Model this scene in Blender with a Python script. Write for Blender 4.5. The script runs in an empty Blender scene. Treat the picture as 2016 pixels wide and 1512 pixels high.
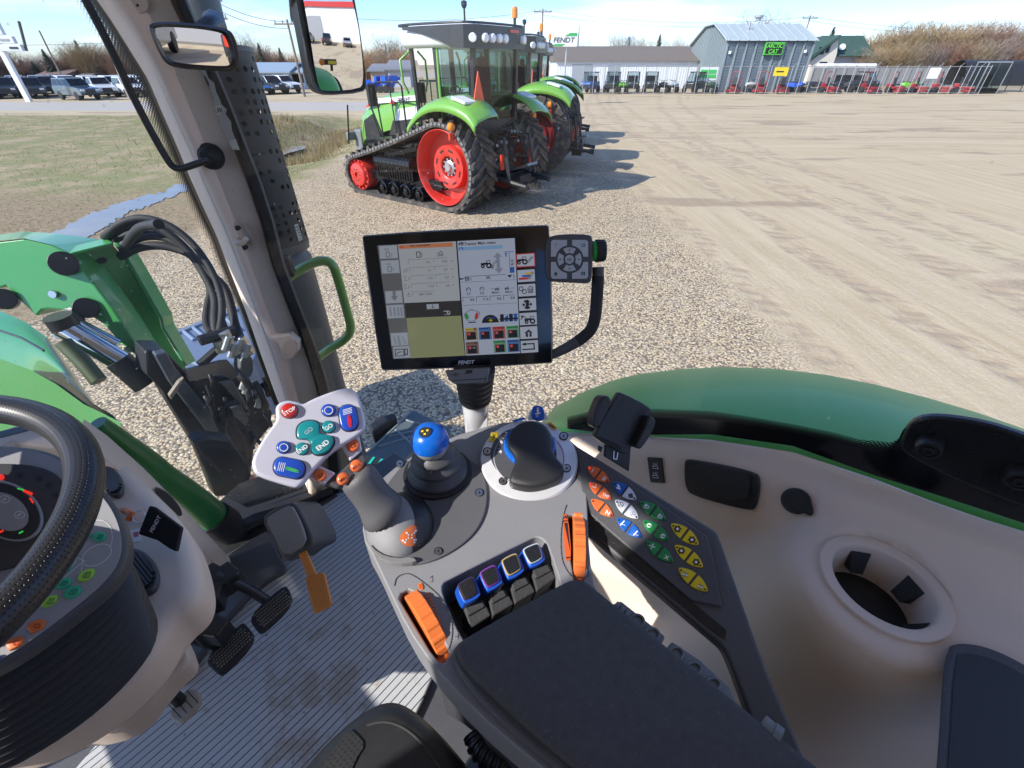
import bpy,bmesh,math,random
from mathutils import Vector,Matrix
sc=bpy.context.scene
COL=sc.collection
PI=math.pi
H=2.75
TH=math.radians(36);CT,ST=math.cos(TH),math.sin(TH)
FPX=870.0
YAW=math.radians(50)
F=Vector((-math.sin(YAW),math.cos(YAW),0));R=Vector((math.cos(YAW),math.sin(YAW),0));U=Vector((0,0,1))
EYE=Vector((0,0,H))
CAMB=Vector((0,-CT,ST))
def V(*a):return Vector(a)
def T(r,f,z):return EYE+R*r+F*f+U*z
def ray(x,y):
 u=(x-1008)/FPX;v=-(y-756)/FPX
 return Vector((u,CT+ST*v,-ST+CT*v))
class Plane:
 def __init__(s,o,n):
  s.o=Vector(o);s.n=Vector(n).normalized()
  if(EYE-s.o).dot(s.n)<0:s.n=-s.n
 def __call__(s,x,y):
  d=ray(x,y);return EYE+d*((s.o-EYE).dot(s.n)/d.dot(s.n))
 def off(s,d):
  q=Plane(s.o+s.n*d,s.n);q.n=s.n;return q
def PZ(z):return Plane(EYE+U*z,U)
def PR(r):return Plane(EYE+R*r,R)
def PF(f):return Plane(EYE+F*f,F)
def PY(y):return Plane((0,y,0),(0,1,0))
def dep(x,y,d):return EYE+ray(x,y)*d
GP=Plane((0,0,0),(0,0,1))
def zm(ox,oy,k):return lambda x,y:(ox+x/k,oy+y/k)
ZA=zm(0,0,2.88);ZB=zm(560,0,2.88);ZC=zm(1050,0,2.087);ZD=zm(0,400,2.88);ZE=zm(680,420,3.6)
Z1=zm(0,750,1.984);Z2=zm(350,850,2.2836);Z3=zm(480,740,3.009);Z4=zm(690,1000,3.665)
Z5=zm(1080,740,2.7);Z6=zm(1400,700,1.862);Z7=zm(880,1100,2.8);Z0=lambda x,y:(x,y)
Z8=zm(280,560,3.6)
def on(pl,z,pts):return[pl(*z(*p)) for p in pts]
class Fr:
 def __init__(s,o=(0,0,0),x=(1,0,0),y=(0,1,0),z=(0,0,1)):
  s.o=Vector(o);s.x=Vector(x);s.y=Vector(y);s.z=Vector(z)
 def __call__(s,a,b,c=0):return s.o+s.x*a+s.y*b+s.z*c
def frame_n(o,n,xh=(1,0,0)):
 n=Vector(n).normalized();x=Vector(xh);x=(x-n*x.dot(n)).normalized()
 return Fr(o,x,n.cross(x),n)
W=Fr()
def smooth_poly(pts,n=3,closed=True):
 """Chaikin corner cutting"""
 for _ in range(n):
  q=[];m=len(pts)
  rng=range(m) if closed else range(m-1)
  if not closed:q.append(pts[0])
  for i in rng:
   a,b=pts[i],pts[(i+1)%m]
   q.append(tuple(a[k]*.75+b[k]*.25 for k in range(len(a))));q.append(tuple(a[k]*.25+b[k]*.75 for k in range(len(a))))
  if not closed:q.append(pts[-1])
  pts=q
 return pts
def rrect(cx,cy,w,h,r,n=5):
 out=[]
 for sx,sy,a0 in((1,1,0),(-1,1,90),(-1,-1,180),(1,-1,270)):
  for i in range(n+1):
   a=math.radians(a0+90*i/n)
   out.append((cx+sx*(w/2-r)+r*math.cos(a),cy+sy*(h/2-r)+r*math.sin(a)))
 return out
def ell(cx,cy,rx,ry=None,n=28,rot=0):
 ry=rx if ry is None else ry;c,s=math.cos(rot),math.sin(rot)
 return[(cx+rx*math.cos(2*PI*i/n)*c-ry*math.sin(2*PI*i/n)*s,cy+rx*math.cos(2*PI*i/n)*s+ry*math.sin(2*PI*i/n)*c) for i in range(n)]
_txt={}
def text_geo(s):
 if s not in _txt:
  cu=bpy.data.curves.new('t','FONT');cu.body=s;cu.resolution_u=3;cu.offset=.022
  o=bpy.data.objects.new('t',cu);COL.objects.link(o)
  dg=bpy.context.evaluated_depsgraph_get();dg.update()
  me=bpy.data.meshes.new_from_object(o.evaluated_get(dg))
  vs=[(v.co.x,v.co.y) for v in me.vertices];fs=[tuple(p.vertices) for p in me.polygons]
  bpy.data.objects.remove(o);bpy.data.curves.remove(cu);bpy.data.meshes.remove(me)
  x0=min(v[0] for v in vs);x1=max(v[0] for v in vs);y0=min(v[1] for v in vs);y1=max(v[1] for v in vs)
  _txt[s]=([((x-x0)/(x1-x0)-.5,(y-y0)/(y1-y0)-.5) for x,y in vs],fs,(x1-x0)/(y1-y0))
 return _txt[s]
class MB:
 def __init__(s,mat=None):
  s.v=[];s.f=[];s.mi=[];s.mats=[];s.cur=0
  if mat:s.use(mat)
 def use(s,m):
  if m not in s.mats:s.mats.append(m)
  s.cur=s.mats.index(m);return s
 def face(s,pts):
  n=len(s.v);s.v+=[Vector(p) for p in pts];s.f.append(tuple(range(n,n+len(pts))));s.mi.append(s.cur)
 def raw(s,vs,fs):
  n=len(s.v);s.v+=[Vector(p) for p in vs]
  for f in fs:s.f.append(tuple(n+i for i in f));s.mi.append(s.cur)
 def box(s,fr,c,d,taper=1):
  a,b,e=d[0]/2,d[1]/2,d[2]/2;vs=[]
  for z in(-1,1):
   k=taper if z>0 else 1
   for x,y in((-1,-1),(1,-1),(1,1),(-1,1)):vs.append(fr(c[0]+x*a*k,c[1]+y*b*k,c[2]+z*e))
  s.raw(vs,[(3,2,1,0),(4,5,6,7),(0,1,5,4),(1,2,6,5),(2,3,7,6),(3,0,4,7)])
 def prism(s,pts,vec,cap0=True):
  vec=Vector(vec);n=len(pts);a=[Vector(p) for p in pts];b=[p+vec for p in a]
  nrm=Vector((0,0,0))
  for i in range(n):nrm+=(a[i]-a[0]).cross(a[(i+1)%n]-a[0])
  if nrm.dot(vec)>0:a.reverse();b.reverse()
  fs=[tuple(range(n))] if cap0 else[]
  fs+=[tuple(range(2*n-1,n-1,-1))]+[((i+1)%n,i,n+i,n+(i+1)%n) for i in range(n)]
  s.raw(a+b,fs)
 def loft(s,loops,closed=True,cap=True):
  n=len(loops[0]);vs=[p for l in loops for p in l];fs=[]
  for k in range(len(loops)-1):
   for i in range(n if closed else n-1):
    j=(i+1)%n;fs.append((k*n+i,k*n+j,(k+1)*n+j,(k+1)*n+i))
  if cap and closed:fs+=[tuple(range(n-1,-1,-1)),tuple(range((len(loops)-1)*n,len(loops)*n))]
  s.raw(vs,fs)
 def tube(s,path,r,n=10,cap=True,closed=False):
  path=[Vector(p) for p in path];m=len(path);loops=[];up=None
  for i,p in enumerate(path):
   if closed:t=path[(i+1)%m]-path[i-1]
   else:t=path[min(i+1,m-1)]-path[max(i-1,0)]
   t.normalize()
   if up is None:up=t.orthogonal().normalized()
   up=(up-t*up.dot(t)).normalized();w=t.cross(up)
   rr=r[min(i,len(r)-1)] if isinstance(r,(list,tuple)) else r
   loops.append([p+(up*math.cos(2*PI*k/n)+w*math.sin(2*PI*k/n))*rr for k in range(n)])
  if closed:loops.append(loops[0])
  s.loft(loops,True,cap and not closed)
 def lathe(s,fr,prof,n=24,a0=0,a1=2*PI,cap=True):
  full=abs(a1-a0-2*PI)<1e-6;m=n if full else n+1
  loops=[[fr(r*math.cos(a0+(a1-a0)*k/n),r*math.sin(a0+(a1-a0)*k/n),h) for k in range(m)] for r,h in prof]
  s.loft(loops,full,full and cap)
 def cyl(s,fr,r,h0,h1,n=20,r2=None):s.lathe(fr,[(r,h0),(r if r2 is None else r2,h1)],n)
 def bar(s,a,b,r,n=6):s.tube([a,b],r,n)
 def grid(s,rows):s.loft(rows,False,False)
 def text(s,st,o,x,y,w=None,h=None,slant=0):
  vs,fs,asp=text_geo(st);x=Vector(x).normalized();y=Vector(y).normalized()
  if h is None:h=w/asp
  if w is None:w=h*asp
  s.raw([Vector(o)+x*(a*w+b*h*slant)+y*(b*h) for a,b in vs],fs)
 def ptext(s,pl,z,st,c,right,hpx,slant=0,e=.0006):
  """text on a plane: centre and a right-hand point in photo coordinates, height in photo pixels of that zoom"""
  q=pl.off(e);o=q(*z(*c));xr=(q(*z(*right))-o);x=xr.normalized();y=pl.n.cross(x)
  per=(q(*z(c[0],c[1]+1))-o).length;s.text(st,o,x,y,w=None,h=hpx*per,slant=slant)
 def ppoly(s,pl,z,pts,e=.0004):s.face(_ccw([pl.off(e)(*z(*p)) for p in pts],pl.n))
 def pprism(s,pl,z,pts,h,e=0):
  if h>0:s.prism([pl.off(e+h)(*z(*p)) for p in pts],pl.n*-h)
  else:s.prism([pl.off(e)(*z(*p)) for p in pts],pl.n*h)
 def ppill(s,pl,z,pts,h,e=0,inset=.25):
  """raised key with a rounded shoulder"""
  a=_ccw([pl.off(e)(*z(*p)) for p in pts],pl.n);c=sum(a,Vector())/len(a);n=pl.n
  def ins(d,hh):return[p+(c-p).normalized()*d+n*hh for p in a]
  s.loft([a,ins(0,h*.55),ins(h*.18,h*.85),ins(h*.5,h)],True,False);k=len(s.v)
  s.f.append(tuple(range(k-len(a),k)));s.mi.append(s.cur)
 def pline(s,pl,z,pts,w,e=.0006,closed=False):
  """flat stroke, width in that zoom's pixels"""
  m=len(pts)
  for i in range(m if closed else m-1):
   a,b=pts[i],pts[(i+1)%m];dx,dy=b[0]-a[0],b[1]-a[1];l=math.hypot(dx,dy) or 1
   nx,ny=-dy/l*w/2,dx/l*w/2;ex,ey=dx/l*w/2,dy/l*w/2
   s.ppoly(pl,z,[(a[0]+nx-ex,a[1]+ny-ey),(b[0]+nx+ex,b[1]+ny+ey),(b[0]-nx+ex,b[1]-ny+ey),(a[0]-nx-ex,a[1]-ny-ey)],e)
 def build(s,name,mat=None,parent=None,smooth=None,bevel=0,seg=2,sub=0,weld=False,loc=None):
  if mat:s.mats=[mat] if not s.mats else s.mats
  base=Vector((0,0,0));pr=parent
  while pr is not None:base+=pr.location;pr=pr.parent
  if loc is not None:base=Vector(loc)
  me=bpy.data.meshes.new(name);me.from_pydata([p-base for p in s.v],[],s.f)
  for m in s.mats:me.materials.append(m)
  if len(s.mats)>1:me.polygons.foreach_set('material_index',s.mi)
  if weld:
   bm=bmesh.new();bm.from_mesh(me);bmesh.ops.remove_doubles(bm,verts=bm.verts,dist=1e-5);bm.to_mesh(me);bm.free()
  if smooth:
   me.shade_smooth()
   if not bevel:me.set_sharp_from_angle(angle=math.radians(smooth))
  me.update()
  o=bpy.data.objects.new(name,me);COL.objects.link(o)
  if parent:o.parent=parent
  elif loc is not None:o.location=base
  if sub:
   md=o.modifiers.new('sub','SUBSURF');md.levels=sub;md.render_levels=sub
  if bevel:
   md=o.modifiers.new('bev','BEVEL');md.width=bevel;md.segments=seg;md.limit_method='ANGLE';md.angle_limit=math.radians(35);md.harden_normals=bool(smooth)
  return o
def _ccw(p,n):
 nr=Vector((0,0,0))
 for i in range(len(p)):nr+=(p[i]-p[0]).cross(p[(i+1)%len(p)]-p[0])
 return p if nr.dot(n)>0 else p[::-1]
def carve(o,cutters):
 """boolean difference, applied; the cutters do not stay in the scene"""
 bev=[(m.width,m.segments,m.harden_normals) for m in o.modifiers if m.type=='BEVEL']
 o.modifiers.clear()
 for c in cutters:
  md=o.modifiers.new('b','BOOLEAN');md.operation='DIFFERENCE';md.object=c;md.solver='EXACT'
 dg=bpy.context.evaluated_depsgraph_get();dg.update()
 me=bpy.data.meshes.new_from_object(o.evaluated_get(dg));o.modifiers.clear();o.data=me
 for c in cutters:bpy.data.objects.remove(c)
 for w,sg,hn in bev:
  md=o.modifiers.new('bev','BEVEL');md.width=w;md.segments=sg;md.limit_method='ANGLE';md.angle_limit=math.radians(35);md.harden_normals=hn
def thing(name,label,cat,loc=(0,0,0),group=None,rz=0):
 o=bpy.data.objects.new(name,None);o.empty_display_size=.1;COL.objects.link(o);o.location=Vector(loc);o.rotation_euler=(0,0,rz)
 return tag(o,label,cat,group)
def tag(o,label,cat,group=None):
 o['label']=label;o['category']=cat
 if group:o['group']=group
 return o
def struct(o,kind='structure'):o['kind']=kind;return o
def dup(root,loc,rz=0,label=None,group=None,sc_=None):
 r=root.copy();COL.objects.link(r);r.location=Vector(loc);r.rotation_euler=(0,0,rz)
 if label:r['label']=label
 if group:r['group']=group
 if sc_:r.scale=(sc_,sc_,sc_) if not isinstance(sc_,tuple) else sc_
 for ch in list(root.children):
  c=ch.copy();COL.objects.link(c);c.parent=r
  for g in list(ch.children):
   d=g.copy();COL.objects.link(d);d.parent=c
 return r
def new_mat(name):
 m=bpy.data.materials.new(name);m.use_nodes=True;nt=m.node_tree
 return m,nt,nt.nodes,nt.links,nt.nodes['Principled BSDF']
_M={}
def M(name,col=None,rough=.5,metal=0,var=.12,vs=30,bump=0,bs=200,coat=0,emit=0,spec=None,dirt=0,speck=0):
 """plain procedural material: colour broken up by noise, fine bump grain"""
 if name in _M:return _M[name]
 m,nt,N,L,p=new_mat(name);c=(*col,1) if len(col)==3 else col
 tc=N.new('ShaderNodeTexCoord')
 p.inputs['Roughness'].default_value=rough;p.inputs['Metallic'].default_value=metal;p.inputs['Coat Weight'].default_value=coat
 if spec is not None:p.inputs['Specular IOR Level'].default_value=spec
 if var:
  n=N.new('ShaderNodeTexNoise');n.inputs['Scale'].default_value=vs;n.inputs['Detail'].default_value=6;L.new(tc.outputs['Object'],n.inputs['Vector'])
  mx=N.new('ShaderNodeMix');mx.data_type='RGBA';L.new(n.outputs['Fac'],mx.inputs['Factor'])
  mx.inputs['A'].default_value=tuple(x*(1-var) for x in c[:3])+(1,);mx.inputs['B'].default_value=tuple(min(1,x*(1+var)) for x in c[:3])+(1,)
  src=mx.outputs['Result']
  for amt,sc_,a,b,dc in((dirt,5,.48,.68,(.30,.235,.16,1)),(speck,420,.66,.71,(.42,.41,.39,1))):
   if not amt:continue
   n3=N.new('ShaderNodeTexNoise');n3 .inputs['Scale'].default_value=sc_;n3 .inputs['Detail'].default_value=7 if amt is dirt else 2;n3 .inputs['Roughness'].default_value=.65;L.new(tc.outputs['Object'],n3 .inputs['Vector'])
   m3=N.new('ShaderNodeMapRange');L.new(n3 .outputs['Fac'],m3 .inputs['Value']);m3 .inputs['From Min'].default_value=a;m3 .inputs['From Max'].default_value=b;m3 .inputs['To Max'].default_value=amt
   x3=N.new('ShaderNodeMix');x3 .data_type='RGBA';L.new(m3 .outputs[0],x3 .inputs['Factor']);L.new(src,x3 .inputs['A']);x3 .inputs['B'].default_value=dc;src=x3 .outputs['Result']
  L.new(src,p.inputs['Base Color'])
  mr=N.new('ShaderNodeMapRange');L.new(n.outputs['Fac'],mr.inputs['Value']);mr.inputs['To Min'].default_value=max(.03,rough-.08);mr.inputs['To Max'].default_value=min(1,rough+.08)
  L.new(mr.outputs['Result'],p.inputs['Roughness'])
 else:p.inputs['Base Color'].default_value=c
 if bump:
  b=N.new('ShaderNodeBump');b.inputs['Strength'].default_value=bump;b.inputs['Distance'].default_value=.002
  n2=N.new('ShaderNodeTexNoise');n2 .inputs['Scale'].default_value=bs;n2 .inputs['Detail'].default_value=3;L.new(tc.outputs['Object'],n2 .inputs['Vector'])
  L.new(n2 .outputs['Fac'],b.inputs['Height']);L.new(b.outputs['Normal'],p.inputs['Normal'])
 if emit:
  p.inputs['Emission Color'].default_value=c;p.inputs['Emission Strength'].default_value=emit
 _M[name]=m;return m
def lin(h):
 h=h.lstrip('#');return tuple(((int(h[i:i+2],16)/255+.055)/1.055)**2.4 if int(h[i:i+2],16)>10 else int(h[i:i+2],16)/255/12.92 for i in(0,2,4))
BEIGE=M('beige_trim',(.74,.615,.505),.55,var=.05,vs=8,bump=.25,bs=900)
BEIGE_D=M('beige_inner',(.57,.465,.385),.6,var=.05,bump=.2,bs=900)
GREY=M('console_grey',(.225,.225,.233),.5,speck=.2,var=.07,vs=12,bump=.3,bs=1400)
GREY_D=M('dark_grey_plastic',(.07,.071,.077),.45,speck=.25,var=.08,bump=.25,bs=1400)
GREY_DISC=M('disc_grey',(.10,.10,.106),.5,var=.07,bump=.25,bs=1400)
GREY_L=M('light_grey_plastic',(.33,.33,.335),.5,var=.05,bump=.2,bs=1200)
SILVER=M('silver_paint',(.70,.705,.73),.32,metal=.35,var=.03,vs=60)
SILVER_P=M('pale_silver_paint',(.58,.58,.66),.3,metal=.15,var=.03,vs=60,coat=.3)
BLACK=M('black_plastic',(.014,.014,.015),.42,speck=.2,var=.15)
BLACKG=M('black_gloss',(.006,.006,.007),.12,var=0)
RUBBER=M('black_rubber',(.018,.018,.019),.7,var=.2,bump=.2,bs=300)
BELLOWS=M('bellows_rubber',(.028,.028,.031),.55,var=.12)
PADM=M('pad_foam',(.075,.073,.075),.9,speck=.15,var=.3,vs=160,bump=.35,bs=1500)
LEATH=M('black_leather',(.014,.015,.017),.42,var=.15,vs=80,bump=.2,bs=1400)
ORANGE=M('orange_plastic',(.72,.17,.035),.45,var=.06)
ORANGE_P=M('faded_orange_plastic',(.66,.25,.06),.5,var=.1,vs=40)
BLUE=M('blue_plastic',(.012,.09,.48),.3,var=.05)
BLUE_B=M('bright_blue_plastic',(.005,.12,.55),.25,var=.04)
TEAL=M('teal_key',(.01,.24,.26),.25,var=.05,coat=.3)
REDK=M('red_key',(.50,.025,.025),.28,var=.05,coat=.3)
BLUEK=M('blue_key',(.015,.07,.42),.25,var=.05,coat=.3)
WHITE=M('white_print',(.8,.8,.8),.5,var=.02)
INK=M('dark_print',(.02,.02,.022),.5,var=0)
STEEL=M('zinc_steel',(.55,.55,.53),.3,metal=1,var=.1)
CHROME=M('chrome_rod',(.6,.62,.65),.12,metal=1,var=.05)
GREENP=M('green_paint',(.065,.34,.085),.32,dirt=.08,var=.06,vs=4,coat=.5)
GREENF=M('fender_green',(.13,.47,.08),.42,dirt=.06,var=.06,vs=3,coat=.05,spec=.3)
GREENL=M('light_green_paint',(.15,.36,.055),.3,dirt=.07,var=.05,vs=3,coat=.5)
REDP=M('red_rim_paint',(.55,.03,.02),.4,dirt=.16,var=.1,vs=5,coat=.3)
TYRE=M('tyre_rubber',(.045,.042,.039),.8,dirt=.45,var=.35,vs=9,bump=.4,bs=60)
DARKM=M('dark_metal',(.024,.025,.027),.5,dirt=.1,metal=.3,var=.3,vs=14,bump=.3,bs=80)
DGREEN=M('dark_green_guard',(.05,.056,.056),.45,var=.2,vs=10,bump=.2,bs=100)
YELLOW=M('yellow_print',(.75,.56,.03),.45,var=.04)
MIRR=M('mirror_glass',(.93,.94,.94),.01,metal=1,var=0)
AMBER=M('amber_lens',(.75,.22,.02),.25,var=.1)
REDL=M('red_lens',(.62,.05,.02),.3,var=.1)
LAMPW=M('lamp_lens',(.75,.76,.77),.15,var=.05)
GALV=M('galvanised_steel',(.42,.43,.44),.45,metal=.6,var=.12)
def glass_mat(name,tint,dust,refl=1.0,dscale=90):
 m,nt,N,L,p=new_mat(name);N.remove(p);out=N['Material Output']
 tr=N.new('ShaderNodeBsdfTransparent');tr.inputs['Color'].default_value=(*tint,1)
 gl=N.new('ShaderNodeBsdfGlossy');gl.inputs['Roughness'].default_value=.02
 fr=N.new('ShaderNodeFresnel');fr.inputs['IOR'].default_value=1.42
 mu=N.new('ShaderNodeMath');mu.operation='MULTIPLY';mu.inputs[1].default_value=refl;L.new(fr.outputs['Fac'],mu.inputs[0])
 mx=N.new('ShaderNodeMixShader');L.new(mu.outputs[0],mx.inputs[0]);L.new(tr.outputs[0],mx.inputs[1]);L.new(gl.outputs[0],mx.inputs[2])
 df=N.new('ShaderNodeBsdfTranslucent');df.inputs['Color'].default_value=(.75,.73,.68,1)
 tc=N.new('ShaderNodeTexCoord');vo=N.new('ShaderNodeTexVoronoi');vo.inputs['Scale'].default_value=dscale;L.new(tc.outputs['Object'],vo.inputs['Vector'])
 mr=N.new('ShaderNodeMapRange');mr.inputs['From Min'].default_value=.08;mr.inputs['From Max'].default_value=.2;mr.inputs['To Min'].default_value=1;mr.inputs['To Max'].default_value=0
 L.new(vo.outputs['Distance'],mr.inputs['Value'])
 sp=N.new('ShaderNodeSeparateColor');L.new(vo.outputs['Color'],sp.inputs[0])
 gt=N.new('ShaderNodeMath');gt.operation='GREATER_THAN';gt.inputs[1].default_value=1-dust;L.new(sp.outputs[0],gt.inputs[0])
 m2=N.new('ShaderNodeMath');m2 .operation='MULTIPLY';L.new(mr.outputs[0],m2 .inputs[0]);L.new(gt.outputs[0],m2 .inputs[1])
 m3=N.new('ShaderNodeMath');m3 .operation='MULTIPLY';m3 .inputs[1].default_value=.4;L.new(m2 .outputs[0],m3 .inputs[0])
 m4=N.new('ShaderNodeMath');m4 .operation='ADD';m4 .inputs[1].default_value=dust*.08;L.new(m3 .outputs[0],m4 .inputs[0])
 mx2=N.new('ShaderNodeMixShader');L.new(m4 .outputs[0],mx2 .inputs[0]);L.new(mx.outputs[0],mx2 .inputs[1]);L.new(df.outputs[0],mx2 .inputs[2])
 L.new(mx2 .outputs[0],out.inputs['Surface']);_M[name]=m;return m
GLASS=glass_mat('cab_glass',(.95,.965,.96),.05,.8)
GLASSW=glass_mat('windscreen_glass',(.93,.955,.945),.4,.9,75)
GLASST=glass_mat('tinted_glass',(.44,.58,.60),.05,1.0,20)
def screen_mat(name,col,e=.55):
 e*=.43
 if name in _M:return _M[name]
 m,nt,N,L,p=new_mat(name);p.inputs['Base Color'].default_value=(.01,.01,.01,1);p.inputs['Roughness'].default_value=.18
 p.inputs['Emission Color'].default_value=(*col,1);p.inputs['Emission Strength'].default_value=e;_M[name]=m;return m
cd=bpy.data.cameras.new('camera');cam=bpy.data.objects.new('camera',cd);COL.objects.link(cam)
cam.location=EYE;cam.rotation_euler=(math.radians(90-36),0,0)
cd.sensor_width=36;cd.lens=36*FPX/2016;cd.clip_start=.02;cd.clip_end=2000
sc.camera=cam
SUN_EL=math.radians(37);SUN_D=Vector((.862*math.cos(SUN_EL),.507*math.cos(SUN_EL),-math.sin(SUN_EL)))
sd=bpy.data.lights.new('sun','SUN');sd.energy=3.4;sd.angle=math.radians(.55);sd.color=(1,.955,.89)
so=bpy.data.objects.new('sun',sd);COL.objects.link(so);so.rotation_euler=SUN_D.to_track_quat('-Z','Y').to_euler();so.location=(-30,-20,40)
w=bpy.data.worlds.new('World');sc.world=w;w.use_nodes=True;nt=w.node_tree;N=nt.nodes;L=nt.links
bg=N['Background'];bg.inputs['Strength'].default_value=.14
sky=N.new('ShaderNodeTexSky');sky.sky_type='NISHITA';sky.sun_disc=False;sky.sun_elevation=SUN_EL;sky.sun_rotation=math.atan2(-.862,-.507);sky.altitude=500;sky.air_density=1.0;sky.dust_density=.6;sky.ozone_density=1.6
tc=N.new('ShaderNodeTexCoord');sx=N.new('ShaderNodeSeparateXYZ');L.new(tc.outputs['Generated'],sx.inputs[0])
ad=N.new('ShaderNodeMath');ad.operation='ADD';ad.inputs[1].default_value=.12;L.new(sx.outputs['Z'],ad.inputs[0])
mxm=N.new('ShaderNodeMath');mxm.operation='MAXIMUM';mxm.inputs[1].default_value=.05;L.new(ad.outputs[0],mxm.inputs[0])
cm=N.new('ShaderNodeCombineXYZ')
for i,ax in enumerate('XY'):
 dv=N.new('ShaderNodeMath');dv.operation='DIVIDE';L.new(sx.outputs[ax],dv.inputs[0]);L.new(mxm.outputs[0],dv.inputs[1]);L.new(dv.outputs[0],cm.inputs[i])
mp=N.new('ShaderNodeMapping');mp.inputs['Scale'].default_value=(.55,.8,1);mp.inputs['Location'].default_value=(3.2,.4,0);L.new(cm.outputs[0],mp.inputs['Vector'])
no=N.new('ShaderNodeTexNoise');no.inputs['Scale'].default_value=.9;no.inputs['Detail'].default_value=9;no.inputs['Roughness'].default_value=.55;L.new(mp.outputs[0],no.inputs['Vector'])
rp=N.new('ShaderNodeMapRange');rp.interpolation_type='SMOOTHSTEP';rp.inputs['From Min'].default_value=.47;rp.inputs['From Max'].default_value=.72;rp.inputs['To Max'].default_value=.5;L.new(no.outputs['Fac'],rp.inputs['Value'])
mx=N.new('ShaderNodeMix');mx.data_type='RGBA';L.new(rp.outputs[0],mx.inputs['Factor']);hs=N.new('ShaderNodeHueSaturation');hs.inputs['Saturation'].default_value=1.1;tn=N.new('ShaderNodeMix');tn.data_type='RGBA';tn.blend_type='MULTIPLY';tn.inputs['Factor'].default_value=1;tn.inputs['B'].default_value=(.60,.69,.92,1);L.new(sky.outputs[0],tn.inputs['A']);L.new(tn.outputs['Result'],hs.inputs['Color']);L.new(hs.outputs[0],mx.inputs['A']);mx.inputs['B'].default_value=(6.6,6.9,7.6,1)
L.new(mx.outputs['Result'],bg.inputs['Color'])
vs_=sc.view_settings;vs_.view_transform='Standard';vs_.look='None';vs_.exposure=1.05;vs_.gamma=1;vs_.use_curve_mapping=False
sc.cycles.max_bounces=10;sc.cycles.transparent_max_bounces=16;sc.cycles.diffuse_bounces=5;sc.cycles.caustics_reflective=False;sc.cycles.caustics_refractive=False
def ground_material():
 m,nt,N,L,p=new_mat('yard_ground')
 def nd(t,**k):
  n=N.new(t)
  for a,b in k.items():
   if a.startswith('_'):setattr(n,a[1:],b)
   elif isinstance(b,bpy.types.NodeSocket):L.new(b,n.inputs[a.replace('__',' ')])
   else:n.inputs[a.replace('__',' ')].default_value=b
  return n
 def mth(op,a,b=0.0):
  n=N.new('ShaderNodeMath');n.operation=op
  for i,x in enumerate((a,b)):
   if isinstance(x,bpy.types.NodeSocket):L.new(x,n.inputs[i])
   else:n.inputs[i].default_value=x
  return n.outputs[0]
 def ss(v,a,b):
  n=N.new('ShaderNodeMapRange');n.interpolation_type='SMOOTHSTEP';L.new(v,n.inputs['Value']);n.inputs['From Min'].default_value=a;n.inputs['From Max'].default_value=b;return n.outputs[0]
 def mix(f,a,b):
  n=N.new('ShaderNodeMix');n.data_type='RGBA'
  for k,x in(('Factor',f),('A',a),('B',b)):
   if isinstance(x,bpy.types.NodeSocket):L.new(x,n.inputs[k])
   elif k=='Factor':n.inputs[k].default_value=x
   else:n.inputs[k].default_value=(*x,1)
  return n.outputs['Result']
 pos=nd('ShaderNodeNewGeometry').outputs['Position']
 s=nd('ShaderNodeSeparateXYZ',Vector=pos);X,Y=s.outputs['X'],s.outputs['Y']
 def noise(scale,det=5,vec=pos,rough=.55):return nd('ShaderNodeTexNoise',Vector=vec,Scale=scale,Detail=det,Roughness=rough).outputs['Fac']
 n1=noise(.45,6);n2=noise(2.2,6);n3=noise(14,5)
 w1=mth('MULTIPLY',mth('SUBTRACT',n1,.5),3.0);w2=mth('MULTIPLY',mth('SUBTRACT',n2,.5),1.6);wob=mth('ADD',w1,w2)
 vo=nd('ShaderNodeTexVoronoi',Vector=pos,Scale=38.0,Randomness=1.0);vs2=nd('ShaderNodeTexVoronoi',Vector=pos,Scale=62.0)
 sc1=nd('ShaderNodeSeparateColor',Color=vo.outputs['Color']);sc2=nd('ShaderNodeSeparateColor',Color=vs2 .outputs['Color'])
 cr=N.new('ShaderNodeValToRGB');L.new(sc1 .outputs[0],cr.inputs[0]);e=cr.color_ramp.elements
 e[0].position=0;e[0].color=(.23,.18,.115,1);e[1].position=1;e[1].color=(.82,.70,.48,1)
 for ps,c in((.2,(.47,.375,.235)),(.38,(.62,.48,.285)),(.52,(.38,.315,.23)),(.7,(.66,.54,.35)),(.86,(.53,.36,.20))):
  el=e.new(ps);el.color=(*c,1)
 peb=mix(ss(vo.outputs['Distance'],.42,.7),cr.outputs[0],(.15,.12,.09))
 fine=mix(sc2 .outputs[1],(.39,.31,.19),(.62,.51,.33))
 grav=mix(ss(n3,.54,.72),peb,fine)
 grav=mix(mth('MULTIPLY',ss(n2,.45,.75),.35),grav,(.50,.42,.31))
 mp1=nd('ShaderNodeMapping',Vector=pos,Scale=(2.6,.16,1),Rotation=(0,0,math.radians(-8)))
 st=noise(1.6,7,mp1 .outputs[0],.62)
 mp2=nd('ShaderNodeMapping',Vector=pos,Scale=(.12,1.5,1),Rotation=(0,0,math.radians(7)))
 st2=noise(1.0,6,mp2 .outputs[0])
 far=ss(Y,12,24);stk=nd('ShaderNodeMix',Factor=far,A=st,B=st2).outputs['Result']
 dirt=mix(ss(stk,.25,.75),(.375,.295,.175),(.49,.40,.265))
 dirt=mix(mth('MULTIPLY',ss(n1,.35,.7),.5),dirt,(.46,.38,.255))
 dirt=mix(mth('MULTIPLY',ss(n3,.5,.75),.35),dirt,(.36,.30,.23))
 mp3=nd('ShaderNodeMapping',Vector=pos,Scale=(.16,.5,1));dp=noise(1.0,3,mp3 .outputs[0])
 dirt=mix(mth('MULTIPLY',ss(dp,.57,.64),.6),dirt,(.24,.175,.12))
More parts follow.
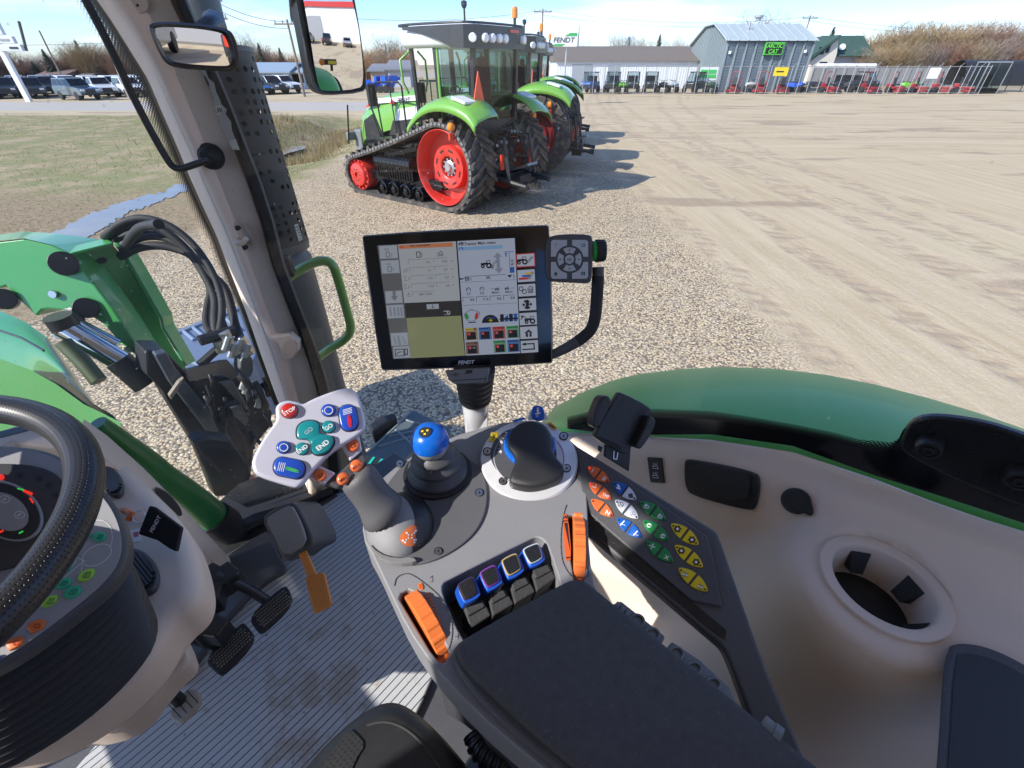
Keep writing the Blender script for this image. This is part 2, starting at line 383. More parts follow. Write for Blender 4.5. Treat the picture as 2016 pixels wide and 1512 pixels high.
 dirt=mix(mth('MULTIPLY',mth('MULTIPLY',ss(sc2 .outputs[0],.8,.95),.5),ss(mth('SUBTRACT',14,Y),0,8)),dirt,(.5,.46,.4))
 rut=None
 for cx,cy,r,w in((233.6,8,230,.2),(233.6,8,228.2,.2),(305.5,10,300,.2),(305.5,10,298.2,.2),(187,0,180,.22),(187,0,178.2,.22),(-200,-20,210.5,.2),(-200,-20,212.3,.2),(60,160,140,.22),(60,160,138,.22),(20,-180,205,.25),(20,-180,203,.25)):
  a=mth('SUBTRACT',X,cx);b=mth('SUBTRACT',Y,cy);d=mth('SQRT',mth('ADD',mth('MULTIPLY',a,a),mth('MULTIPLY',b,b)))
  d=mth('ABSOLUTE',mth('SUBTRACT',mth('ADD',d,mth('MULTIPLY',mth('SUBTRACT',n1,.5),1.2)),r));k=ss(d,w+.12,w*.5)
  rut=k if rut is None else mth('MAXIMUM',rut,k)
 trd=mth('PINGPONG',mth('ADD',mth('MULTIPLY',Y,3.2),mth('MULTIPLY',X,1.1)),.5)
 rut=mth('MULTIPLY',rut,ss(n2,.38,.6));rutt=mth('MULTIPLY',rut,mth('ADD',.45,trd))
 dirt=mix(mth('MINIMUM',mth('MULTIPLY',rutt,1.15),.9),dirt,(.35,.27,.185))
 g1=noise(.8,8,pos,.7);g2=noise(9,6,pos,.7)
 gr=mix(ss(g1,.37,.56),(.36,.275,.17),(.19,.195,.075))
 gr=mix(mth('MULTIPLY',ss(g2,.4,.7),.65),gr,(.36,.285,.175))
 gr=mix(ss(mth('ADD',Y,wob),10.5,13.5),mix(ss(g2,.35,.65),(.20,.15,.085),(.34,.26,.16)),gr)
 rd=mix(n3,(.33,.305,.27),(.43,.40,.355))
 m_grav=mth('MULTIPLY',ss(mth('SUBTRACT',mth('ADD',3.25,mth('MULTIPLY',wob,.45)),X),-.35,.35),ss(mth('SUBTRACT',mth('ADD',25.0,wob),Y),-1.2,1.2))
 m_grass=mth('MULTIPLY',ss(mth('SUBTRACT',mth('ADD',-6.2,mth('MULTIPLY',wob,.7)),X),-.3,.5),ss(mth('SUBTRACT',mth('ADD',33.5,mth('MULTIPLY',wob,.6)),Y),-.8,.8))
 m_road=mth('MULTIPLY',mth('MULTIPLY',ss(Y,36.5,37.2),ss(mth('SUBTRACT',45.5,Y),-.3,.3)),ss(mth('SUBTRACT',-1.0,X),-3,3))
 c=mix(m_grav,dirt,grav);c=mix(m_grass,c,gr);c=mix(m_road,c,rd)
 farg=mix(noise(.12,5),(.25,.20,.13),(.34,.29,.2));c=mix(ss(Y,62,70),c,farg)
 L.new(c,p.inputs['Base Color']);p.inputs['Roughness'].default_value=.92;p.inputs['Specular IOR Level'].default_value=.25
 hg=mth('MULTIPLY',mth('SUBTRACT',1.0,vo.outputs['Distance']),.030);hg=mth('ADD',hg,mth('MULTIPLY',mth('SUBTRACT',1.0,vs2 .outputs['Distance']),.012))
 hd=mth('ADD',mth('ADD',mth('SUBTRACT',mth('MULTIPLY',stk,.05),mth('MULTIPLY',rutt,.06)),mth('MULTIPLY',n3,.02)),mth('MULTIPLY',n2,.05))
 hgr=mth('ADD',mth('MULTIPLY',g2,.08),mth('MULTIPLY',noise(40,4),.05))
 def fm(f,a,b):return nd('ShaderNodeMix',Factor=f,A=a,B=b).outputs['Result']
 hh=fm(m_grass,fm(m_grav,hd,hg),hgr)
 b=nd('ShaderNodeBump',Strength=.42,Distance=1.0,Height=hh);L.new(b.outputs[0],p.inputs['Normal'])
 return m
m=MB()
def gz(x,y):
 """gentle swell on the verge and the drainage ditch"""
 if abs(x)>40 or y<0 or y>60:return 0.0
 d=math.exp(-((x+9.0+(y-22)*.10)/1.7)**2)*(1/(1+math.exp(-(y-17.5)*1.2)))*(1/(1+math.exp((y-33)*1.0)))
 bank=.35*math.exp(-((x+12.5)/2.2)**2)*math.exp(-((y-26)/5)**2)
 return-.55*d+bank
xs=[-900,-300,-120,-70,-50,-40,-30,-24,-20]+[-18+.5*i for i in range(29)]+[-3,-1,1,3,6,10,16,24,40,70,120,300,900]
ys=[-300,-100,-40,-15,-5,0,5,8,10,12,14]+[15+.75*i for i in range(30)]+[38,42,46,52,60,70,90,130,200,400,1200]
m.grid([[Vector((x,y,gz(x,y))) for x in xs] for y in ys])
g=struct(m.build('ground',ground_material(),smooth=60))
WATER=M('puddle_water',(.24,.215,.17),.12,var=.25,vs=1.5,bump=.1,bs=5,spec=.6)
m=MB(WATER)
pud=[(300,1325),(400,1265),(480,1222),(590,1185),(650,1160),(760,1130),(850,1100),(930,1085),(1000,1050),(1075,1042),(1085,1075),(1010,1100),(940,1125),(870,1150),(790,1185),(720,1200),(680,1235),(600,1285),(540,1320),(480,1350),(430,1375),(300,1390),(240,1370)]
random.seed(4)
pp_=[]
for i,a in enumerate(pud):
 b=pud[(i+1)%len(pud)]
 for k in range(6):pp_.append((a[0]+(b[0]-a[0])*k/6+random.uniform(-16,16),a[1]+(b[1]-a[1])*k/6+random.uniform(-8,8)))
lift=Plane((0,0,.012),(0,0,1))
pp_=smooth_poly(pp_,1)
m.face(_ccw([lift(*ZA(*p)) for p in pp_],U));struct(m.build('puddle'))
m=MB(WATER);dw=[(-9.75+.25*math.sin(i*1.3)*.5,18.8+i*.5) for i in range(9)];
m.face([Vector((x-.35,y,-.32)) for x,y in dw][::-1]+[Vector((x+.42,y,-.32)) for x,y in dw]);struct(m.build('ditch_water'))
random.seed(11)
GB=[M('grass_green',(.115,.15,.04),.8,var=.3,vs=3),M('grass_straw',(.34,.26,.14),.8,var=.3,vs=3),M('grass_brown',(.20,.145,.075),.8,var=.3,vs=3)]
m=MB()
for gm in GB:
 nt=gm.node_tree;p_=nt.nodes['Principled BSDF'];tr_=nt.nodes.new('ShaderNodeBsdfTranslucent');mx_=nt.nodes.new('ShaderNodeMixShader');tr_.inputs['Color'].default_value=(.34,.27,.13,1);nt.links.new(p_.outputs[0],mx_.inputs[1]);nt.links.new(tr_.outputs[0],mx_.inputs[2]);nt.links.new(mx_.outputs[0],nt.nodes['Material Output'].inputs['Surface'])
PG=[lift(*ZA(*p)) for p in pud]
def inpud(x,y):
 r=False;j=len(PG)-1
 for i in range(len(PG)):
  a,b=PG[i],PG[j]
  if(a.y>y)!=(b.y>y) and x<(b.x-a.x)*(y-a.y)/(b.y-a.y)+a.x:r=not r
  j=i
 return r
def blade(x,y,h,lean,wd):
 if inpud(x,y) and random.random()<.90:return
 if inpud(x,y-.15):h*=.4
 a=random.uniform(0,2*PI);z=gz(x,y);dx,dy=math.cos(a),math.sin(a)
 t=Vector((x+random.uniform(-lean,lean),y+random.uniform(-lean,lean),z+h))
 m.face([Vector((x-dx*wd,y-dy*wd,z-.01)),Vector((x+dx*wd,y+dy*wd,z-.01)),t])
for i in range(16000):
 y=9+24*random.random()**1.4;x=-6.6-(3+y*.95)*random.random()**1.2
 gn=math.sin(x*.9+1.7*math.sin(y*.5))+.8*math.sin(y*1.1+x*.3)+random.uniform(-1,1)
 if gn<-.5 or(y<13 and random.random()<.5):continue
 m.use(GB[0] if gn>.1 and y>12.5 else GB[1] if random.random()<.65 else GB[2])
 blade(x,y,random.uniform(.02,.055),.05,.007+y*.0005)
for i in range(5000):
 y=random.uniform(17.5,29);x=random.gauss(-8.3,.5)-(y-22)*.1 if random.random()<.6 else random.gauss(-11.3,1.3)-(y-22)*.1
 m.use(GB[1] if random.random()<.8 else GB[2]);blade(x,y,random.uniform(.12,.38),.12,.018)
struct(m.build('grass'),'stuff')
def xat(edge,y):
 for a,b in zip(edge,edge[1:]):
  if a[1]<=y<=b[1]:return a[0]+(b[0]-a[0])*(y-a[1])/(b[1]-a[1])
 a,b=(edge[0],edge[1]) if y<edge[0][1] else(edge[-2],edge[-1])
 return a[0]+(b[0]-a[0])*(y-a[1])/(b[1]-a[1])
za=lambda pts:[ZA(*p) for p in pts];zd=lambda pts:[ZD(*p) for p in pts]
eL=za([(550,0),(640,130),(740,290),(840,450),(920,640),(1000,820),(1070,990),(1150,1170),(1230,1340),(1290,1500)])+zd([(1390,600),(1480,860),(1560,1080),(1620,1230)])+[(588,880),(596,992)]
eM=za([(650,0),(760,150),(880,360),(1000,620),(1105,850),(1200,1070),(1290,1270),(1380,1500)])+zd([(1470,600),(1570,850),(1640,1100)])+[(602,880),(612,990)]
eR=za([(1005,0),(1090,190),(1170,390),(1260,600),(1340,810),(1430,1040),(1500,1260),(1560,1500)])+zd([(1640,560),(1720,760),(1790,960),(1830,1110)])+[(648,880),(656,975)]
pil=thing('windscreen_pillar','tall tan cab pillar with a coat hook, left of the dark perforated stack','pillar',PY(.96)(640,985))
ys=list(range(-120,990,18));pL,pM,pR,pB=PY(1.05),PY(.955),PY(.985),PY(1.05)
loops=[]
for y in ys:
 a,b,c=xat(eL,y),xat(eM,y),xat(eR,y)
 pts=[pB(a+4,y),pL(a,y),PY(1.035)(a+(b-a)*.12,y),PY(.985)(a+(b-a)*.66,y),PY(.962)(b-(b-a)*.15,y),PY(.957)(b+(c-b)*.03,y),PY(.957)(b+(c-b)*.12,y),PY(.970)(b+(c-b)*.45,y),PY(.988)(c-(c-b)*.12,y),PY(1.005)(c,y),PY(1.04)(c,y)]
 loops.append(pts)
m=MB(M('pillar_trim',(.80,.665,.56),.55,var=.05,vs=8,bump=.25,bs=900));m.loft(loops);m.build('pillar_trim',parent=pil,smooth=50)
m=MB(RUBBER);m.loft([[PY(.99)(xat(eR,y)-3,y),PY(.975)(xat(eR,y)+6,y),PY(.975)(xat(eR,y)+15,y),PY(.995)(xat(eR,y)+20,y),PY(1.03)(xat(eR,y)+10,y)] for y in ys]);m.build('door_seal',parent=pil,smooth=50)
m=MB(BLACKG);m.loft([[PY(1.052)(xat(eL,y)+1,y),PY(1.062)(xat(eL,y)-7,y),PY(1.075)(xat(eL,y)-6,y),PY(1.07)(xat(eL,y)+2,y)] for y in ys]);m.build('glass_seal',parent=pil)
q=PY(.963)
m=MB(BEIGE_D);m.pprism(q,ZA,smooth_poly([(1300,1290),(1330,1255),(1380,1265),(1420,1330),(1440,1400),(1410,1435),(1360,1430),(1320,1370)]),.004);hk=m.build('coat_hook',parent=pil,bevel=.0015)
m=MB(INK);m.pprism(q,ZA,ell(1347,1293,19,15),.0046);m.pprism(q,ZA,ell(1387,1402,20,16),.0046);m.build('screw_hole',parent=hk)
m=MB(BEIGE);pt=q.off(.012);m.tube([q.off(.002)(*ZA(1345,1350)),pt(*ZA(1350,1375)),q.off(.02)(*ZA(1375,1378)),q.off(.022)(*ZA(1398,1352))],[.006,.007,.006,.005],8);m.build('hook',parent=hk,smooth=60)
m=MB(BEIGE);s_=[(1530,760),(1640,745),(1690,790),(1690,840),(1660,880),(1600,900),(1590,850),(1580,800)]
m.pprism(PY(.966),ZD,s_,.022);m.build('socket_boss',parent=pil,bevel=.004,seg=3)
m=MB(BEIGE_D);m.pprism(PY(.942),ZD,ell(1643,820,40,46),.002);m.build('boss_cap',parent=pil,bevel=.001)
m=MB(BEIGE_D);m.pprism(PY(.964),ZA,ell(780,30,62,50),.002);m.use(INK);m.pprism(PY(.964),ZA,ell(777,30,9),.003);m.build('screw_cover',parent=pil,bevel=.001)
tq=PY(.965)
m=MB(M('torn_sticker',(.5,.47,.45),.6,var=.15,vs=60))
m.ppoly(tq,ZA,[(1120,395),(1165,395),(1180,440),(1215,470),(1225,520),(1245,560),(1255,590),(1285,620),(1280,650),(1310,690),(1315,740),(1335,790),(1355,850),(1320,845),(1290,795),(1285,770),(1260,740),(1245,700),(1250,670),(1225,640),(1215,590),(1210,550),(1190,510),(1185,470),(1170,440)],.001)
m.use(M('sticker_white',(.72,.7,.6),.6));m.ppoly(tq,ZA,[(1218,600),(1250,595),(1270,615),(1265,640),(1230,655)],.002);m.ppoly(tq,ZA,[(1296,796),(1338,790),(1360,852),(1318,846)],.002)
m.use(INK);
for i in range(5):m.pline(tq,ZA,[(1232+i*6,610+(i%2)*8),(1236+i*6,640-(i%3)*5)],3,.0026)
m.build('torn_label',parent=pil)
rod=thing('mirror_rod','thin bent black rod ending in a rubber grommet on the tan pillar','rod',PY(.95)(*ZA(1195,885)))
path=[PY(.93)(*ZA(x,y)) for x,y in smooth_poly([(455,-60),(490,10),(560,140),(660,340),(760,560),(870,770),(945,900),(985,955),(1040,955),(1110,930),(1190,905)],2,False)]
m=MB(BLACK);m.tube(path,.0062,10);m.build('rod',parent=rod,smooth=60)
gq=PY(.96);m=MB(RUBBER);fr=frame_n(gq(*ZA(1197,887)),(.1,-1,.25));m.lathe(fr,[(.0235,-.004),(.0235,.004),(.017,.008),(.012,.02),(.008,.026),(0,.026)],24);m.build('grommet',parent=rod,smooth=40)
mo=PY(.80)(*ZA(1095,260));tgt=(-F+R*.12-U*.10).normalized();inc=(mo-EYE).normalized()
mn=(tgt-inc).normalized()
mp=Plane(mo,mn)
mir=thing('rear_view_mirror','rounded black interior mirror mounted high on the tan pillar','mirror',mo)
out=smooth_poly([(845,120),(1100,130),(1270,160),(1310,200),(1340,320),(1325,385),(1270,400),(1000,385),(935,360),(885,270),(850,180)],2)
inn=smooth_poly([(878,150),(1100,160),(1250,183),(1280,210),(1318,320),(1310,368),(1260,376),(1000,358),(950,330),(910,265),(880,185)],2)
m=MB(BLACK);m.prism(on(mp.off(-.022),ZA,out),mn*.02);m.build('mirror_housing',parent=mir,bevel=.006,seg=3,smooth=40)
m=MB(MIRR);m.ppoly(mp,ZA,inn,.0005);m.build('mirror_glass',parent=mir)
m=MB(BLACK);A=on(mp.off(-.001),ZA,out);B=on(mp.off(.0005),ZA,inn)
m.loft([A,[p+mn*.006 for p in on(mp.off(.0),ZA,[((a[0]*.6+b[0]*.4),(a[1]*.6+b[1]*.4)) for a,b in zip(out,inn)])],B],True,False);m.build('mirror_rim',parent=mir,smooth=60)
m=MB(BLACK);m.tube([mo-mn*.02,mp.off(-.05)(*ZA(1180,150)),PY(.95)(*ZA(1215,130)),PY(.97)(*ZA(1240,190))],[.012,.012,.018,.016],10);m.build('mirror_arm',parent=mir,smooth=60)
ZT=[(.95,-1.15),(.7,-.93),(.5,-.735),(.349,-.633),(.18,-.535),(.022,-.474),(-.12,-.452),(-.242,-.441),(-.6,-.43)]
def ztop(f):
 for a,b in zip(ZT,ZT[1:]):
  if b[0]<=f<=a[0]:return a[1]+(b[1]-a[1])*(f-a[0])/(b[0]-a[0])
 return ZT[0][1] if f>ZT[0][0] else ZT[-1][1]
RW=[(-1,.62),(0,.62),(.012,.597),(.03,.583),(.075,.562),(.16,.525),(.3,.50),(2,.49)]
def rwall(h):
 for a,b in zip(RW,RW[1:]):
  if a[0]<=h<=b[0]:return a[1]+(b[1]-a[1])*(h-a[0])/(b[0]-a[0])
 return .49
CUP=(.497,-.153,-.494)
def smin(a,b,k):
 h=max(k-abs(a-b),0)/k;return min(a,b)-h*h*h*k/6
def sdf(p):
 q=p-EYE;r,f,z=q.dot(R),q.dot(F),q.z
 wl=rwall(ztop(f)-z)-r
 d=math.hypot(r-CUP[0],f-CUP[1])-.080
 bx=max(abs(r-.60)-.135,f-(CUP[1]-.03),-f-1.2)
 tap=max(0,CUP[2]-.02-z)*.30
 pod=-smin(-(smin(d,bx,.06)-tap),-(z-CUP[2]+.021),.045)-.016
 o=smin(wl*.8,pod*.75,.085)
 return max(o,-max(math.hypot(r-CUP[0],f-CUP[1])-.0675,CUP[2]-.003-z))
TOPL=[(1000,838),(1117,851),(1247,858),(1400,866),(1561,890),(1722,943),(1830,985),(1937,1022),(2016,1046),(2150,1092),(2300,1145)]
def ly(e,x):
 for a,b in zip(e,e[1:]):
  if a[0]<=x<=b[0]:return a[1]+(b[1]-a[1])*(x-a[0])/(b[0]-a[0])
 return e[-1][1] if x>e[-1][0] else e[0][1]
xs=[1000+9*i for i in range(145)];ts=[0,3,7,12,18,26,36]+[46+9*i for i in range(76)]
rows=[];hole=MB()
for t in ts:
 row=[]
 for x in xs:
  y=ly(TOPL,x)+t;d=ray(x,y).normalized()
  s=.62/d.dot(R)
  if t>0:
   s2=.15
   for _ in range(90):
    e=sdf(EYE+d*s2)
    if e<.0004:break
    s2+=max(e*.7,.0004)
    if s2>2:break
   s=min(s2,2)
  row.append(EYE+d*s)
 rows.append(row)
cupc=T(*CUP)
sp_=thing('side_trim','tan moulded cab side trim curving below the right window','trim panel',T(.55,0,-1.15))
m=MB(BEIGE);nx=len(xs);vs=[p for r_ in rows for p in r_]
fs=[]
for j in range(len(ts)-1):
 for i in range(nx-1):
  ids=(j*nx+i,(j+1)*nx+i,(j+1)*nx+i+1,j*nx+i+1)
  c=sum((vs[k] for k in ids),Vector())/4-cupc
  if math.hypot(c.x,c.y)<.0545 and abs(c.z)<.03:continue
  if max((vs[k]-vs[ids[0]]).length for k in ids)>.6:continue
  fs.append(ids)
m.raw(vs,fs);m.build('wall_panel',parent=sp_,smooth=60)
cf=Fr(cupc,R*1.17,F*1.17,U)
cu_=MB(BEIGE);cu_.lathe(cf,[(.0560,-.014),(.0560,-.0005),(.0552,.0006),(.0470,.0008),(.0450,-.0004),(.0435,-.004),(.0425,-.03),(.040,-.075)],48,cap=False);cu_=cu_.build('cup_holder',parent=sp_,smooth=40)
m=MB(INK);m.lathe(cf,[(.0402,-.055),(.040,-.078),(0,-.078)],32);m.build('cup_floor',parent=cu_)
m=MB(RUBBER)
for k in range(5):
 a=2*PI*k/5+.5;ax=R*math.cos(a)+F*math.sin(a);ay=-R*math.sin(a)+F*math.cos(a);fr=Fr(cupc,ax*1.17,ay*1.17,U)
 m.face([fr(.042,-.010,-.012),fr(.042,.010,-.012),fr(.030,.006,-.038),fr(.030,-.006,-.038)]);m.face([fr(.042,-.010,-.012),fr(.030,-.006,-.038),fr(.041,-.008,-.04)]);m.face([fr(.042,.010,-.012),fr(.041,.008,-.04),fr(.030,.006,-.038)])
m.build('rubber_fin',parent=cu_)
tp=PZ(CUP[2]+.004)
tro=smooth_poly([(1850,1500),(1862,1276),(1890,1262),(1960,1275),(2060,1330),(2200,1430),(2250,1760),(1825,1760)],2)
m=MB(GREY_D);m.pprism(tp,Z0,tro,.006,-.004);tr_=m.build('storage_tray',parent=sp_,bevel=.003,seg=3)
tri=smooth_poly([(1868,1500),(1880,1292),(1900,1284),(1960,1297),(2050,1348),(2180,1440),(2220,1740),(1845,1740)],2)
m=MB(M('tray_mat',(.022,.025,.03),.5,var=.2,bump=.3,bs=600));m.ppoly(tp,Z0,tri,.0028);m.build('tray_mat',parent=tr_)
def wallplane(x,y,z=Z0,e=0.0):
 def hit(px,py):
  d=ray(*z(px,py)).normalized();s2=.15
  for _ in range(200):
   q=sdf(EYE+d*s2)
   if q<.0002:break
   s2+=max(q*.6,.0002)
  return EYE+d*s2
 a,b,c=hit(x,y-12),hit(x-12,y+10),hit(x+12,y+10);n=(b-a).cross(c-a)
 if n.dot(EYE-a)<0:n=-n
 return Plane((a+b+c)/3,n).off(e)
wp=wallplane(570,505,Z5,.002)
m=MB(BLACK);m.pprism(wp,Z5,[(523,433),(600,437),(615,570),(540,565)],.004,-.002);us=m.build('usb_socket',parent=sp_,bevel=.001)
m=MB(WHITE)
for cy in(487,536):
 m.pline(wp,Z5,[(553,cy-8),(580,cy-6),(582,cy+7),(556,cy+5)],2.4,.0032,True);m.pline(wp,Z5,[(560,cy-12),(556,cy-24)],2.2,.0032);m.pline(wp,Z5,[(567,cy-12),(567,cy-24)],2.2,.0032);m.pline(wp,Z5,[(574,cy-12),(578,cy-24)],2.2,.0032)
m.build('usb_symbol',parent=us)
wp=wallplane(910,580,Z5,.004)
o_=smooth_poly([(735,440),(1090,510),(1125,560),(1105,700),(1070,722),(760,640),(722,590),(718,460)],2)
m=MB(BLACK);m.pprism(wp,Z5,o_,.010,-.006);ab=m.build('ashtray',parent=sp_,bevel=.003,seg=3)
m=MB(M('ashtray_lid',(.013,.013,.014),.5,var=.2,bump=.3,bs=900));m.pprism(wp,Z5,smooth_poly([(752,448),(1060,515),(1075,545),(1060,690),(745,610)],1),.004,.004);m.build('ashtray_lid',parent=ab,bevel=.002)
wp=wallplane(308,535,Z6,.002)
m=MB(BLACK);m.pprism(wp,Z6,ell(308,533,57,47,rot=.4),.006,-.002);pw=m.build('power_socket',parent=sp_,bevel=.002,seg=3)
m=MB(RUBBER);m.pprism(wp,Z6,smooth_poly([(262,520),(290,490),(340,495),(362,530),(375,575),(360,590),(345,580),(300,570),(268,540)],1),.005,.004);m.build('socket_cap',parent=pw,bevel=.002)
def mat_floor():
 m,nt,N,L,p=new_mat('ribbed_mat')
 g=N.new('ShaderNodeNewGeometry');d=N.new('ShaderNodeVectorMath');d.operation='DOT_PRODUCT';L.new(g.outputs['Position'],d.inputs[0]);d.inputs[1].default_value=F
 ml=N.new('ShaderNodeMath');ml.operation='MULTIPLY';ml.inputs[1].default_value=1/.0155;L.new(d.outputs['Value'],ml.inputs[0])
 fr=N.new('ShaderNodeMath');fr.operation='FRACT';L.new(ml.outputs[0],fr.inputs[0])
 pp=N.new('ShaderNodeMath');pp.operation='PINGPONG';pp.inputs[1].default_value=.5;L.new(fr.outputs[0],pp.inputs[0])
 mr=N.new('ShaderNodeMapRange');mr.inputs['From Min'].default_value=.03;mr.inputs['From Max'].default_value=.08;L.new(pp.outputs[0],mr.inputs['Value'])
 no=N.new('ShaderNodeTexNoise');no.inputs['Scale'].default_value=14;no.inputs['Detail'].default_value=9;no.inputs['Roughness'].default_value=.68;L.new(g.outputs['Position'],no.inputs['Vector'])
 ds=N.new('ShaderNodeVectorMath');ds.operation='DISTANCE';L.new(g.outputs['Position'],ds.inputs[0]);ds.inputs[1].default_value=PZ(-1.15)(640,1370)
 mk=N.new('ShaderNodeMapRange');mk.interpolation_type='SMOOTHSTEP';mk.inputs['From Min'].default_value=.33;mk.inputs['From Max'].default_value=.02;L.new(ds.outputs['Value'],mk.inputs['Value'])
 ad=N.new('ShaderNodeMath');ad.operation='MULTIPLY_ADD';L.new(mk.outputs[0],ad.inputs[0]);ad.inputs[1].default_value=.19;L.new(no.outputs['Fac'],ad.inputs[2])
 dm=N.new('ShaderNodeMapRange');dm.inputs['From Min'].default_value=.62;dm.inputs['From Max'].default_value=.74;dm.inputs['To Max'].default_value=.75;L.new(ad.outputs[0],dm.inputs['Value'])
 n2=N.new('ShaderNodeTexNoise');n2 .inputs['Scale'].default_value=60;n2 .inputs['Detail'].default_value=6;L.new(g.outputs['Position'],n2 .inputs['Vector'])
 sp=N.new('ShaderNodeMapRange');sp.inputs['From Min'].default_value=.66;sp.inputs['From Max'].default_value=.72;sp.inputs['To Max'].default_value=.6;L.new(n2 .outputs['Fac'],sp.inputs['Value'])
 def mix(f,a,b):
  n=N.new('ShaderNodeMix');n.data_type='RGBA';L.new(f,n.inputs['Factor'])
  for k,x in(('A',a),('B',b)):
   if isinstance(x,tuple):n.inputs[k].default_value=(*x,1)
   else:L.new(x,n.inputs[k])
  return n.outputs['Result']
 c=mix(no.outputs['Fac'],(.40,.41,.41),(.49,.495,.49));c=mix(dm.outputs[0],c,(.31,.255,.185));c=mix(sp.outputs[0],c,(.13,.11,.09))
 c=mix(mr.outputs[0],(.035,.04,.05),c)
 L.new(c,p.inputs['Base Color']);p.inputs['Roughness'].default_value=.55
 b=N.new('ShaderNodeBump');b.inputs['Distance'].default_value=.003;b.inputs['Strength'].default_value=.8;L.new(mr.outputs[0],b.inputs['Height']);L.new(b.outputs[0],p.inputs['Normal'])
 return m
m=MB(GREY_D);fr=Fr(T(0,0,-1.17),R,F,U);m.box(fr,(-.12,.1,-.04),(1.5,2.0,.08));struct(m.build('cab_floor',bevel=.01))
mo_=[(596,1000),(640,978),(700,960),(770,985),(860,1310),(822,1400),(720,1600),(60,1600),(180,1480),(330,1290),(420,1190),(500,1112),(560,1085)]
m=MB(mat_floor());m.pprism(PZ(-1.15),Z0,smooth_poly(mo_,1),.012,-.012);tag(m.build('floor_mat',bevel=.003,loc=T(0,.5,-1.15)),'ribbed blue-grey rubber floor mat with mud stains beneath the pedals','floor mat')
def pedal(name,label,zf,pad,h,mat_,arm,studs=None,thick=.016):
 P_=PZ(h);t=thing(name,label,'pedal',P_(*zf(*pad[0])))
 m=MB(mat_);m.pprism(P_,zf,smooth_poly(pad,2),thick,-thick)
 m.build('pedal_pad',parent=t,bevel=.003,seg=2)
 if studs:studs(t,P_)
 m=MB(BLACK);m.tube(arm(P_),[.012]*len(arm(P_)),8);m.build('pedal_arm',parent=t,smooth=50)
 return t
def mk_studs(zf,a,b,c,nu,nv):
 def f(t,P_):
  m=MB(M('worn_stud',(.16,.14,.115),.7,var=.3))
  for i in range(nu):
   for j in range(nv):
    u=(i+.5+(.5 if j%2 else 0))/(nu+.5);v=(j+.5)/nv
    x=a[0]+(b[0]-a[0])*u+(c[0]-a[0])*v;y=a[1]+(b[1]-a[1])*u+(c[1]-a[1])*v
    o=P_(*zf(x,y));k=.0032;top=o+U*.004
    q=[o+R*k,o+F*k,o-R*k,o-F*k]
    for e in range(4):m.face([q[e],q[(e+1)%4],top])
  m.build('grip_studs',parent=t)
 return f
pedal('brake_pedal','black studded brake pedal, upper of the joined pair',Z2,[(312,830),(470,690),(497,697),(516,770),(375,903),(352,893)],-1.03,RUBBER,lambda P_:[P_.off(-.012)(*Z2(400,760)),P_.off(.02)(*Z2(330,715)),P_.off(.06)(*Z2(240,670)),P_.off(.08)(*Z2(170,650))],mk_studs(Z2,(335,825),(478,705),(380,885),13,6))
pedal('brake_pedal','black studded brake pedal, lower of the joined pair',Z2,[(110,1020),(282,857),(303,860),(354,928),(200,1090),(170,1082)],-1.03,RUBBER,lambda P_:[P_.off(-.012)(*Z2(190,960)),P_.off(.02)(*Z2(140,950)),P_.off(.05)(*Z2(60,925)),P_.off(.08)(*Z2(20,900))],mk_studs(Z2,(135,1020),(290,873),(190,1070),13,6))
TANP=M('worn_tan_rubber',(.36,.31,.25),.7,var=.3,vs=50)
def groove(t,P_):
 m=MB(INK)
 for k in range(4):m.pline(P_,Z2,[(10-35+k*26-12,1262-k*22-32),(10-35+k*26+38,1262-k*22+22)],5,.0008)
 m.build('grip_groove',parent=t)
pedal('clutch_pedal','worn tan clutch pedal on a short black stalk',Z2,[(-45,1262),(30,1165),(62,1152),(92,1165),(105,1212),(20,1303),(-25,1300)],-1.04,TANP,lambda P_:[P_.off(-.01)(*Z2(20,1220)),P_.off(.02)(*Z2(-15,1190)),P_.off(.05)(*Z2(-60,1150))],groove)
P_=PZ(-1.06);t=thing('accelerator_pedal','faded orange accelerator pedal hanging from a grey housing','pedal',P_(*Z2(620,720)))
pq=Plane(P_(*Z2(620,720)),(0,-.45,.9))
m=MB(ORANGE_P);m.pprism(pq,Z2,[(572,660),(645,632),(658,640),(690,775),(680,788),(622,818),(608,812)],.012,-.006);pd=m.build('pedal_pad',parent=t,bevel=.002)
m=MB(M('orange_rib',(.72,.30,.08),.5,var=.1))
for k in range(6):m.pline(pq,Z2,[(583+k*12.5,664-k*5),(617+k*12.5,806-k*5.5)],5.5,.0075)
m.build('pedal_rib',parent=pd)
m=MB(ORANGE_P);m.pprism(pq,Z2,[(538,540),(572,525),(622,640),(582,655)],.010,-.004);m.build('pedal_arm',parent=t,bevel=.002)
t=thing('pedal_housing','rounded dark grey housing box above the orange pedal','housing',PZ(-1.15)(560,1060))
hq=Plane(PZ(-.98)(*Z2(480,450)),(-.1,-.62,.75))
m=MB(GREY_D);m.pprism(hq,Z2,smooth_poly([(368,388),(430,345),(500,312),(535,330),(580,410),(615,495),(600,520),(545,545),(480,600),(430,500)],1),.13,-.13);m.build('housing_body',parent=t,bevel=.008,seg=3)
m=MB(GREY);m.pprism(hq,Z2,smooth_poly([(385,392),(435,360),(498,328),(520,345),(560,430),(580,505),(480,570),(440,490)],1),.012,0);m.build('housing_cover',parent=t,bevel=.006,seg=3)
m=MB(GREY_D);lowq=PZ(-1.13)
m.pprism(lowq,Z2,[(-40,1060),(200,560),(330,480),(400,440),(420,470),(480,600),(470,625),(400,660),(330,720),(200,860),(60,1060),(0,1130)],.03,-.03)
m.build('floor_bracket',parent=t,bevel=.006)
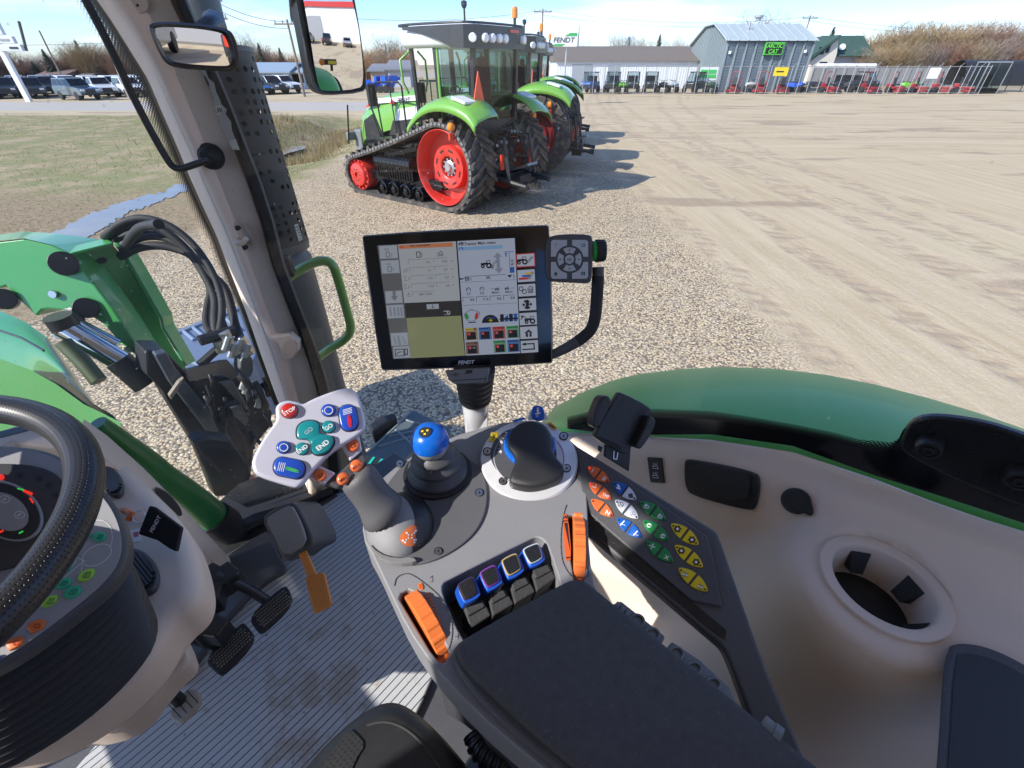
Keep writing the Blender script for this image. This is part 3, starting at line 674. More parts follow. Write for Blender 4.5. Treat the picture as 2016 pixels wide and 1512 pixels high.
t=thing('door_sill','dark front floor sill between the pedal housing and the foot of the tan pillar','sill',PZ(-1.15)(540,1000))
t['kind']='thing';m=MB(DARKM);m.pprism(PZ(-1.14),Z0,[(380,1020),(430,985),(470,950),(540,925),(600,930),(665,972),(612,1005),(570,1085),(505,1118),(440,1145),(395,1080)],.10,-.10);m.build('sill_plate',parent=t,bevel=.008)
m=MB(BLACK);m.bar(PZ(-1.125)(440,1060),PZ(-1.125)(655,965),.012,8);m.build('sill_seal',parent=t)
t=thing('pedal_linkage','black pedal bearing blocks beside the tan dashboard','linkage',PZ(-1.15)(410,1180))
lq=PZ(-.95)
m=MB(BLACK);m.pprism(lq,Z1,[(780,740),(830,705),(860,720),(890,700),(935,735),(925,755),(880,790),(860,800),(850,850),(800,875),(780,850)],.05,-.05);m.build('upper_block',parent=t,bevel=.004)
m=MB(BLACK);m.pprism(lq,Z1,[(690,930),(740,870),(790,910),(820,895),(895,930),(840,1000),(790,990),(760,1010)],.05,-.06);m.build('lower_block',parent=t,bevel=.004)
DZ=PZ(-.66)
dash=thing('dashboard','tan dashboard shell with round black vents beside the steering wheel','dashboard',T(-.25,.7,-1.15))
top=[(-700,700),(-300,440),(0,320),(150,225),(330,172),(430,258),(520,345),(600,425),(690,520),(742,600),(772,700),(782,800),(745,868),(660,930),(560,1100),(300,1320),(-100,1500),(-700,1500)]
m=MB(BEIGE);m.pprism(DZ,Z1,smooth_poly(top,2),.09,-.09);m.build('dash_shell',parent=dash,bevel=.028,seg=5,smooth=40)
skq=PZ(-.84)
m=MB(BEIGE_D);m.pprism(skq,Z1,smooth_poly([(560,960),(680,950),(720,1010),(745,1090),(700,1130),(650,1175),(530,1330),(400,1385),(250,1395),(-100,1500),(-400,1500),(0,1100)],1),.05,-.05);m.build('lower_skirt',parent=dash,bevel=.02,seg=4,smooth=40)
wq=PF(1.04)
oL=[(330,150),(420,215),(560,340),(700,480),(860,650),(945,745),(968,775)];iL=[(360,250),(440,330),(560,430),(680,540),(760,660),(860,800),(940,830)]
m=MB(BEIGE);m.grid([[PF(1.075)(*Z1(*p)) for p in oL],[PF(1.045)(*Z1(p[0]-8,p[1]+10)) for p in oL],[PF(1.03)(*Z1((p[0]+q[0])/2,(p[1]+q[1])/2)) for p,q in zip(oL,iL)],[PF(1.0)(*Z1(*p)) for p in iL]]);m.build('front_sill',parent=dash,smooth=60)
m=MB(BEIGE_D);
for k in range(5):m.bar(PF(1.02)(*Z1(756+k*11,690+k*9-2)),PF(1.02)(*Z1(800+k*7,664+k*9)),.003)
m.build('sill_grille',parent=dash)
def oval_vent(c,rx,ry,rot,label=None):
 q=PZ(-.657);e=MB(GREY_D);e.pprism(q,Z1,ell(c[0],c[1],rx,ry,rot=rot),.012,-.004);v_=e.build('air_vent',parent=dash,bevel=.003,seg=2)
 e=MB(INK);e.pprism(q,Z1,ell(c[0],c[1],rx*.8,ry*.8,rot=rot),.001,.0082);e.build('vent_recess',parent=v_)
 e=MB(BLACK)
 for k in range(-3,4):
  yy=ry*.2*k;hw=rx*.78*math.sqrt(max(0,1-(yy/(ry*.8))**2));cs,sn=math.cos(rot),math.sin(rot)
  e.bar(q.off(.0105)(*Z1(c[0]-hw*cs-yy*sn,c[1]-hw*sn+yy*cs)),q.off(.0105)(*Z1(c[0]+hw*cs-yy*sn,c[1]+hw*sn+yy*cs)),.0035)
 e.build('vent_slat',parent=v_)
oval_vent((432,388),62,40,1.1);oval_vent((530,740),98,78,.9)
m=MB(GREY_D);m.pprism(PF(1.028),Z1,smooth_poly([(598,415),(650,430),(705,490),(716,530),(690,525),(640,480)],2),.008,-.002);m.build('defrost_vent',parent=dash,bevel=.002)
m=MB(WHITE);m.pprism(DZ,Z1,[(505,585),(545,575),(550,625),(515,632)],.001,.0);m.use(REDK);m.pprism(DZ,Z1,[(520,592),(540,588),(542,606),(524,610)],.0015,0);m.build('warning_sticker',parent=dash)
m=MB(BEIGE);m.pprism(PZ(-.60),Z1,[(-100,225),(60,172),(200,148),(262,205),(235,262),(40,240),(-100,320)],.08,-.08);m.build('dash_cowl',parent=dash,bevel=.008,seg=3)
m=MB(BLACK);m.pprism(PZ(-.60),Z1,[(-20,200),(110,172),(125,190),(0,222)],.002,-.001);m.build('top_grille',parent=dash,bevel=.0008)
t=thing('ignition_key','orange ignition key turned in the dashboard lock','key',DZ(*Z1(490,525)))
m=MB(ORANGE);m.tube([DZ.off(.004)(*Z1(468,505)),DZ.off(.012)(*Z1(492,506)),DZ.off(.018)(*Z1(515,522)),DZ.off(.012)(*Z1(500,545))],[.004,.005,.005,.005],8);m.build('key_head',parent=t,smooth=60)
m=MB(STEEL);m.tube([DZ.off(.01)(*Z1(500,530)),DZ.off(.014)(*Z1(530,542))],.0016,6);c0=(545,532);m.tube([DZ.off(.016)(*Z1(c0[0]+26*math.cos(a*PI/9),c0[1]+24*math.sin(a*PI/9))) for a in range(18)],.0012,6,closed=True);m.build('key_ring',parent=t)
fq=Plane(PZ(-.615)(*Z1(620,570)),(.1,-.55,.83))
t=thing('key_fob','black woven key fob with white lettering on the ring','key fob',fq(*Z1(620,570)))
m=MB(M('fob_cloth',(.012,.012,.013),.85,bump=.8,bs=1500));m.pprism(fq,Z1,[(582,487),(600,492),(706,572),(686,667),(660,655),(612,622),(538,598)],.010,-.006);m.build('fob_body',parent=t,bevel=.002)
m=MB(WHITE);m.ptext(fq,Z1,'FENDT',(607,558),(622,530),15,.25,.0048);m.build('fob_lettering',parent=t)
SN=(U*.955-F*.29).normalized();SP=Plane(T(-.24,.6,-.445),SN)
col_=thing('steering_column','dark grey instrument tray and black bellows below the steering wheel','steering column',T(-.25,.65,-1.15))
tray=[(150,255),(240,290),(300,330),(400,420),(460,500),(490,580),(498,650),(480,720),(420,800),(300,900),(150,1015),(0,1115),(-300,1250),(-620,1200),(-700,700),(-520,350),(-250,245),(0,240)]
trs=smooth_poly(tray,2)
m=MB(GREY_D);m.pprism(SP,Z1,trs,.03,-.03);m.build('instrument_tray',parent=col_,bevel=.01,seg=4,smooth=40)
m=MB(GREY_L);m.pprism(SP,Z1,[((x+100)*.965-100,(y-650)*.955+650) for x,y in trs],.001,.0);m.build('tray_face',parent=col_)
def resample(p,n):
 p=[Vector(q) for q in p];p.append(p[0]);d=[0]
 for a,b in zip(p,p[1:]):d.append(d[-1]+(b-a).length)
 out=[];j=0
 for i in range(n):
  t_=d[-1]*i/n
  while d[j+1]<t_:j+=1
  out.append(p[j].lerp(p[j+1],(t_-d[j])/max(1e-9,d[j+1]-d[j])))
 return out
bot=smooth_poly([(300,600),(400,740),(470,800),(545,850),(592,905),(608,970),(590,1050),(540,1125),(450,1225),(330,1330),(180,1430),(0,1530),(-300,1640),(-620,1600),(-700,1000),(-500,600),(0,450)],2)
A=resample([SP.off(-.03)(*Z1((x+100)*.9-100,(y-650)*.92+650)) for x,y in trs],96);B=resample(on(PZ(-.655),Z1,bot),96)
def align(P_):
 c=sum(P_,Vector())/len(P_);k=max(range(len(P_)),key=lambda i:(P_[i]-c).normalized().dot(R));return P_[k:]+P_[:k],c
A,ca=align(A);B,cb=align(B)
def orient(P_,c):
 return P_ if(P_[0]-c).cross(P_[6]-c).z>0 else[P_[0]]+P_[1:][::-1]
A=orient(A,ca);B=orient(B,cb);loops=[];NB=12
for k in range(NB*4+1):
 t_=k/(NB*4);ph=k%4;off=(0,.004,.007,.004)[ph]
 lp=[]
 for a,b in zip(A,B):
  p=a.lerp(b,t_);c=ca.lerp(cb,t_);d=(p-c);d.z=0;d.normalize();lp.append(p+d*(off+.006*math.sin(PI*t_)))
 loops.append(lp)
m=MB(BELLOWS);m.loft(loops,True,False);m.build('bellows',parent=col_,smooth=70)
clus=thing('instrument_cluster','round dashboard gauge with lit red and green warning lamps','gauge',SP(*Z1(30,500)))
sq=SP.off(.002)
m=MB(M('cluster_face',(.05,.05,.055),.45,var=.1));m.pprism(sq,Z1,smooth_poly([(-400,380),(-150,325),(80,322),(190,345),(245,385),(268,450),(255,540),(200,640),(90,720),(-100,760),(-400,700)],2),.002,0);m.build('cluster_face',parent=clus)
m=MB(GREY_L);m.pprism(sq,Z1,ell(25,505,150,108,40,rot=.5),.004,.001);m.build('gauge_ring',parent=clus,bevel=.0015)
m=MB(INK);m.pprism(sq,Z1,ell(22,507,140,100,40,rot=.5),.0015,.0046);m.use(GREY_L);m.pprism(sq,Z1,ell(20,510,96,68,40,rot=.5),.001,.0062);m.build('gauge_dial',parent=clus)
RL=screen_mat('red_lamp',(.9,.03,.02),1.0);GL_=screen_mat('green_lamp',(.02,.7,.1),.8)
m=MB(RL);m.pprism(sq,Z1,ell(2,375,14,11),.001,.003);m.build('warning_lamp',parent=clus);m=MB(RL);m.pline(sq,Z1,[(96,430),(122,440)],11,.0064);m.build('warning_lamp',parent=clus);m=MB(RL);m.pline(sq,Z1,[(118,460),(128,474)],7,.0064);m.build('warning_lamp',parent=clus);m=MB(GL_);m.pline(sq,Z1,[(70,420),(92,426)],6,.0064);m.pline(sq,Z1,[(76,594),(88,588)],6,.0064);m.build('warning_lamp',parent=clus);m=MB(RL);m.pline(sq,Z1,[(0,590),(10,585)],8,.0064);m.build('warning_lamp',parent=clus)
m=MB(INK)
for c in((75,368),(150,380),(190,406),(215,445),(218,488)):m.pline(sq,Z1,ell(c[0],c[1],10,8,10),3,.003,True);m.pline(sq,Z1,[(c[0]-5,c[1]+3),(c[0]+6,c[1]-3)],3,.003)
m.build('gauge_symbol',parent=clus);m=MB(WHITE)
for c in((18,462),(76,523)):m.pline(sq,Z1,ell(c[0],c[1],20,14,14),2,.0074,True);m.pline(sq,Z1,[(c[0]-6,c[1]+4),(c[0]+4,c[1]-4)],4,.0074)
m.build('gauge_symbol',parent=clus)
KG=M('key_green',(.03,.42,.22),.4,var=.04);KL=M('key_lime',(.35,.62,.06),.4,var=.04)
def tkey(c,rx,ry,rot,mt,shape=None):
 e=MB(mt);e.ppill(SP,Z1,shape or ell(c[0],c[1],rx,ry,22,rot),.003,.001);k_=e.build('light_key',parent=col_,smooth=60)
 e=MB(M('key_ink_green',(.01,.16,.09),.5));e.pline(SP,Z1,[(c[0]-rx*.45,c[1]+ry*.3),(c[0]-rx*.1,c[1]-ry*.45),(c[0]+rx*.4,c[1]-ry*.5),(c[0]+rx*.25,c[1]+ry*.3)],2.6,.0046,True);e.pline(SP,Z1,[(c[0]-rx*.1,c[1]+ry*.3),(c[0]+rx*.1,c[1]-ry*.5)],2.4,.0046);e.build('key_symbol',parent=k_)
tkey((390,610),27,19,-.2,KG);tkey((338,602),20,14,-.3,KG);tkey((255,728),32,20,-.6,KG);tkey((250,792),34,19,-.45,KG);tkey((285,826),38,22,-.45,KG)
tkey((338,760),35,25,-.4,KL,smooth_poly([(303,785),(312,752),(345,735),(374,734),(368,762),(340,784)],1));tkey((198,862),36,24,-.5,KL,smooth_poly([(158,885),(175,852),(205,838),(232,838),(222,865),(190,886)],1))
m=MB(ORANGE);tk=[(106,965),(118,945),(165,930),(182,940),(170,968),(125,988)]
m.ppill(SP,Z1,tk,.003,.001);m.ppill(SP,Z1,[(x-83,y+67) for x,y in tk],.003,.001);m.use(REDK)
for dx,dy in((0,0),(-83,67)):m.pline(SP,Z1,ell(145+dx,957+dy,12,8,10),3,.0046,True)
m.build('orange_key',parent=col_,smooth=60)
m=MB(BLUE);m.ppill(SP,Z1,[(-20,1085),(0,1072),(6,1082),(-6,1100),(-25,1105)],.003,.001);m.build('blue_key',parent=col_)
m=MB(WHITE);m.pline(SP,Z1,ell(378,680,62,36,30,rot=-.5),2.5,.0016,True);m.pline(SP,Z1,smooth_poly([(350,550),(400,540),(435,570),(440,620),(430,650)],2,False),2.2,.0016);m.pline(SP,Z1,[(335,705),(300,690),(290,715),(262,735)],2.2,.0016);m.pline(SP,Z1,[(320,715),(318,745)],2.2,.0016);m.pline(SP,Z1,[(330,700),(250,770)],2.2,.0016);m.build('key_outline',parent=col_)
WC=T(-.237,.600,-.342);wn=(U*math.cos(.118)-(F*math.cos(-.097)+R*math.sin(-.097))*math.sin(.118)).normalized()
wf=frame_n(WC,wn,R)
st_=thing('steering_wheel','black perforated leather steering wheel at the left edge','steering wheel',WC)
def wheel_mat():
 m,nt,N,L,p=new_mat('perforated_leather')
 tc=N.new('ShaderNodeUVMap')
 vo=N.new('ShaderNodeTexVoronoi');vo.voronoi_dimensions='2D';vo.inputs['Randomness'].default_value=.0;vo.inputs['Scale'].default_value=1;L.new(tc.outputs[0],vo.inputs['Vector'])
 mr=N.new('ShaderNodeMapRange');mr.inputs['From Min'].default_value=.16;mr.inputs['From Max'].default_value=.24;L.new(vo.outputs['Distance'],mr.inputs['Value'])
 mx=N.new('ShaderNodeMix');mx.data_type='RGBA';L.new(mr.outputs[0],mx.inputs['Factor']);mx.inputs['A'].default_value=(.003,.003,.003,1);mx.inputs['B'].default_value=(.022,.022,.023,1)
 L.new(mx.outputs['Result'],p.inputs['Base Color']);p.inputs['Roughness'].default_value=.38
 b=N.new('ShaderNodeBump');b.inputs['Distance'].default_value=.002;b.inputs['Strength'].default_value=.7;L.new(mr.outputs[0],b.inputs['Height']);L.new(b.outputs[0],p.inputs['Normal']);return m
nu,nv=120,18;vs=[];fs=[]
for i in range(nu):
 a=2*PI*i/nu;d=wf.x*math.cos(a)+wf.y*math.sin(a)
 for k in range(nv):
  b=2*PI*k/nv;vs.append(WC+d*(.2+.0165*math.cos(b))+wn*(.0165*math.sin(b)))
for i in range(nu):
 for k in range(nv):fs.append((i*nv+k,((i+1)%nu)*nv+k,((i+1)%nu)*nv+(k+1)%nv,i*nv+(k+1)%nv))
m=MB(wheel_mat());m.raw(vs,fs);rim=m.build('wheel_rim',parent=st_,smooth=80)
uv=rim.data.uv_layers.new(name='uv');
for pi_,p in enumerate(rim.data.polygons):
 i,k=divmod(pi_,nv)
 for li,(ii,kk) in zip(p.loop_indices,((i,k),(i+1,k),(i+1,k+1),(i,k+1))):uv.data[li].uv=(ii*2.6,kk*24/nv)
m=MB(BLACK)
for a in(-1.05,1.15,3.2):
 d=wf.x*math.cos(a)+wf.y*math.sin(a);s_=wn.cross(d);L_=[]
 for rr,w_,z_ in((.05,.035,-.03),(.10,.024,-.022),(.15,.018,-.008),(.19,.022,0)):
  L_.append([WC+d*rr+s_*w_+wn*(z_+.006),WC+d*rr-s_*w_+wn*(z_+.006),WC+d*rr-s_*w_+wn*(z_-.006),WC+d*rr+s_*w_+wn*(z_-.006)])
 m.loft(L_)
m.build('wheel_spoke',parent=st_,bevel=.003)
m=MB(BLACK);m.lathe(wf,[(.062,-.045),(.065,-.02),(.055,-.008),(0,-.004)],32);m.build('wheel_hub',parent=st_,smooth=50)
seat=thing('driver_seat','black leather driver seat cushion with perforated centre and stitched edge','seat',T(-.05,0,-1.15))
sz=PZ(-.60)
so_=smooth_poly([(520,1600),(585,1512),(650,1440),(715,1388),(765,1368),(810,1385),(870,1440),(930,1512),(990,1600),(1000,1900),(500,1900)],2)
m=MB(LEATH);m.pprism(sz,Z0,so_,.11,-.11);m.build('seat_cushion',parent=seat,bevel=.03,seg=5,smooth=40)
def perf():
 m,nt,N,L,p=new_mat('perforated_seat');tc=N.new('ShaderNodeNewGeometry');mp=N.new('ShaderNodeMapping');mp.inputs['Rotation'].default_value=(0,0,.6);mp.inputs['Scale'].default_value=(210,210,0);L.new(tc.outputs['Position'],mp.inputs['Vector'])
 vo=N.new('ShaderNodeTexVoronoi');vo.voronoi_dimensions='2D';vo.inputs['Randomness'].default_value=0;vo.inputs['Scale'].default_value=1;L.new(mp.outputs[0],vo.inputs['Vector'])
 mr=N.new('ShaderNodeMapRange');mr.inputs['From Min'].default_value=.2;mr.inputs['From Max'].default_value=.28;L.new(vo.outputs['Distance'],mr.inputs['Value'])
 mx=N.new('ShaderNodeMix');mx.data_type='RGBA';L.new(mr.outputs[0],mx.inputs['Factor']);mx.inputs['A'].default_value=(.001,.001,.001,1);mx.inputs['B'].default_value=(.016,.018,.02,1);L.new(mx.outputs['Result'],p.inputs['Base Color']);p.inputs['Roughness'].default_value=.5;return m
m=MB(perf());m.pprism(sz,Z2,smooth_poly([(580,1700),(650,1500),(725,1390),(770,1335),(800,1350),(848,1405),(800,1475),(710,1700)],1),.003,-.001);m.build('perforated_panel',parent=seat,bevel=.001)
m=MB(M('seam_thread',(.05,.05,.05),.8));
for seam in([(850,1320),(930,1300),(1010,1325),(1080,1380),(1140,1450),(1200,1540)],):
 s2=smooth_poly(seam,2,False)
 for i in range(0,len(s2)-1,1):m.bar(sz.off(.0005)(*Z2(*s2[i])),sz.off(.0005)(*Z2(*s2[i+1])),.0011,5)
m.build('seam',parent=seat)
m=MB(LEATH);fr=Fr(T(-.06,-.42,-.42),R,F*.97+U*.2,U);m.box(fr,(0,0,0),(.44,.11,.46));m.build('backrest',parent=seat,bevel=.04,seg=4,smooth=40)
m=MB(GREY_D);fr=Fr(T(0,0,0),R,F,U);m.box(fr,(-.02,-.02,-.93),(.36,.36,.42));m.build('seat_base',parent=seat,bevel=.02)
fr=Fr(EYE,R,F,U)
def shell(name,label,cat,mat_,boxes,bev=.01):
 m=MB(mat_)
 for c,d in boxes:m.box(fr,c,d)
 return tag(m.build(name,bevel=bev,loc=fr(*boxes[0][0])),label,cat)
shell('cab_roof','tan lined cab roof with an added front visor that shades the pillar','roof',BEIGE,[((-.08,-.02,.60),(1.60,2.2,.13)),((-.55,1.36,.58),(.84,.54,.10))],.03)  # front-left box is a visor added to shade the windscreen pillar
for nm,c,d in(('right',(.70,-.62,-.25),(.07,.10,1.6)),('left',(-.86,-.15,-.25),(.06,.09,1.6)),('rear',(-.80,-.85,-.25),(.09,.09,1.6)),('frontleft',(-.80,1.1,-.25),(.09,.09,1.6))):
 shell('cab_post',{'right':'tan right-hand rear cab post','left':'tan left-hand middle cab post','rear':'tan left-hand rear cab post','frontleft':'tan left-hand front cab post'}[nm],'post',BEIGE,[(c,d)],.015)
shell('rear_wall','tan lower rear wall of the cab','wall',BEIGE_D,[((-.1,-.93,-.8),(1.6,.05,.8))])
shell('door_shade_bar','unseen left door bar shaped to shade the floor','door',BEIGE_D,[((-.86,.6,-.55),(.05,1.5,.30))])  # unseen bar, its height and length shaped to shade the floor mat
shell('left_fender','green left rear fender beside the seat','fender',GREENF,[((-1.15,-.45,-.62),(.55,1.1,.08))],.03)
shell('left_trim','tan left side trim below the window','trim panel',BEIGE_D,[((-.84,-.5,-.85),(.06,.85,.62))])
shell('sun_blocker','added unseen grey panel blocking the sun at the left rear window','sun blocker',GREY_L,[((-.87,-.22,.075),(.012,1.46,.94))],.003)  # unseen panel added to block sun from the arm pad and side trim
t=thing('side_mirror','added unseen left mirror that shades the tan pillar','mirror',T(-1.02,1.58,.3))  # added out of view so its shadow falls on the windscreen pillar
m=MB(BLACK);m.box(Fr(T(-1.02,1.58,.30),R*.8+F*.6,F*.8-R*.6,U),(0,0,0),(.26,.06,.46));m.build('mirror_shell',parent=t,bevel=.015)
m=MB(MIRR);m.box(Fr(T(-1.02,1.58,.30),R*.8+F*.6,F*.8-R*.6,U),(0,-.033,0),(.23,.004,.42));m.build('mirror_glass',parent=t)
pane=[(.33,1.13),(.40,.98),(.47,.82),(.54,.64),(.595,.45),(.62,.25),(.632,0),(.636,-.3),(.636,-.6)]
BOT=[-1.15,-1.15,-1.02,-.88,-.70,-.575,-.468,-.436,-.43]
m=MB(GLASS);m.grid([[T(r,f,z+.0) for(r,f),z in zip(pane,BOT)],[T(r,f,.63) for r,f in pane]]);tag(m.build('side_window',smooth=80,loc=T(.6,.3,-.6)),'large clear curved side window right of the pillar','window')
m=MB(GLASSW);wl=[(.30,1.135),(.15,1.20),(0,1.235),(-.25,1.25),(-.5,1.235),(-.78,1.13)]
m.grid([[T(r,f+.0,-1.12 if r>.1 else-.78) for r,f in wl],[T(r,f-.02,.63) for r,f in wl]]);tag(m.build('windscreen',smooth=80,loc=T(0,1.2,-.7)),'dusty curved front windscreen left of the pillar','windscreen')
def frit():
 m,nt,N,L,p=new_mat('dotted_border');p.inputs['Base Color'].default_value=(.008,.008,.008,1);p.inputs['Roughness'].default_value=.3
 out=N['Material Output'];uvn=N.new('ShaderNodeUVMap');sx=N.new('ShaderNodeSeparateXYZ');L.new(uvn.outputs[0],sx.inputs[0])
 mp=N.new('ShaderNodeMapping');mp.inputs['Rotation'].default_value=(0,0,PI/4);L.new(uvn.outputs[0],mp.inputs['Vector'])
 vo=N.new('ShaderNodeTexVoronoi');vo.voronoi_dimensions='2D';vo.inputs['Randomness'].default_value=0;vo.inputs['Scale'].default_value=1;L.new(mp.outputs[0],vo.inputs['Vector'])
 mr=N.new('ShaderNodeMapRange');mr.inputs['From Min'].default_value=0;mr.inputs['From Max'].default_value=9;mr.inputs['To Min'].default_value=.75;mr.inputs['To Max'].default_value=.12;L.new(sx.outputs['Y'],mr.inputs['Value'])
 lt=N.new('ShaderNodeMath');lt.operation='LESS_THAN';L.new(vo.outputs['Distance'],lt.inputs[0]);L.new(mr.outputs[0],lt.inputs[1])
 tr=N.new('ShaderNodeBsdfTransparent');mx=N.new('ShaderNodeMixShader');L.new(lt.outputs[0],mx.inputs[0]);L.new(tr.outputs[0],mx.inputs[1]);L.new(p.outputs[0],mx.inputs[2]);L.new(mx.outputs[0],out.inputs['Surface']);return m
FR=frit()
def frit_strip(name,rowA,rowB,label,step=.0042,rows_=9):
 m=MB(FR);m.grid([rowA,rowB]);o=m.build(name,loc=rowA[0]);uv=o.data.uv_layers.new(name='uv');d=[0]
 for a,b in zip(rowA,rowA[1:]):d.append(d[-1]+(b-a).length/step)
 for i,p in enumerate(o.data.polygons):
  for li,q in zip(p.loop_indices,((d[i],0),(d[i+1],0),(d[i+1],rows_),(d[i],rows_))):uv.data[li].uv=q
 return tag(o,label,'glass border')
yy=list(range(-60,800,20))
frit_strip('glass_border',[PY(1.064)(xat(eL,y)-5,y) for y in yy],[PY(1.066)(xat(eL,y)-5-max(4,44-abs(y-60)*.055),y) for y in yy],'dotted black border of the windscreen along the tan pillar',.0050,9)
CZ=PZ(-.44)
con=thing('armrest_console','grey armrest console with a foam pad, key panel and recessed levers','console',T(.25,.1,-1.15))
Hout=[(712,1055),(718,1000),(742,950),(795,905),(885,860),(975,834),(1030,827),(1095,842),(1150,890),(1157,1000),(1160,1090),(1172,1168),(1215,1205),(1400,1352),(1600,1522),(1780,1680),(1280,1680),(1060,1508),(935,1402),(850,1308),(800,1235),(760,1150),(735,1095)]
def cutter(pl,z,pts,h,e=.02):c=MB();c.pprism(pl,z,pts,h+e,-h);return c.build('cut')
def cor(pts,k=14):
 out=[];n=len(pts)
 for i in range(n):
  a,b,c=pts[i-1],pts[i],pts[(i+1)%n]
  for q in(a,c):
   l=math.hypot(q[0]-b[0],q[1]-b[1]);out.append((b[0]+(q[0]-b[0])*k/l,b[1]+(q[1]-b[1])*k/l))
 return out
hs=MB(GREY);hs.pprism(CZ,Z0,smooth_poly(Hout,1),.05,-.05);hs=hs.build('console_housing',parent=con,bevel=.006,seg=3,smooth=40)
REC=[(650,470),(700,435),(1310,140),(1350,130),(1400,150),(1440,210),(1535,500),(1520,525),(870,920),(825,905),(745,770),(650,540)]
WL=[(328,575),(345,535),(395,510),(430,525),(560,740),(690,945),(700,985),(660,1045),(620,1035),(560,960)]
WR=[(1578,-15),(1600,-30),(1680,-20),(1692,20),(1702,440),(1690,462),(1650,468),(1628,450),(1602,300),(1585,100)]
carve(hs,[cutter(CZ,Z4,smooth_poly(REC,1),.045),cutter(CZ,Z4,WL,.04),cutter(CZ,Z4,WR,.04)])
m=MB(BLACK);m.ppoly(CZ,Z4,REC,-.044);m.ppoly(CZ,Z4,WL,-.039);m.ppoly(CZ,Z4,WR,-.039);m.build('recess_floor',parent=con)
m=MB(GREY_D);m.pprism(CZ,Z0,smooth_poly([(884,1300),(893,1270),(920,1250),(1100,1150),(1130,1140),(1160,1148),(1180,1168),(1590,1500),(1780,1660),(1300,1660),(1085,1507),(950,1390)],1),.011,0);m.build('pad_frame',parent=con,bevel=.005,seg=3,smooth=40)
padp=[(899,1300),(903,1282),(922,1264),(1105,1161),(1130,1152),(1152,1157),(1170,1174),(1580,1507),(1745,1640),(1290,1640),(1106,1505),(925,1338)]
m=MB(PADM);pq=CZ.off(.006);a=on(pq,Z0,smooth_poly(padp,2));c=sum(a,Vector())/len(a);a=_ccw(a,U)
def inset(k,h):return[p.lerp(c,k)+U*h for p in a]
m.loft([inset(0,0),inset(0,.009),inset(.012,.0125),inset(.04,.015),inset(.12,.0165),inset(.5,.0175),inset(.98,.0178)],True,True);m.build('arm_pad',parent=con,smooth=60)
for out,inn in(([(318,560),(330,500),(395,470),(450,480),(560,560),(660,650),(720,760),(738,860),(730,960),(700,1040),(650,1072),(620,1060)],WL),([(1560,-20),(1545,20),(1518,160),(1520,360),(1560,450),(1600,495),(1640,505),(1712,500),(1716,470),(1712,430)],None)):
 m=MB(GREY_D);m.pline(CZ,Z4,smooth_poly(out,2,False),6,.0006);m.build('roller_surround',parent=con)
m=MB(INK);m.pline(CZ,Z4,[(572,505),(592,490),(592,530),(578,535)],3,.0005);m.build('moulded_mark',parent=con);m=MB(INK);m.pline(CZ,Z4,[(775,905),(778,945)],4,.0005);m.pline(CZ,Z4,[(757,928),(797,922)],4,.0005);m.build('moulded_mark',parent=con)
def roller(name_label,a,b,w,tabside):
 p0=CZ(*Z4(*a));p1=CZ(*Z4(*b));ax=(p1-p0).normalized();L_=(p1-p0).length;lat=ax.cross(U);rad=L_*.72;c=(p0+p1)/2-U*math.sqrt(max(rad**2-(L_/2)**2,1e-6))
 t=thing('thumb_roller',name_label,'roller',c);hw=w/2;m=MB(ORANGE);n=132;loops=[]
 for k in(-1,-.86,.86,1):
  loops.append([c+(ax*math.cos(2*PI*i/n)+U*math.sin(2*PI*i/n))*(rad*(.96 if abs(k)==1 else 1)*(1+.016*(1 if math.sin(2*PI*i/n*22)>0 else-.6)))+lat*hw*k for i in range(n)])
 m.loft(loops);m.build('roller_wheel',parent=t,smooth=25)
 m=MB(ORANGE);d=(ax*math.cos(tabside[0])+U*math.sin(tabside[0]));fr=Fr(c,lat,d.cross(lat),d);m.box(fr,(hw*tabside[1],0,rad*1.01),(w*1.0 if tabside[1] else w,.011,.010));m.build('roller_tab',parent=t,bevel=.003,seg=3)
roller('orange ribbed thumb roller at the left edge of the grey console',(440,620),(655,985),.0145,(.45,.5))
roller('orange ribbed thumb roller beside the key panel',(1645,70),(1655,455),.0135,(2.5,.0))
m=MB(ORANGE);
for k in range(13):
 t_=k/12;cx,cy=540+130*t_**1.05,600+255*t_;hw=17*(1-t_*.85)
 if k:m.ppoly(CZ,Z4,[(cx-hw,cy-2-hw*.2+4),(cx+hw,cy-8-hw*.4),(cx+hw+4,cy+3-hw*.4),(cx-hw+4,cy+12-hw*.2)],.0012)
m.ppoly(CZ,Z4,smooth_poly([(482,552),(512,535),(530,580),(500,598)],1),.0012);m.use(REDK);m.pline(CZ,Z4,[(497,555),(508,553),(515,575),(502,580)],3,.0018,True);m.build('scale_mark',parent=con)
m=MB(M('orange_label',(.62,.11,.02),.45));m.pprism(CZ,Z4,smooth_poly([(1530,48),(1568,42),(1598,370),(1560,378),(1550,370)],1),.001,.0004);lb=m.build('roller_label',parent=con)
m=MB(INK);m.ppoly(CZ,Z4,[(1542,108),(1566,106),(1586,318)],.0018);m.ptext(CZ,Z4,'MAX',(1552,93),(1570,91),12,e=.0018);m.ptext(CZ,Z4,'MIN',(1572,358),(1590,355),12,e=.0018);m.pline(CZ,Z4,[(1538,75),(1550,56),(1556,75),(1562,62)],5,.0018);m.build('label_print',parent=lb)
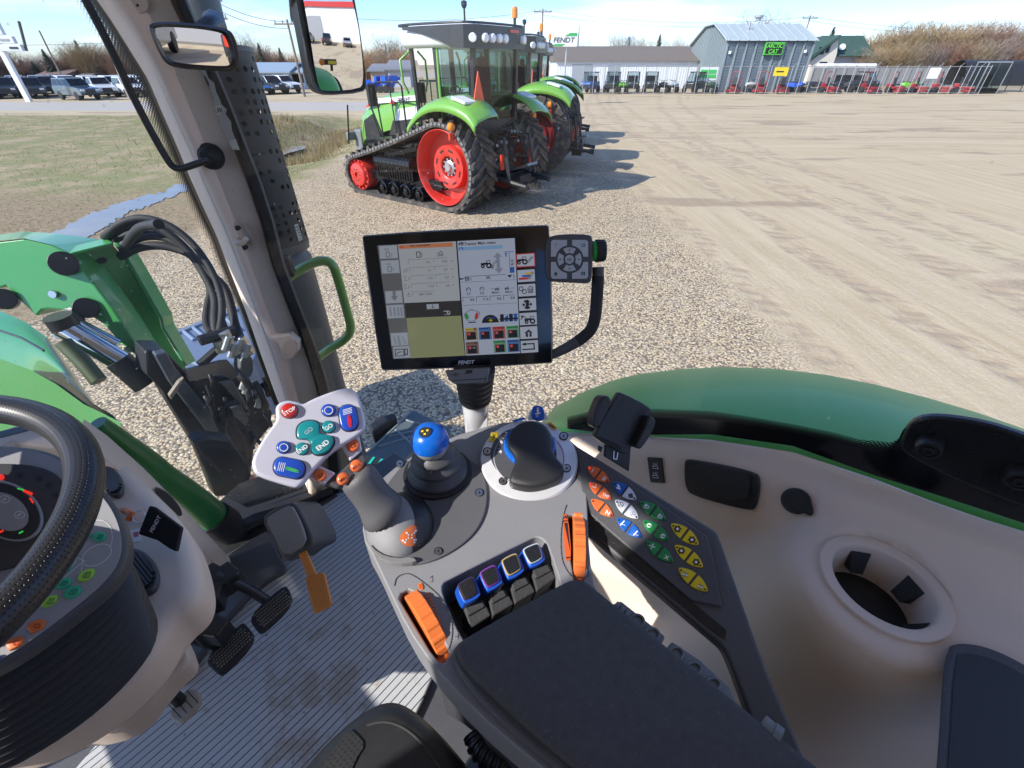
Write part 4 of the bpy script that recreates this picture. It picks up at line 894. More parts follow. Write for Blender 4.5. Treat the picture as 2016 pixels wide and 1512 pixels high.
LV=[('brown',(.05,.02,.018),[(770,555),(880,490),(920,612),(825,667)],[(815,722),(958,655),(1015,772),(867,872)]),('purple',(.22,.04,.32),[(930,465),(1040,405),(1080,522),(990,577)],[(990,630),(1112,580),(1180,690),(1027,782)]),('gold',(.50,.38,.12),[(1087,376),(1196,321),(1235,437),(1140,492)],[(1148,540),(1272,490),(1335,602),(1187,692)]),('silver',(.50,.55,.62),[(1240,296),(1354,246),(1390,357),(1300,406)],[(1304,450),(1432,400),(1482,502),(1345,602)])]
TPL=Plane(PZ(-.432)(*Z4(1085,490)),U*.93-F*.3)
for nm,c,cap,foot in LV:
 t=thing('tip_lever','blue tip lever with black cap framed in '+nm,'lever',TPL(*Z4(*cap[0])),'blue tip levers in the console recess')
 cx=sum(p[0] for p in cap)/4;cy=sum(p[1] for p in cap)/4
 def sc2(k,dx=0,dy=0):return[(cx+(x-cx)*k+dx,cy+(y-cy)*k+dy) for x,y in cap]
 m=MB(BLUE);body=sc2(1.14,2,2);body=[body[0],body[1],(body[2][0]+18,body[2][1]+12),(body[3][0]+2,body[3][1]+22)]
 m.pprism(TPL,Z4,smooth_poly(cor(body,22),1),.020,-.020);m.build('lever_body',parent=t,bevel=.003,seg=3,smooth=40)
 m=MB(M('lever_frame_'+nm,c,.35,var=.03));m.pprism(TPL,Z4,smooth_poly(cor(sc2(1.06),18),1),.0022,.0);m.build('cap_frame',parent=t,bevel=.0006)
 m=MB(BLACK);m.pprism(TPL,Z4,smooth_poly(cor(sc2(.92),14),1),.0032,0);m.build('cap_inlay',parent=t,bevel=.0008)
 m=MB(M('lever_foot',(.05,.05,.052),.6,var=.3,bump=.5,bs=700));fq=Plane(PZ(-.448)(*Z4(*foot[0])),U*.96-F*.2);m.pprism(fq,Z4,foot,.03,-.03);m.pprism(fq,Z4,[(foot[0][0]+8,foot[0][1]-4),(foot[1][0]-10,foot[1][1]+4),(foot[1][0]+18,foot[1][1]+52),(foot[0][0]+30,foot[0][1]+62)],.003,0);m.build('lever_foot',parent=t,bevel=.0015)
DISC=smooth_poly([(760,1010),(720,900),(760,760),(860,620),(960,500),(1100,455),(1240,450),(1350,490),(1425,580),(1447,700),(1430,820),(1370,930),(1280,1010),(1150,1085),(1010,1122),(880,1115)],2)
m=MB(GREY_DISC);m.pprism(CZ,Z3,DISC,.0035,0);m.build('control_disc',parent=con,bevel=.0015,seg=2)
def screw(pl,z,c,r,par,e=0):
 m=MB(INK);m.pprism(pl,z,ell(c[0],c[1],r*1.35,r*1.2,20),.0006,e);o=m.build('screw_well',parent=par)
 m=MB(STEEL);m.pprism(pl,z,ell(c[0],c[1],r,r*.9,16),.0018,e);m.use(INK);m.pline(pl,z,[(c[0]-r*.4,c[1]),(c[0]+r*.4,c[1])],r*.22,e+.0021);m.pline(pl,z,[(c[0],c[1]-r*.4),(c[0],c[1]+r*.4)],r*.22,e+.0022);m.build('screw',parent=o)
DP=CZ.off(.0035)
for c in((1396,690),(1153,1037),(925,518)):screw(DP,Z3,c,20,con)
JB=DP(*Z3(1150,575));jf=Fr(JB,R,F,U)
joy=thing('joystick','short joystick with a shiny blue knob on a ribbed grey gaiter','joystick',JB)
m=MB(BLACK);m.lathe(jf,[(.0445,0),(.0445,.003),(.040,.004),(.036,.001),(0,.001)],40);m.build('socket_ring',parent=joy,smooth=30)
m=MB(M('gaiter_rubber',(.06,.062,.068),.5,var=.08));m.lathe(jf,[(.0375,.0),(.0395,.004),(.0385,.010),(.030,.0135),(.0295,.016),(.033,.019),(.032,.025),(.0245,.028),(.024,.030),(.027,.033),(.026,.037),(.019,.041),(.0165,.046),(.0155,.052)],40);m.build('gaiter',parent=joy,smooth=60)
kc=jf(-.004,.002,.058)
kf=frame_n(kc,U+R*-.05,R);m=MB(GREY_L);m.lathe(kf,[(.012,-.020),(.019,-.0145),(.0225,-.006),(.0232,-.001)],40);kn=m.build('knob_collar',parent=joy,smooth=60)
m=MB(BLUE_B);m.lathe(kf,[(.0236,-.002),(.0238,.002),(.0228,.008),(.0198,.0145),(.0150,.0192),(.0105,.0212),(0,.0222)],40);kb=m.build('knob',parent=joy,smooth=60)
kd=frame_n(kc+kf.z*.0205-Vector((.0015,.006,0)),kf.z*.93+Vector((0,-.33,.1)),(1,.1,0));
m=MB(INK);m.cyl(kd,.0072,0,.0026,24);m.use(YELLOW)
for dx,dy in((-.003,.001),(.003,.0015),(0,-.003)):m.box(kd,(dx,dy,.0029),(.0026,.0022,.0008))
m.build('knob_symbol',parent=kb)
PPn=(U*.78-F*.44+R*.06+Vector((0,-.3,.1))).normalized();PP=Plane(dep(612,862,.462),PPn)
lev=thing('drive_lever','grey drive lever with a wide silver plate of coloured keys','lever',CZ(*Z3(890,900)))
domec=DP(*Z3(905,890))-U*.004
dl=[]
dax=R*.42+F*.9;dax.normalize();dlat=dax.cross(U)
m=MB(GREY);n=36;loops=[]
for k in range(0,13):
 ph=-.25+(PI/2+.25)*k/12;rr=math.cos(ph);zz=math.sin(ph)*.032
 loops.append([domec+dlat*(-.034*rr*math.cos(2*PI*i/n))+dax*(.044*rr*math.sin(2*PI*i/n))+U*zz for i in range(n)])
m.loft(loops);m.build('lever_dome',parent=lev,smooth=60)
m=MB(BLACK);loops=[]
for k in range(0,7):
 ph=-.2+(PI/2+.2)*k/6;rr=math.cos(ph);zz=math.sin(ph)*.027
 loops.append([domec+dlat*.006+R*.004+dlat*(-.034*rr*math.cos(2*PI*i/n))+dax*(.045*rr*math.sin(2*PI*i/n))+U*zz for i in range(n)])
m.loft(loops);m.build('dome_slot',parent=lev,smooth=60)
g0=domec+U*.020+(PZ(-.42)(*Z3(850,840))-domec)*.6;g3=PP.off(-.012)(*Z3(628,575));gp=[]
for z_,w_,d_ in((Z3(850,850),.031,0),(Z3(800,770),.0235,.012),(Z3(760,715),.0205,.02),(Z3(722,660),.0212,.03),(Z3(682,612),.0205,.04),(Z3(650,575),.0195,.047)):
 gp.append((z_,w_))
gdir=(g3-g0);loops=[];n=24
for i,(z_,w_) in enumerate(gp):
 t_=i/(len(gp)-1);q=g0+gdir*t_;d_=(q-EYE).dot(-CAMB);c=dep(*z_,d_)
 tdir=gdir.normalized();sx=tdir.cross(-CAMB).normalized();sy=tdir.cross(sx)
 loops.append([c+sx*w_*1.0*math.cos(2*PI*k/n)+sy*w_*.85*math.sin(2*PI*k/n) for k in range(n)])
m=MB(GREY_DISC);m.loft(loops);m.build('lever_grip',parent=lev,smooth=60,sub=1)
for c in((772,585),(898,745)):
 q=dep(*Z3(*c),(g0-EYE).dot(-CAMB)-.02+(.012 if c[0]>800 else .0));fr=frame_n(q,(EYE-q)+R*.12);m=MB(INK);m.cyl(fr,.003,-.004,.002,12);m.build('grip_screw_hole',parent=lev)
m=MB(GREY_D);m.pprism(PP.off(-.013),Z3,[(475,640),(590,545),(640,500),(702,435),(735,500),(690,575),(560,668)],.012,-.012);m.build('chin',parent=lev,bevel=.003,seg=3)
m=MB(SILVER_P);m.pprism(PP.off(-.010),Z3,[(380,600),(445,530),(547,575),(478,642)],.010,-.010);m.pprism(PP.off(-.010),Z3,[(580,412),(682,345),(702,442),(630,505)],.010,-.010);m.build('key_bracket',parent=lev,bevel=.002)
OR2=M('orange_key',(.68,.14,.04),.3,var=.05,coat=.3)
for c,s_,e in(((452,590),'C1',-.010),((648,414),'C2',-.010),((588,612),'MIN',-.007),((668,535),'MAX',-.007)):
 q=PP.off(e);m=MB(OR2);m.ppill(q,Z3,ell(c[0],c[1],40,36,28,-.5),.004 if len(s_)==2 else .006);k_=m.build('speed_key',parent=lev,smooth=40)
 m=MB(INK if s_!='MAX' else M('brown_print',(.25,.04,.02),.5));m.ptext(q.off(.0042 if len(s_)==2 else .0062),Z3,s_,c,(c[0]+30,c[1]-20),19 if len(s_)==2 else 17,e=0);m.build('key_legend',parent=k_)
plate=[(215,150),(262,138),(320,150),(350,165),(400,135),(500,95),(575,72),(630,68),(672,92),(690,130),(720,250),(724,305),(700,338),(620,392),(540,434),(465,505),(400,575),(350,640),(318,660),(280,655),(75,592),(48,552),(44,500),(70,440),(130,340),(192,262),(186,215),(185,180)]
m=MB(SILVER_P);m.pprism(PP,Z3,smooth_poly(plate,2),.013,-.013);m.build('key_plate',parent=lev,bevel=.004,seg=4,smooth=40)
KEYRIM=M('key_rim',(.03,.03,.05),.4)
def key(shape,mt,h=.003):
 c=(sum(p[0] for p in shape)/len(shape),sum(p[1] for p in shape)/len(shape))
 m=MB(KEYRIM);m.ppoly(PP,Z3,[(c[0]+(x-c[0])*1.09,c[1]+(y-c[1])*1.09) for x,y in shape],.0004);r_=m.build('key_rim',parent=lev)
 m=MB(mt);m.ppill(PP,Z3,shape,h,.0004,.15);m.build('key_cap',parent=r_,smooth=40);return r_
k_=key(ell(270,208,50,43,32),REDK,.0045);q=PP.off(.0050);m=MB(WHITE);m.ptext(q,Z3,'STOP',(270,208),(300,190),22,e=0);m.build('key_legend',parent=lev)
for c in((502,205),(236,424)):
 key(ell(c[0],c[1],41,36),BLUEK);m=MB(WHITE);m.pline(PP,Z3,ell(c[0],c[1],24,22,24),5,.0036,True);m.build('key_legend',parent=lev)
for c,s_ in(((502,303),'GO'),((346,433),'END')):
 key(ell(c[0],c[1],39,36),TEAL);m=MB(WHITE);m.ptext(PP.off(.0036),Z3,s_,c,(c[0]+30,c[1]-22),24,e=0);m.build('key_legend',parent=lev)
go=smooth_poly([(314,350),(318,305),(350,275),(400,265),(440,275),(449,300),(447,335),(465,350),(520,355),(535,380),(525,420),(490,460),(440,470),(412,460),(400,440),(402,405),(385,380),(340,378),(322,372)],2)
key(go,TEAL,.0035);m=MB(WHITE);m.ptext(PP.off(.0041),Z3,'END',(467,410),(497,388),28,e=0);m.use(M('pale_print',(.35,.45,.46),.5));m.ptext(PP.off(.0041),Z3,'GO',(384,325),(410,305),24,e=0);m.build('key_legend',parent=lev)
for c,rx,ry,rot,bars,mk,s in(((620,250),76,54,1.40,[(588+0,204),(640,190)],(632,268),1),((270,546),92,56,.2,None,(288,555),0)):
 sh=[]
 for x,y in rrect(0,0,2*rx,2*ry,ry*.92,8):sh.append((c[0]+x*math.cos(rot)-y*math.sin(rot),c[1]+x*math.sin(rot)+y*math.cos(rot)))
 key(sh,BLUEK,.0035);m=MB(WHITE)
 if s:
  for k in range(4):m.pline(PP,Z3,[(587+k*1,203+k*9),(637+k*1,189+k*9)],3.5,.0041)
  m.use(M('red_mark',(.6,.02,.05),.4));m.pprism(PP,Z3,smooth_poly([(610,240),(622,228),(633,238),(642,295),(630,306),(620,298)],1),.0006,.0039);m.use(INK);m.pline(PP,Z3,[(626,286),(636,284)],3,.0048);m.pline(PP,Z3,[(620,244),(628,242)],3,.0048)
 else:
  for k in range(4):m.pline(PP,Z3,[(200+k*11,560+k*2),(212+k*11,512+k*2)],3.5,.0041)
  m.use(M('green_mark',(.05,.38,.12),.4));m.pprism(PP,Z3,smooth_poly([(246,545),(252,534),(320,556),(330,568),(320,576),(250,556)],1),.0006,.0039);m.use(INK);m.pline(PP,Z3,[(312,564),(324,568)],3,.0048);m.pline(PP,Z3,[(254,545),(262,548)],3,.0048)
 m.build('key_legend',parent=lev)
def ellipsoid_pt(px,py):
 d=ray(px,py).normalized();o=EYE-domec
 def loc(v):return Vector((v.dot(dlat)/.0345,v.dot(dax)/.0445,v.z/.0325))
 a,b=loc(o),loc(d);A_=b.dot(b);B_=a.dot(b);C_=a.dot(a)-1;D_=B_*B_-A_*C_
 return EYE+d*((-B_-math.sqrt(max(D_,0)))/A_)
def dome_patch(m,pts,e=0.0):
 c=(sum(p[0] for p in pts)/len(pts),sum(p[1] for p in pts)/len(pts));rings=[]
 for k in(1,.75,.5,.25,.02):rings.append([ellipsoid_pt(*Z3(c[0]+(x-c[0])*k,c[1]+(y-c[1])*k)) for x,y in pts])
 rings=[[p+(p-domec).normalized()*e for p in r_] for r_ in rings];m.loft(rings,True,False)
m=MB(ORANGE);dome_patch(m,smooth_poly([(920,970),(935,930),(985,888),(1010,882),(1038,905),(1045,945),(1035,985),(1000,1012),(950,1008)],1));ds=m.build('shift_diagram',parent=lev,smooth=60)
m=MB(WHITE)
for k in range(4):
 a=k*PI/2+.8
 for rr in(14,32):dome_patch(m,ell(985+rr*math.cos(a),950+rr*.9*math.sin(a),5,5,8),.0004)
for c in((965,930),(1018,918),(1020,970),(955,985),(942,975),(1010,985)):dome_patch(m,ell(c[0],c[1],8,6,8),.0004)
m.build('diagram_print',parent=ds)
m=MB(M('smoked_plastic',(.2,.2,.2),.2,var=.05));m.pprism(DP,Z3,smooth_poly([(735,980),(800,1050),(900,1080),(1000,1070),(1030,1100),(900,1115),(790,1075)],1),.006,0);m.build('dome_window',parent=lev,bevel=.002)
DN=Vector((0,-.17,.985)).normalized();DC=PZ(-.432)(*Z3(1690,492));df=frame_n(DC,DN,R);DD=Plane(DC,DN)
dial=thing('rotary_dial','round silver dial with a black thumb cover and numbered scale','dial',DC)
m=MB(SILVER);m.lathe(df,[(.0655,-.012),(.0655,.001),(.0635,.004),(.047,.007),(.0455,.0055),(.0,.0055)],64);m.build('dial_ring',parent=dial,smooth=30)
Q=DD.off(.0056)
m=MB(GREY_D);m.lathe(Fr(df.o+df.z*.0056+df.y*.009-df.x*.001,df.x,df.y,df.z),[(.0445,0),(.0445,.0012),(.036,.0014),(0,.0014)],48);m.build('dial_scale',parent=dial)
kw=Fr(Q(*Z3(1692,420)),df.x,df.y,df.z);n=144
m=MB(BLUE_B);loops=[]
for h,k in((0,1),(.006,1),(.008,.95),(.008,.5)):loops.append([kw(.0345*k*(1+(.022 if i%4<2 else 0))*math.cos(2*PI*i/n),.0345*k*(1+(.022 if i%4<2 else 0))*math.sin(2*PI*i/n),h) for i in range(n)])
m.loft(loops);m.build('thumb_wheel',parent=dial)
m=MB(M('thumb_cover',(.018,.018,.02),.45,bump=.3,bs=1200));cov=smooth_poly([(1560,400),(1580,330),(1630,285),(1700,270),(1770,285),(1815,330),(1832,400),(1828,445),(1850,490),(1905,555),(1880,610),(1800,650),(1700,668),(1620,655),(1565,635),(1590,560),(1612,520),(1600,470),(1570,440)],2)
a=_ccw([Q.off(.010)(*Z3(*p))-DN*.010 for p in cov],DN);c=sum(a,Vector())/len(a)
m.loft([[p.lerp(c,k)+DN*h for p in a] for k,h in((0,0),(0,.0095),(.015,.0125),(.05,.0145),(.15,.0158),(.5,.0165),(.97,.0167))]);m.build('thumb_cover',parent=dial,smooth=60)
m=MB(WHITE)
for s_,c in(('6',(1597,300)),('7',(1556,342)),('8',(1526,392)),('9',(1521,450)),('1',(1850,385))):m.ptext(Q.off(.0016),Z3,s_,c,(c[0]+10,c[1]-3),19,e=0)
for a_ in range(10):
 an=PI*.62+a_*.13;m.pline(Q,Z3,[(1692+186*math.cos(-an)*1.0,455+165*math.sin(-an)),(1692+178*math.cos(-an),455+158*math.sin(-an))],3,.0016)
m.build('dial_number',parent=dial)
m=MB(YELLOW);m.ppoly(Q,Z3,[(1466,335),(1512,330),(1494,385),(1445,390)],.001);m.use(INK);m.pline(Q,Z3,[(1474,345),(1482,362),(1474,376),(1488,350)],4,.0016);m.build('dial_sticker',parent=dial);m=MB(M('amber_print',(.75,.33,.02),.4));m.ppoly(Q,Z3,[(1790,278),(1820,275),(1862,312),(1835,318)],.001);m.use(INK);m.pline(Q,Z3,[(1812,288),(1838,306)],7,.0016);m.build('dial_sticker',parent=dial);m=MB(BLUE_B);m.ppoly(Q,Z3,[(1590,262),(1660,245),(1672,258),(1600,275)],.001);m.build('dial_sticker',parent=dial)
for c in((1443,446),(1536,622),(1912,546),(1895,355)):screw(DD,Z3,c,20,dial,.0062)
ts_=Plane(PZ(-.425)(*Z3(1735,262)),(0,-.8,.6))
tab=thing('tab_switch','small blue rounded tab switch standing behind the silver dial','switch',ts_(*Z3(1738,262)))
m=MB(BLUE_B);m.pprism(ts_,Z3,smooth_poly([(1700,255),(1705,195),(1722,176),(1758,176),(1780,195),(1783,262),(1745,272)],2),.008,-.008);m.build('tab_body',parent=tab,bevel=.002,seg=3,smooth=40)
m=MB(WHITE);m.pline(ts_,Z3,[(1742,192),(1742,214)],9,.0004);m.pline(ts_,Z3,[(1730,225),(1754,221)],8,.0004);m.pline(ts_,Z3,ell(1738,238,7,5,8),3,.0004,True);m.pline(ts_,Z3,[(1734,208),(1750,206)],4,.0005);m.build('tab_print',parent=tab)
m=MB(SILVER);m.pprism(ts_.off(-.004),Z3,[(1680,260),(1692,210),(1710,195),(1715,262)],.004,-.004);m.pprism(ts_.off(-.004),Z3,[(1770,262),(1780,215),(1800,240),(1798,262)],.004,-.004);m.build('tab_cradle',parent=tab,bevel=.001)
KN=(U*.95-R*.30).normalized();KP=Plane(PZ(-.437)(*Z5(160,560)),KN)
arm=thing('control_keypad','dark angled keypad with leaf-shaped coloured key pairs','keypad',KP(*Z5(500,800)))
ring=smooth_poly([(110,345),(175,385),(870,808),(897,830),(915,870),(1020,1170),(1140,1512),(1290,1860),(1480,2300),(1250,2300),(1000,1620),(945,1480),(915,1430),(870,1392),(205,828),(170,780),(140,640)],1)
m=MB(M('arm_grey',(.085,.087,.092),.5,var=.06,bump=.25,bs=1400));m.pprism(KP.off(-.004),Z5,ring,.022,-.022);m.build('panel_frame',parent=arm,bevel=.004,seg=3,smooth=40)
m=MB(BLACK);m.pprism(KP.off(-.003),Z5,[(190,722),(945,1352),(938,1400),(890,1372),(195,795)],.002,-.002);m.build('panel_lip',parent=arm)
m=MB(GREY_D);m.pprism(KP,Z5,smooth_poly([(158,450),(170,420),(205,412),(825,835),(858,870),(945,1348),(215,735),(185,690)],1),.004,-.004);m.build('panel_face',parent=arm,bevel=.0015)
KO=M('key_orange',(.70,.13,.03),.4,var=.04);KB=M('key_blue',(.01,.10,.42),.4,var=.04);KW=M('key_white',(.62,.66,.74),.4,var=.02);KGR=M('key_dgreen',(.015,.24,.06),.4,var=.05);KY=M('key_yellow',(.76,.55,.01),.4,var=.04)
LED=screen_mat('key_led_red',(1,.03,.02),1.2)
leaves=[((207,482),(323,566),KO,KO,'I','II'),((214,569),(333,656),KO,KO,'v','TMS'),((226,657),(343,749),KO,KO,'','N'),((341,567),(467,659),KB,KW,'a','x'),((353,661),(478,758),KW,KW,'w','s'),((361,757),(495,861),KB,KB,'l','l'),((486,669),(624,769),KGR,KGR,'t','t'),((501,769),(640,877),KGR,KGR,'o','o'),((516,879),(663,991),KGR,KGR,'k','X'),((650,787),(798,898),KY,KY,'g','g'),((670,901),(821,1018),KY,KY,'g','g'),((690,1021),(846,1146),KY,KY,'p','p')]
for li,(A_,B_,c1,c2,s1,s2) in enumerate(leaves):
 ax=(B_[0]-A_[0],B_[1]-A_[1]);L_=math.hypot(*ax);ux,uy=ax[0]/L_,ax[1]/L_;wd=29+li*.6
 def lp(t,s):
  o=wd*(math.sin(PI*t)**.72)*s;return(A_[0]+ax[0]*t-uy*o,A_[1]+ax[1]*t+ux*o)
 for half,(t0,t1),cm,sy in((0,(.015,.465),c1,s1),(1,(.535,.985),c2,s2)):
  n=9;up=[lp(t0+(t1-t0)*i/n,-1) for i in range(n+1)];dn=[lp(t0+(t1-t0)*i/n,1) for i in range(n+1)][::-1]
  sh=up+dn;c=(sum(p[0] for p in sh)/len(sh),sum(p[1] for p in sh)/len(sh))
  m=MB(cm);m.ppill(KP,Z5,sh,.0018,.0002,.1);kk=m.build('panel_key',parent=arm,smooth=30)
  light=cm in(KW,KY);m=MB(INK if light else WHITE);e=.0022;x,y=c
  if sy in('I','II','TMS','N','X'):m.ptext(KP,Z5,sy,c,(c[0]+20,c[1]+10),22 if sy!='TMS' else 15,e=e)
  elif sy=='v':m.pline(KP,Z5,[(x-10,y-2),(x+8,y+6),(x+10,y-12)],3,e)
  elif sy=='a':m.pline(KP,Z5,[(x-8,y+6),(x+8,y+12)],7,e);m.pline(KP,Z5,[(x-2,y-8),(x+4,y+2)],9,e)
  elif sy=='l':m.pline(KP,Z5,[(x-10,y+10),(x+8,y-10)],6,e);m.pline(KP,Z5,[(x-12,y+4),(x+14,y+12)],2.4,e)
  elif sy=='x':
   for k in range(4):m.pline(KP,Z5,[(x,y),(x+12*math.cos(k*PI/2+.6),y+12*math.sin(k*PI/2+.6))],6,e)
   m.pline(KP,Z5,ell(x,y,11,10,12),3,e+.0002,True)
  elif sy in('w','s'):
   m.pline(KP,Z5,ell(x,y,14,13,16),2.6 if sy=='w' else 1.4,e,True)
   for k in range(3):m.pline(KP,Z5,[(x,y),(x+13*math.cos(k*2.09+.5),y+13*math.sin(k*2.09+.5))],2.6,e)
  elif sy=='t':m.pline(KP,Z5,ell(x+6,y+4,8,7,10),5,e,True);m.pline(KP,Z5,ell(x-9,y+6,4,4,8),3,e,True);m.pline(KP,Z5,[(x-8,y-4),(x+2,y-10)],6,e)
  elif sy=='o':m.ppoly(KP,Z5,ell(x,y,13,12,16),e);m.use(cm);m.pline(KP,Z5,[(x-5,y),(x+6,y+2)],7,e+.0002)
  elif sy=='k':
   for k in range(4):m.pline(KP,Z5,[(x+14*math.cos(k*1.57+.4),y+13*math.sin(k*1.57+.4)),(x+6*math.cos(k*1.57+.4),y+5*math.sin(k*1.57+.4))],5,e)
  elif sy=='g':
   m.pline(KP,Z5,ell(x,y,13,12,14),7,e,True)
   for k in range(6):m.pline(KP,Z5,[(x+14*math.cos(k*1.05),y+13*math.sin(k*1.05)),(x+19*math.cos(k*1.05),y+18*math.sin(k*1.05))],6,e)
   m.use(WHITE);m.ppoly(KP,Z5,ell(x,y,8,7,10),e+.0003)
  elif sy=='p':m.use(WHITE);m.ppoly(KP,Z5,[(x-12,y-6),(x+12,y+4),(x+8,y+16),(x-16,y+6)],e);m.use(INK);m.pline(KP,Z5,[(x-14,y-10),(x+14,y+2)],2.5,e+.0002);m.pline(KP,Z5,[(x-18,y+8),(x+10,y+19)],2.5,e+.0002);m.pline(KP,Z5,[(x-4,y-4),(x-7,y+8)],2,e+.0002);m.pline(KP,Z5,[(x+3,y-1),(x,y+11)],2,e+.0002)
  if m.f:m.build('key_symbol',parent=kk)
  t_=.09 if half==0 else .91;d_=lp(t_,0);on_=li==0 and half==0 or li==1
  m=MB(LED if on_ else INK);m.pprism(KP,Z5,ell(d_[0],d_[1],5.5,5,12),.0008,.0017);m.build('key_led',parent=kk)
SGR=M('slate_plastic',(.17,.185,.19),.55,var=.06)
hq=PZ(-.462)
blk=thing('ring_bracket','slate plastic hinge brackets with ring mouldings along the pad edge','bracket',hq(*Z7(1200,500)))
m=MB(SGR);m.pprism(hq,Z7,[(905,250),(960,230),(1205,425),(1180,470),(1120,450)],.010,-.010);m.build('front_bracket',parent=blk,bevel=.002)
m=MB(SGR);m.pprism(hq,Z7,[(1210,490),(1240,452),(1400,560),(1560,710),(1600,800),(1500,760)],.010,-.010);m.build('rear_bracket',parent=blk,bevel=.002)
m=MB(SGR);
for c in((1045,345),(1130,420),(1262,525),(1360,608),(1466,695)):m.tube([hq.off(.001)(*Z7(c[0]+40*math.cos(a*PI/10),c[1]+36*math.sin(a*PI/10))) for a in range(20)],.0016,6,closed=True)
for k in range(3):m.tube([hq.off(.004)(*Z7(925+k*28,262+k*22)),hq.off(.004)(*Z7(948+k*28,280+k*22))],.006,8)
m.build('ring_moulding',parent=blk,smooth=60)
m=MB(SGR);hp=PZ(-.425);m.tube([hp(*Z7(1735,910)),hp(*Z7(1790,958))],.0075,12);m.tube([hp(*Z7(1790,958)),hp(*Z7(1832,992))],.0085,12);m.build('hinge_pin',parent=con,smooth=40)
t=thing('corrugated_hose','black corrugated cable hose under the console edge','hose',PZ(-.75)(960,1450));m=MB(BLACK);hz=PZ(-.62)
pth=smooth_poly([(168,960),(185,1020),(230,1070),(310,1130),(380,1200),(420,1300)],3,False);P3=[hz(*Z7(*p)) for p in pth]
def densify(P_,d):
 o=[]
 for a,b in zip(P_,P_[1:]):
  n=max(1,int((b-a).length/d));o+=[a.lerp(b,i/n) for i in range(n)]
 return o+[P_[-1]]
P3=densify(P3,.0018);m.tube(P3,[.017 if(i//2)%2 else .0145 for i in range(len(P3))],14);m.build('hose',parent=t,smooth=30)
m=MB(BLACK);hz2=PZ(-.6);m.pprism(hz2,Z7,[(180,880),(260,960),(330,1010),(420,1120),(560,1230),(460,1300),(330,1120),(230,1040),(165,945)],.04,-.04);m.build('hose_bracket',parent=t,bevel=.004)
m=MB(GREY_D);m.pprism(PZ(-.515),Z0,[(845,1320),(900,1350),(1250,1620),(1780,1680),(1500,1450),(1165,1170),(1000,1230)],.12,-.12);m.build('console_support',parent=con,bevel=.01)
PHN=(U*.62-F*.35+Vector((0,-.75,0))).normalized();PH=Plane(dep(1222,835,.60),PHN)
ph=thing('phone_holder','empty black clamp phone holder on a flat stem','phone holder',PH(*Z5(370,450)))
m=MB(BLACK);m.pprism(PH,Z5,smooth_poly([(385,85),(540,165),(547,195),(425,415),(395,415),(250,335),(243,310),(370,92)],1),.010,-.010);m.build('back_plate',parent=ph,bevel=.003,seg=3,smooth=40)
m=MB(M('holder_recess',(.006,.006,.006),.6));m.pprism(PH,Z5,smooth_poly([(258,330),(268,318),(380,370),(395,385),(385,398),(270,345)],1),.0006,0)
m.build('rest_recess',parent=ph)
for c in((394,137),(501,190)):m=MB(INK);m.pline(PH,Z5,ell(c[0],c[1],10,9,14),3,.0006,True);m.build('screw_ring',parent=ph)
for lab,sh in(('left',[(285,108),(325,105),(335,130),(330,170),(275,275),(250,282),(233,262),(236,215),(265,140)]),('right',[(540,215),(565,225),(574,250),(560,290),(500,385),(480,392),(462,378),(480,340),(520,260),(525,235)])):
 m=MB(BLACK);m.pprism(PH.off(.016),Z5,smooth_poly(sh,1),.022,-.022);m.build('clamp_arm',parent=ph,bevel=.004,seg=3,smooth=40)
m=MB(BLACK);m.pprism(PH.off(-.006),Z5,[(335,160),(365,165),(320,260),(290,250)],.006,-.006);m.pprism(PH.off(-.004),Z5,[(455,320),(520,230),(540,250),(470,350)],.008,-.008);m.build('clamp_slide',parent=ph,bevel=.001)
m=MB(BLACK);m.pprism(PH.off(-.012),Z5,[(302,360),(440,340),(436,420),(428,510),(298,430)],.005,-.005);m.pprism(PH.off(-.008),Z5,[(268,370),(290,380),(280,408),(266,400)],.004,-.004);m.build('holder_stem',parent=ph,bevel=.001)
m=MB(STEEL);m.pline(PH.off(-.011),Z5,[(348,400),(346,440),(362,444),(368,410)],4,.0005);m.build('stem_clip',parent=ph)
tl,tr,bl=dep(712,462,.655),dep(1083,442,.655),dep(748,731,.712)
TN=(tr-tl).cross(tl-bl).normalized()
if TN.dot(EYE-tl)<0:TN=-TN
TP=Plane(tl,TN);tx=(tr-tl).normalized();ty=TN.cross(tx)
term=thing('display_terminal','wide black touchscreen terminal showing a tractor menu','display',PY(.6)(938,850))
cs=[(108,150),(1450,74),(1478,1068),(250,1122)]
m=MB(M('terminal_shell',(.16,.165,.17),.35,metal=.3,var=.05));m.pprism(TP.off(-.004),ZE,smooth_poly(cor(cs,26),1),.030,-.030);m.build('terminal_shell',parent=term,bevel=.004,seg=3,smooth=40)
m=MB(M('front_glass',(.008,.008,.009),.10,var=0,coat=.5));m.pprism(TP,ZE,smooth_poly(cor([(116,158),(1444,82),(1470,1062),(256,1112)],20),1),.005,-.005);m.build('front_glass',parent=term,bevel=.001)
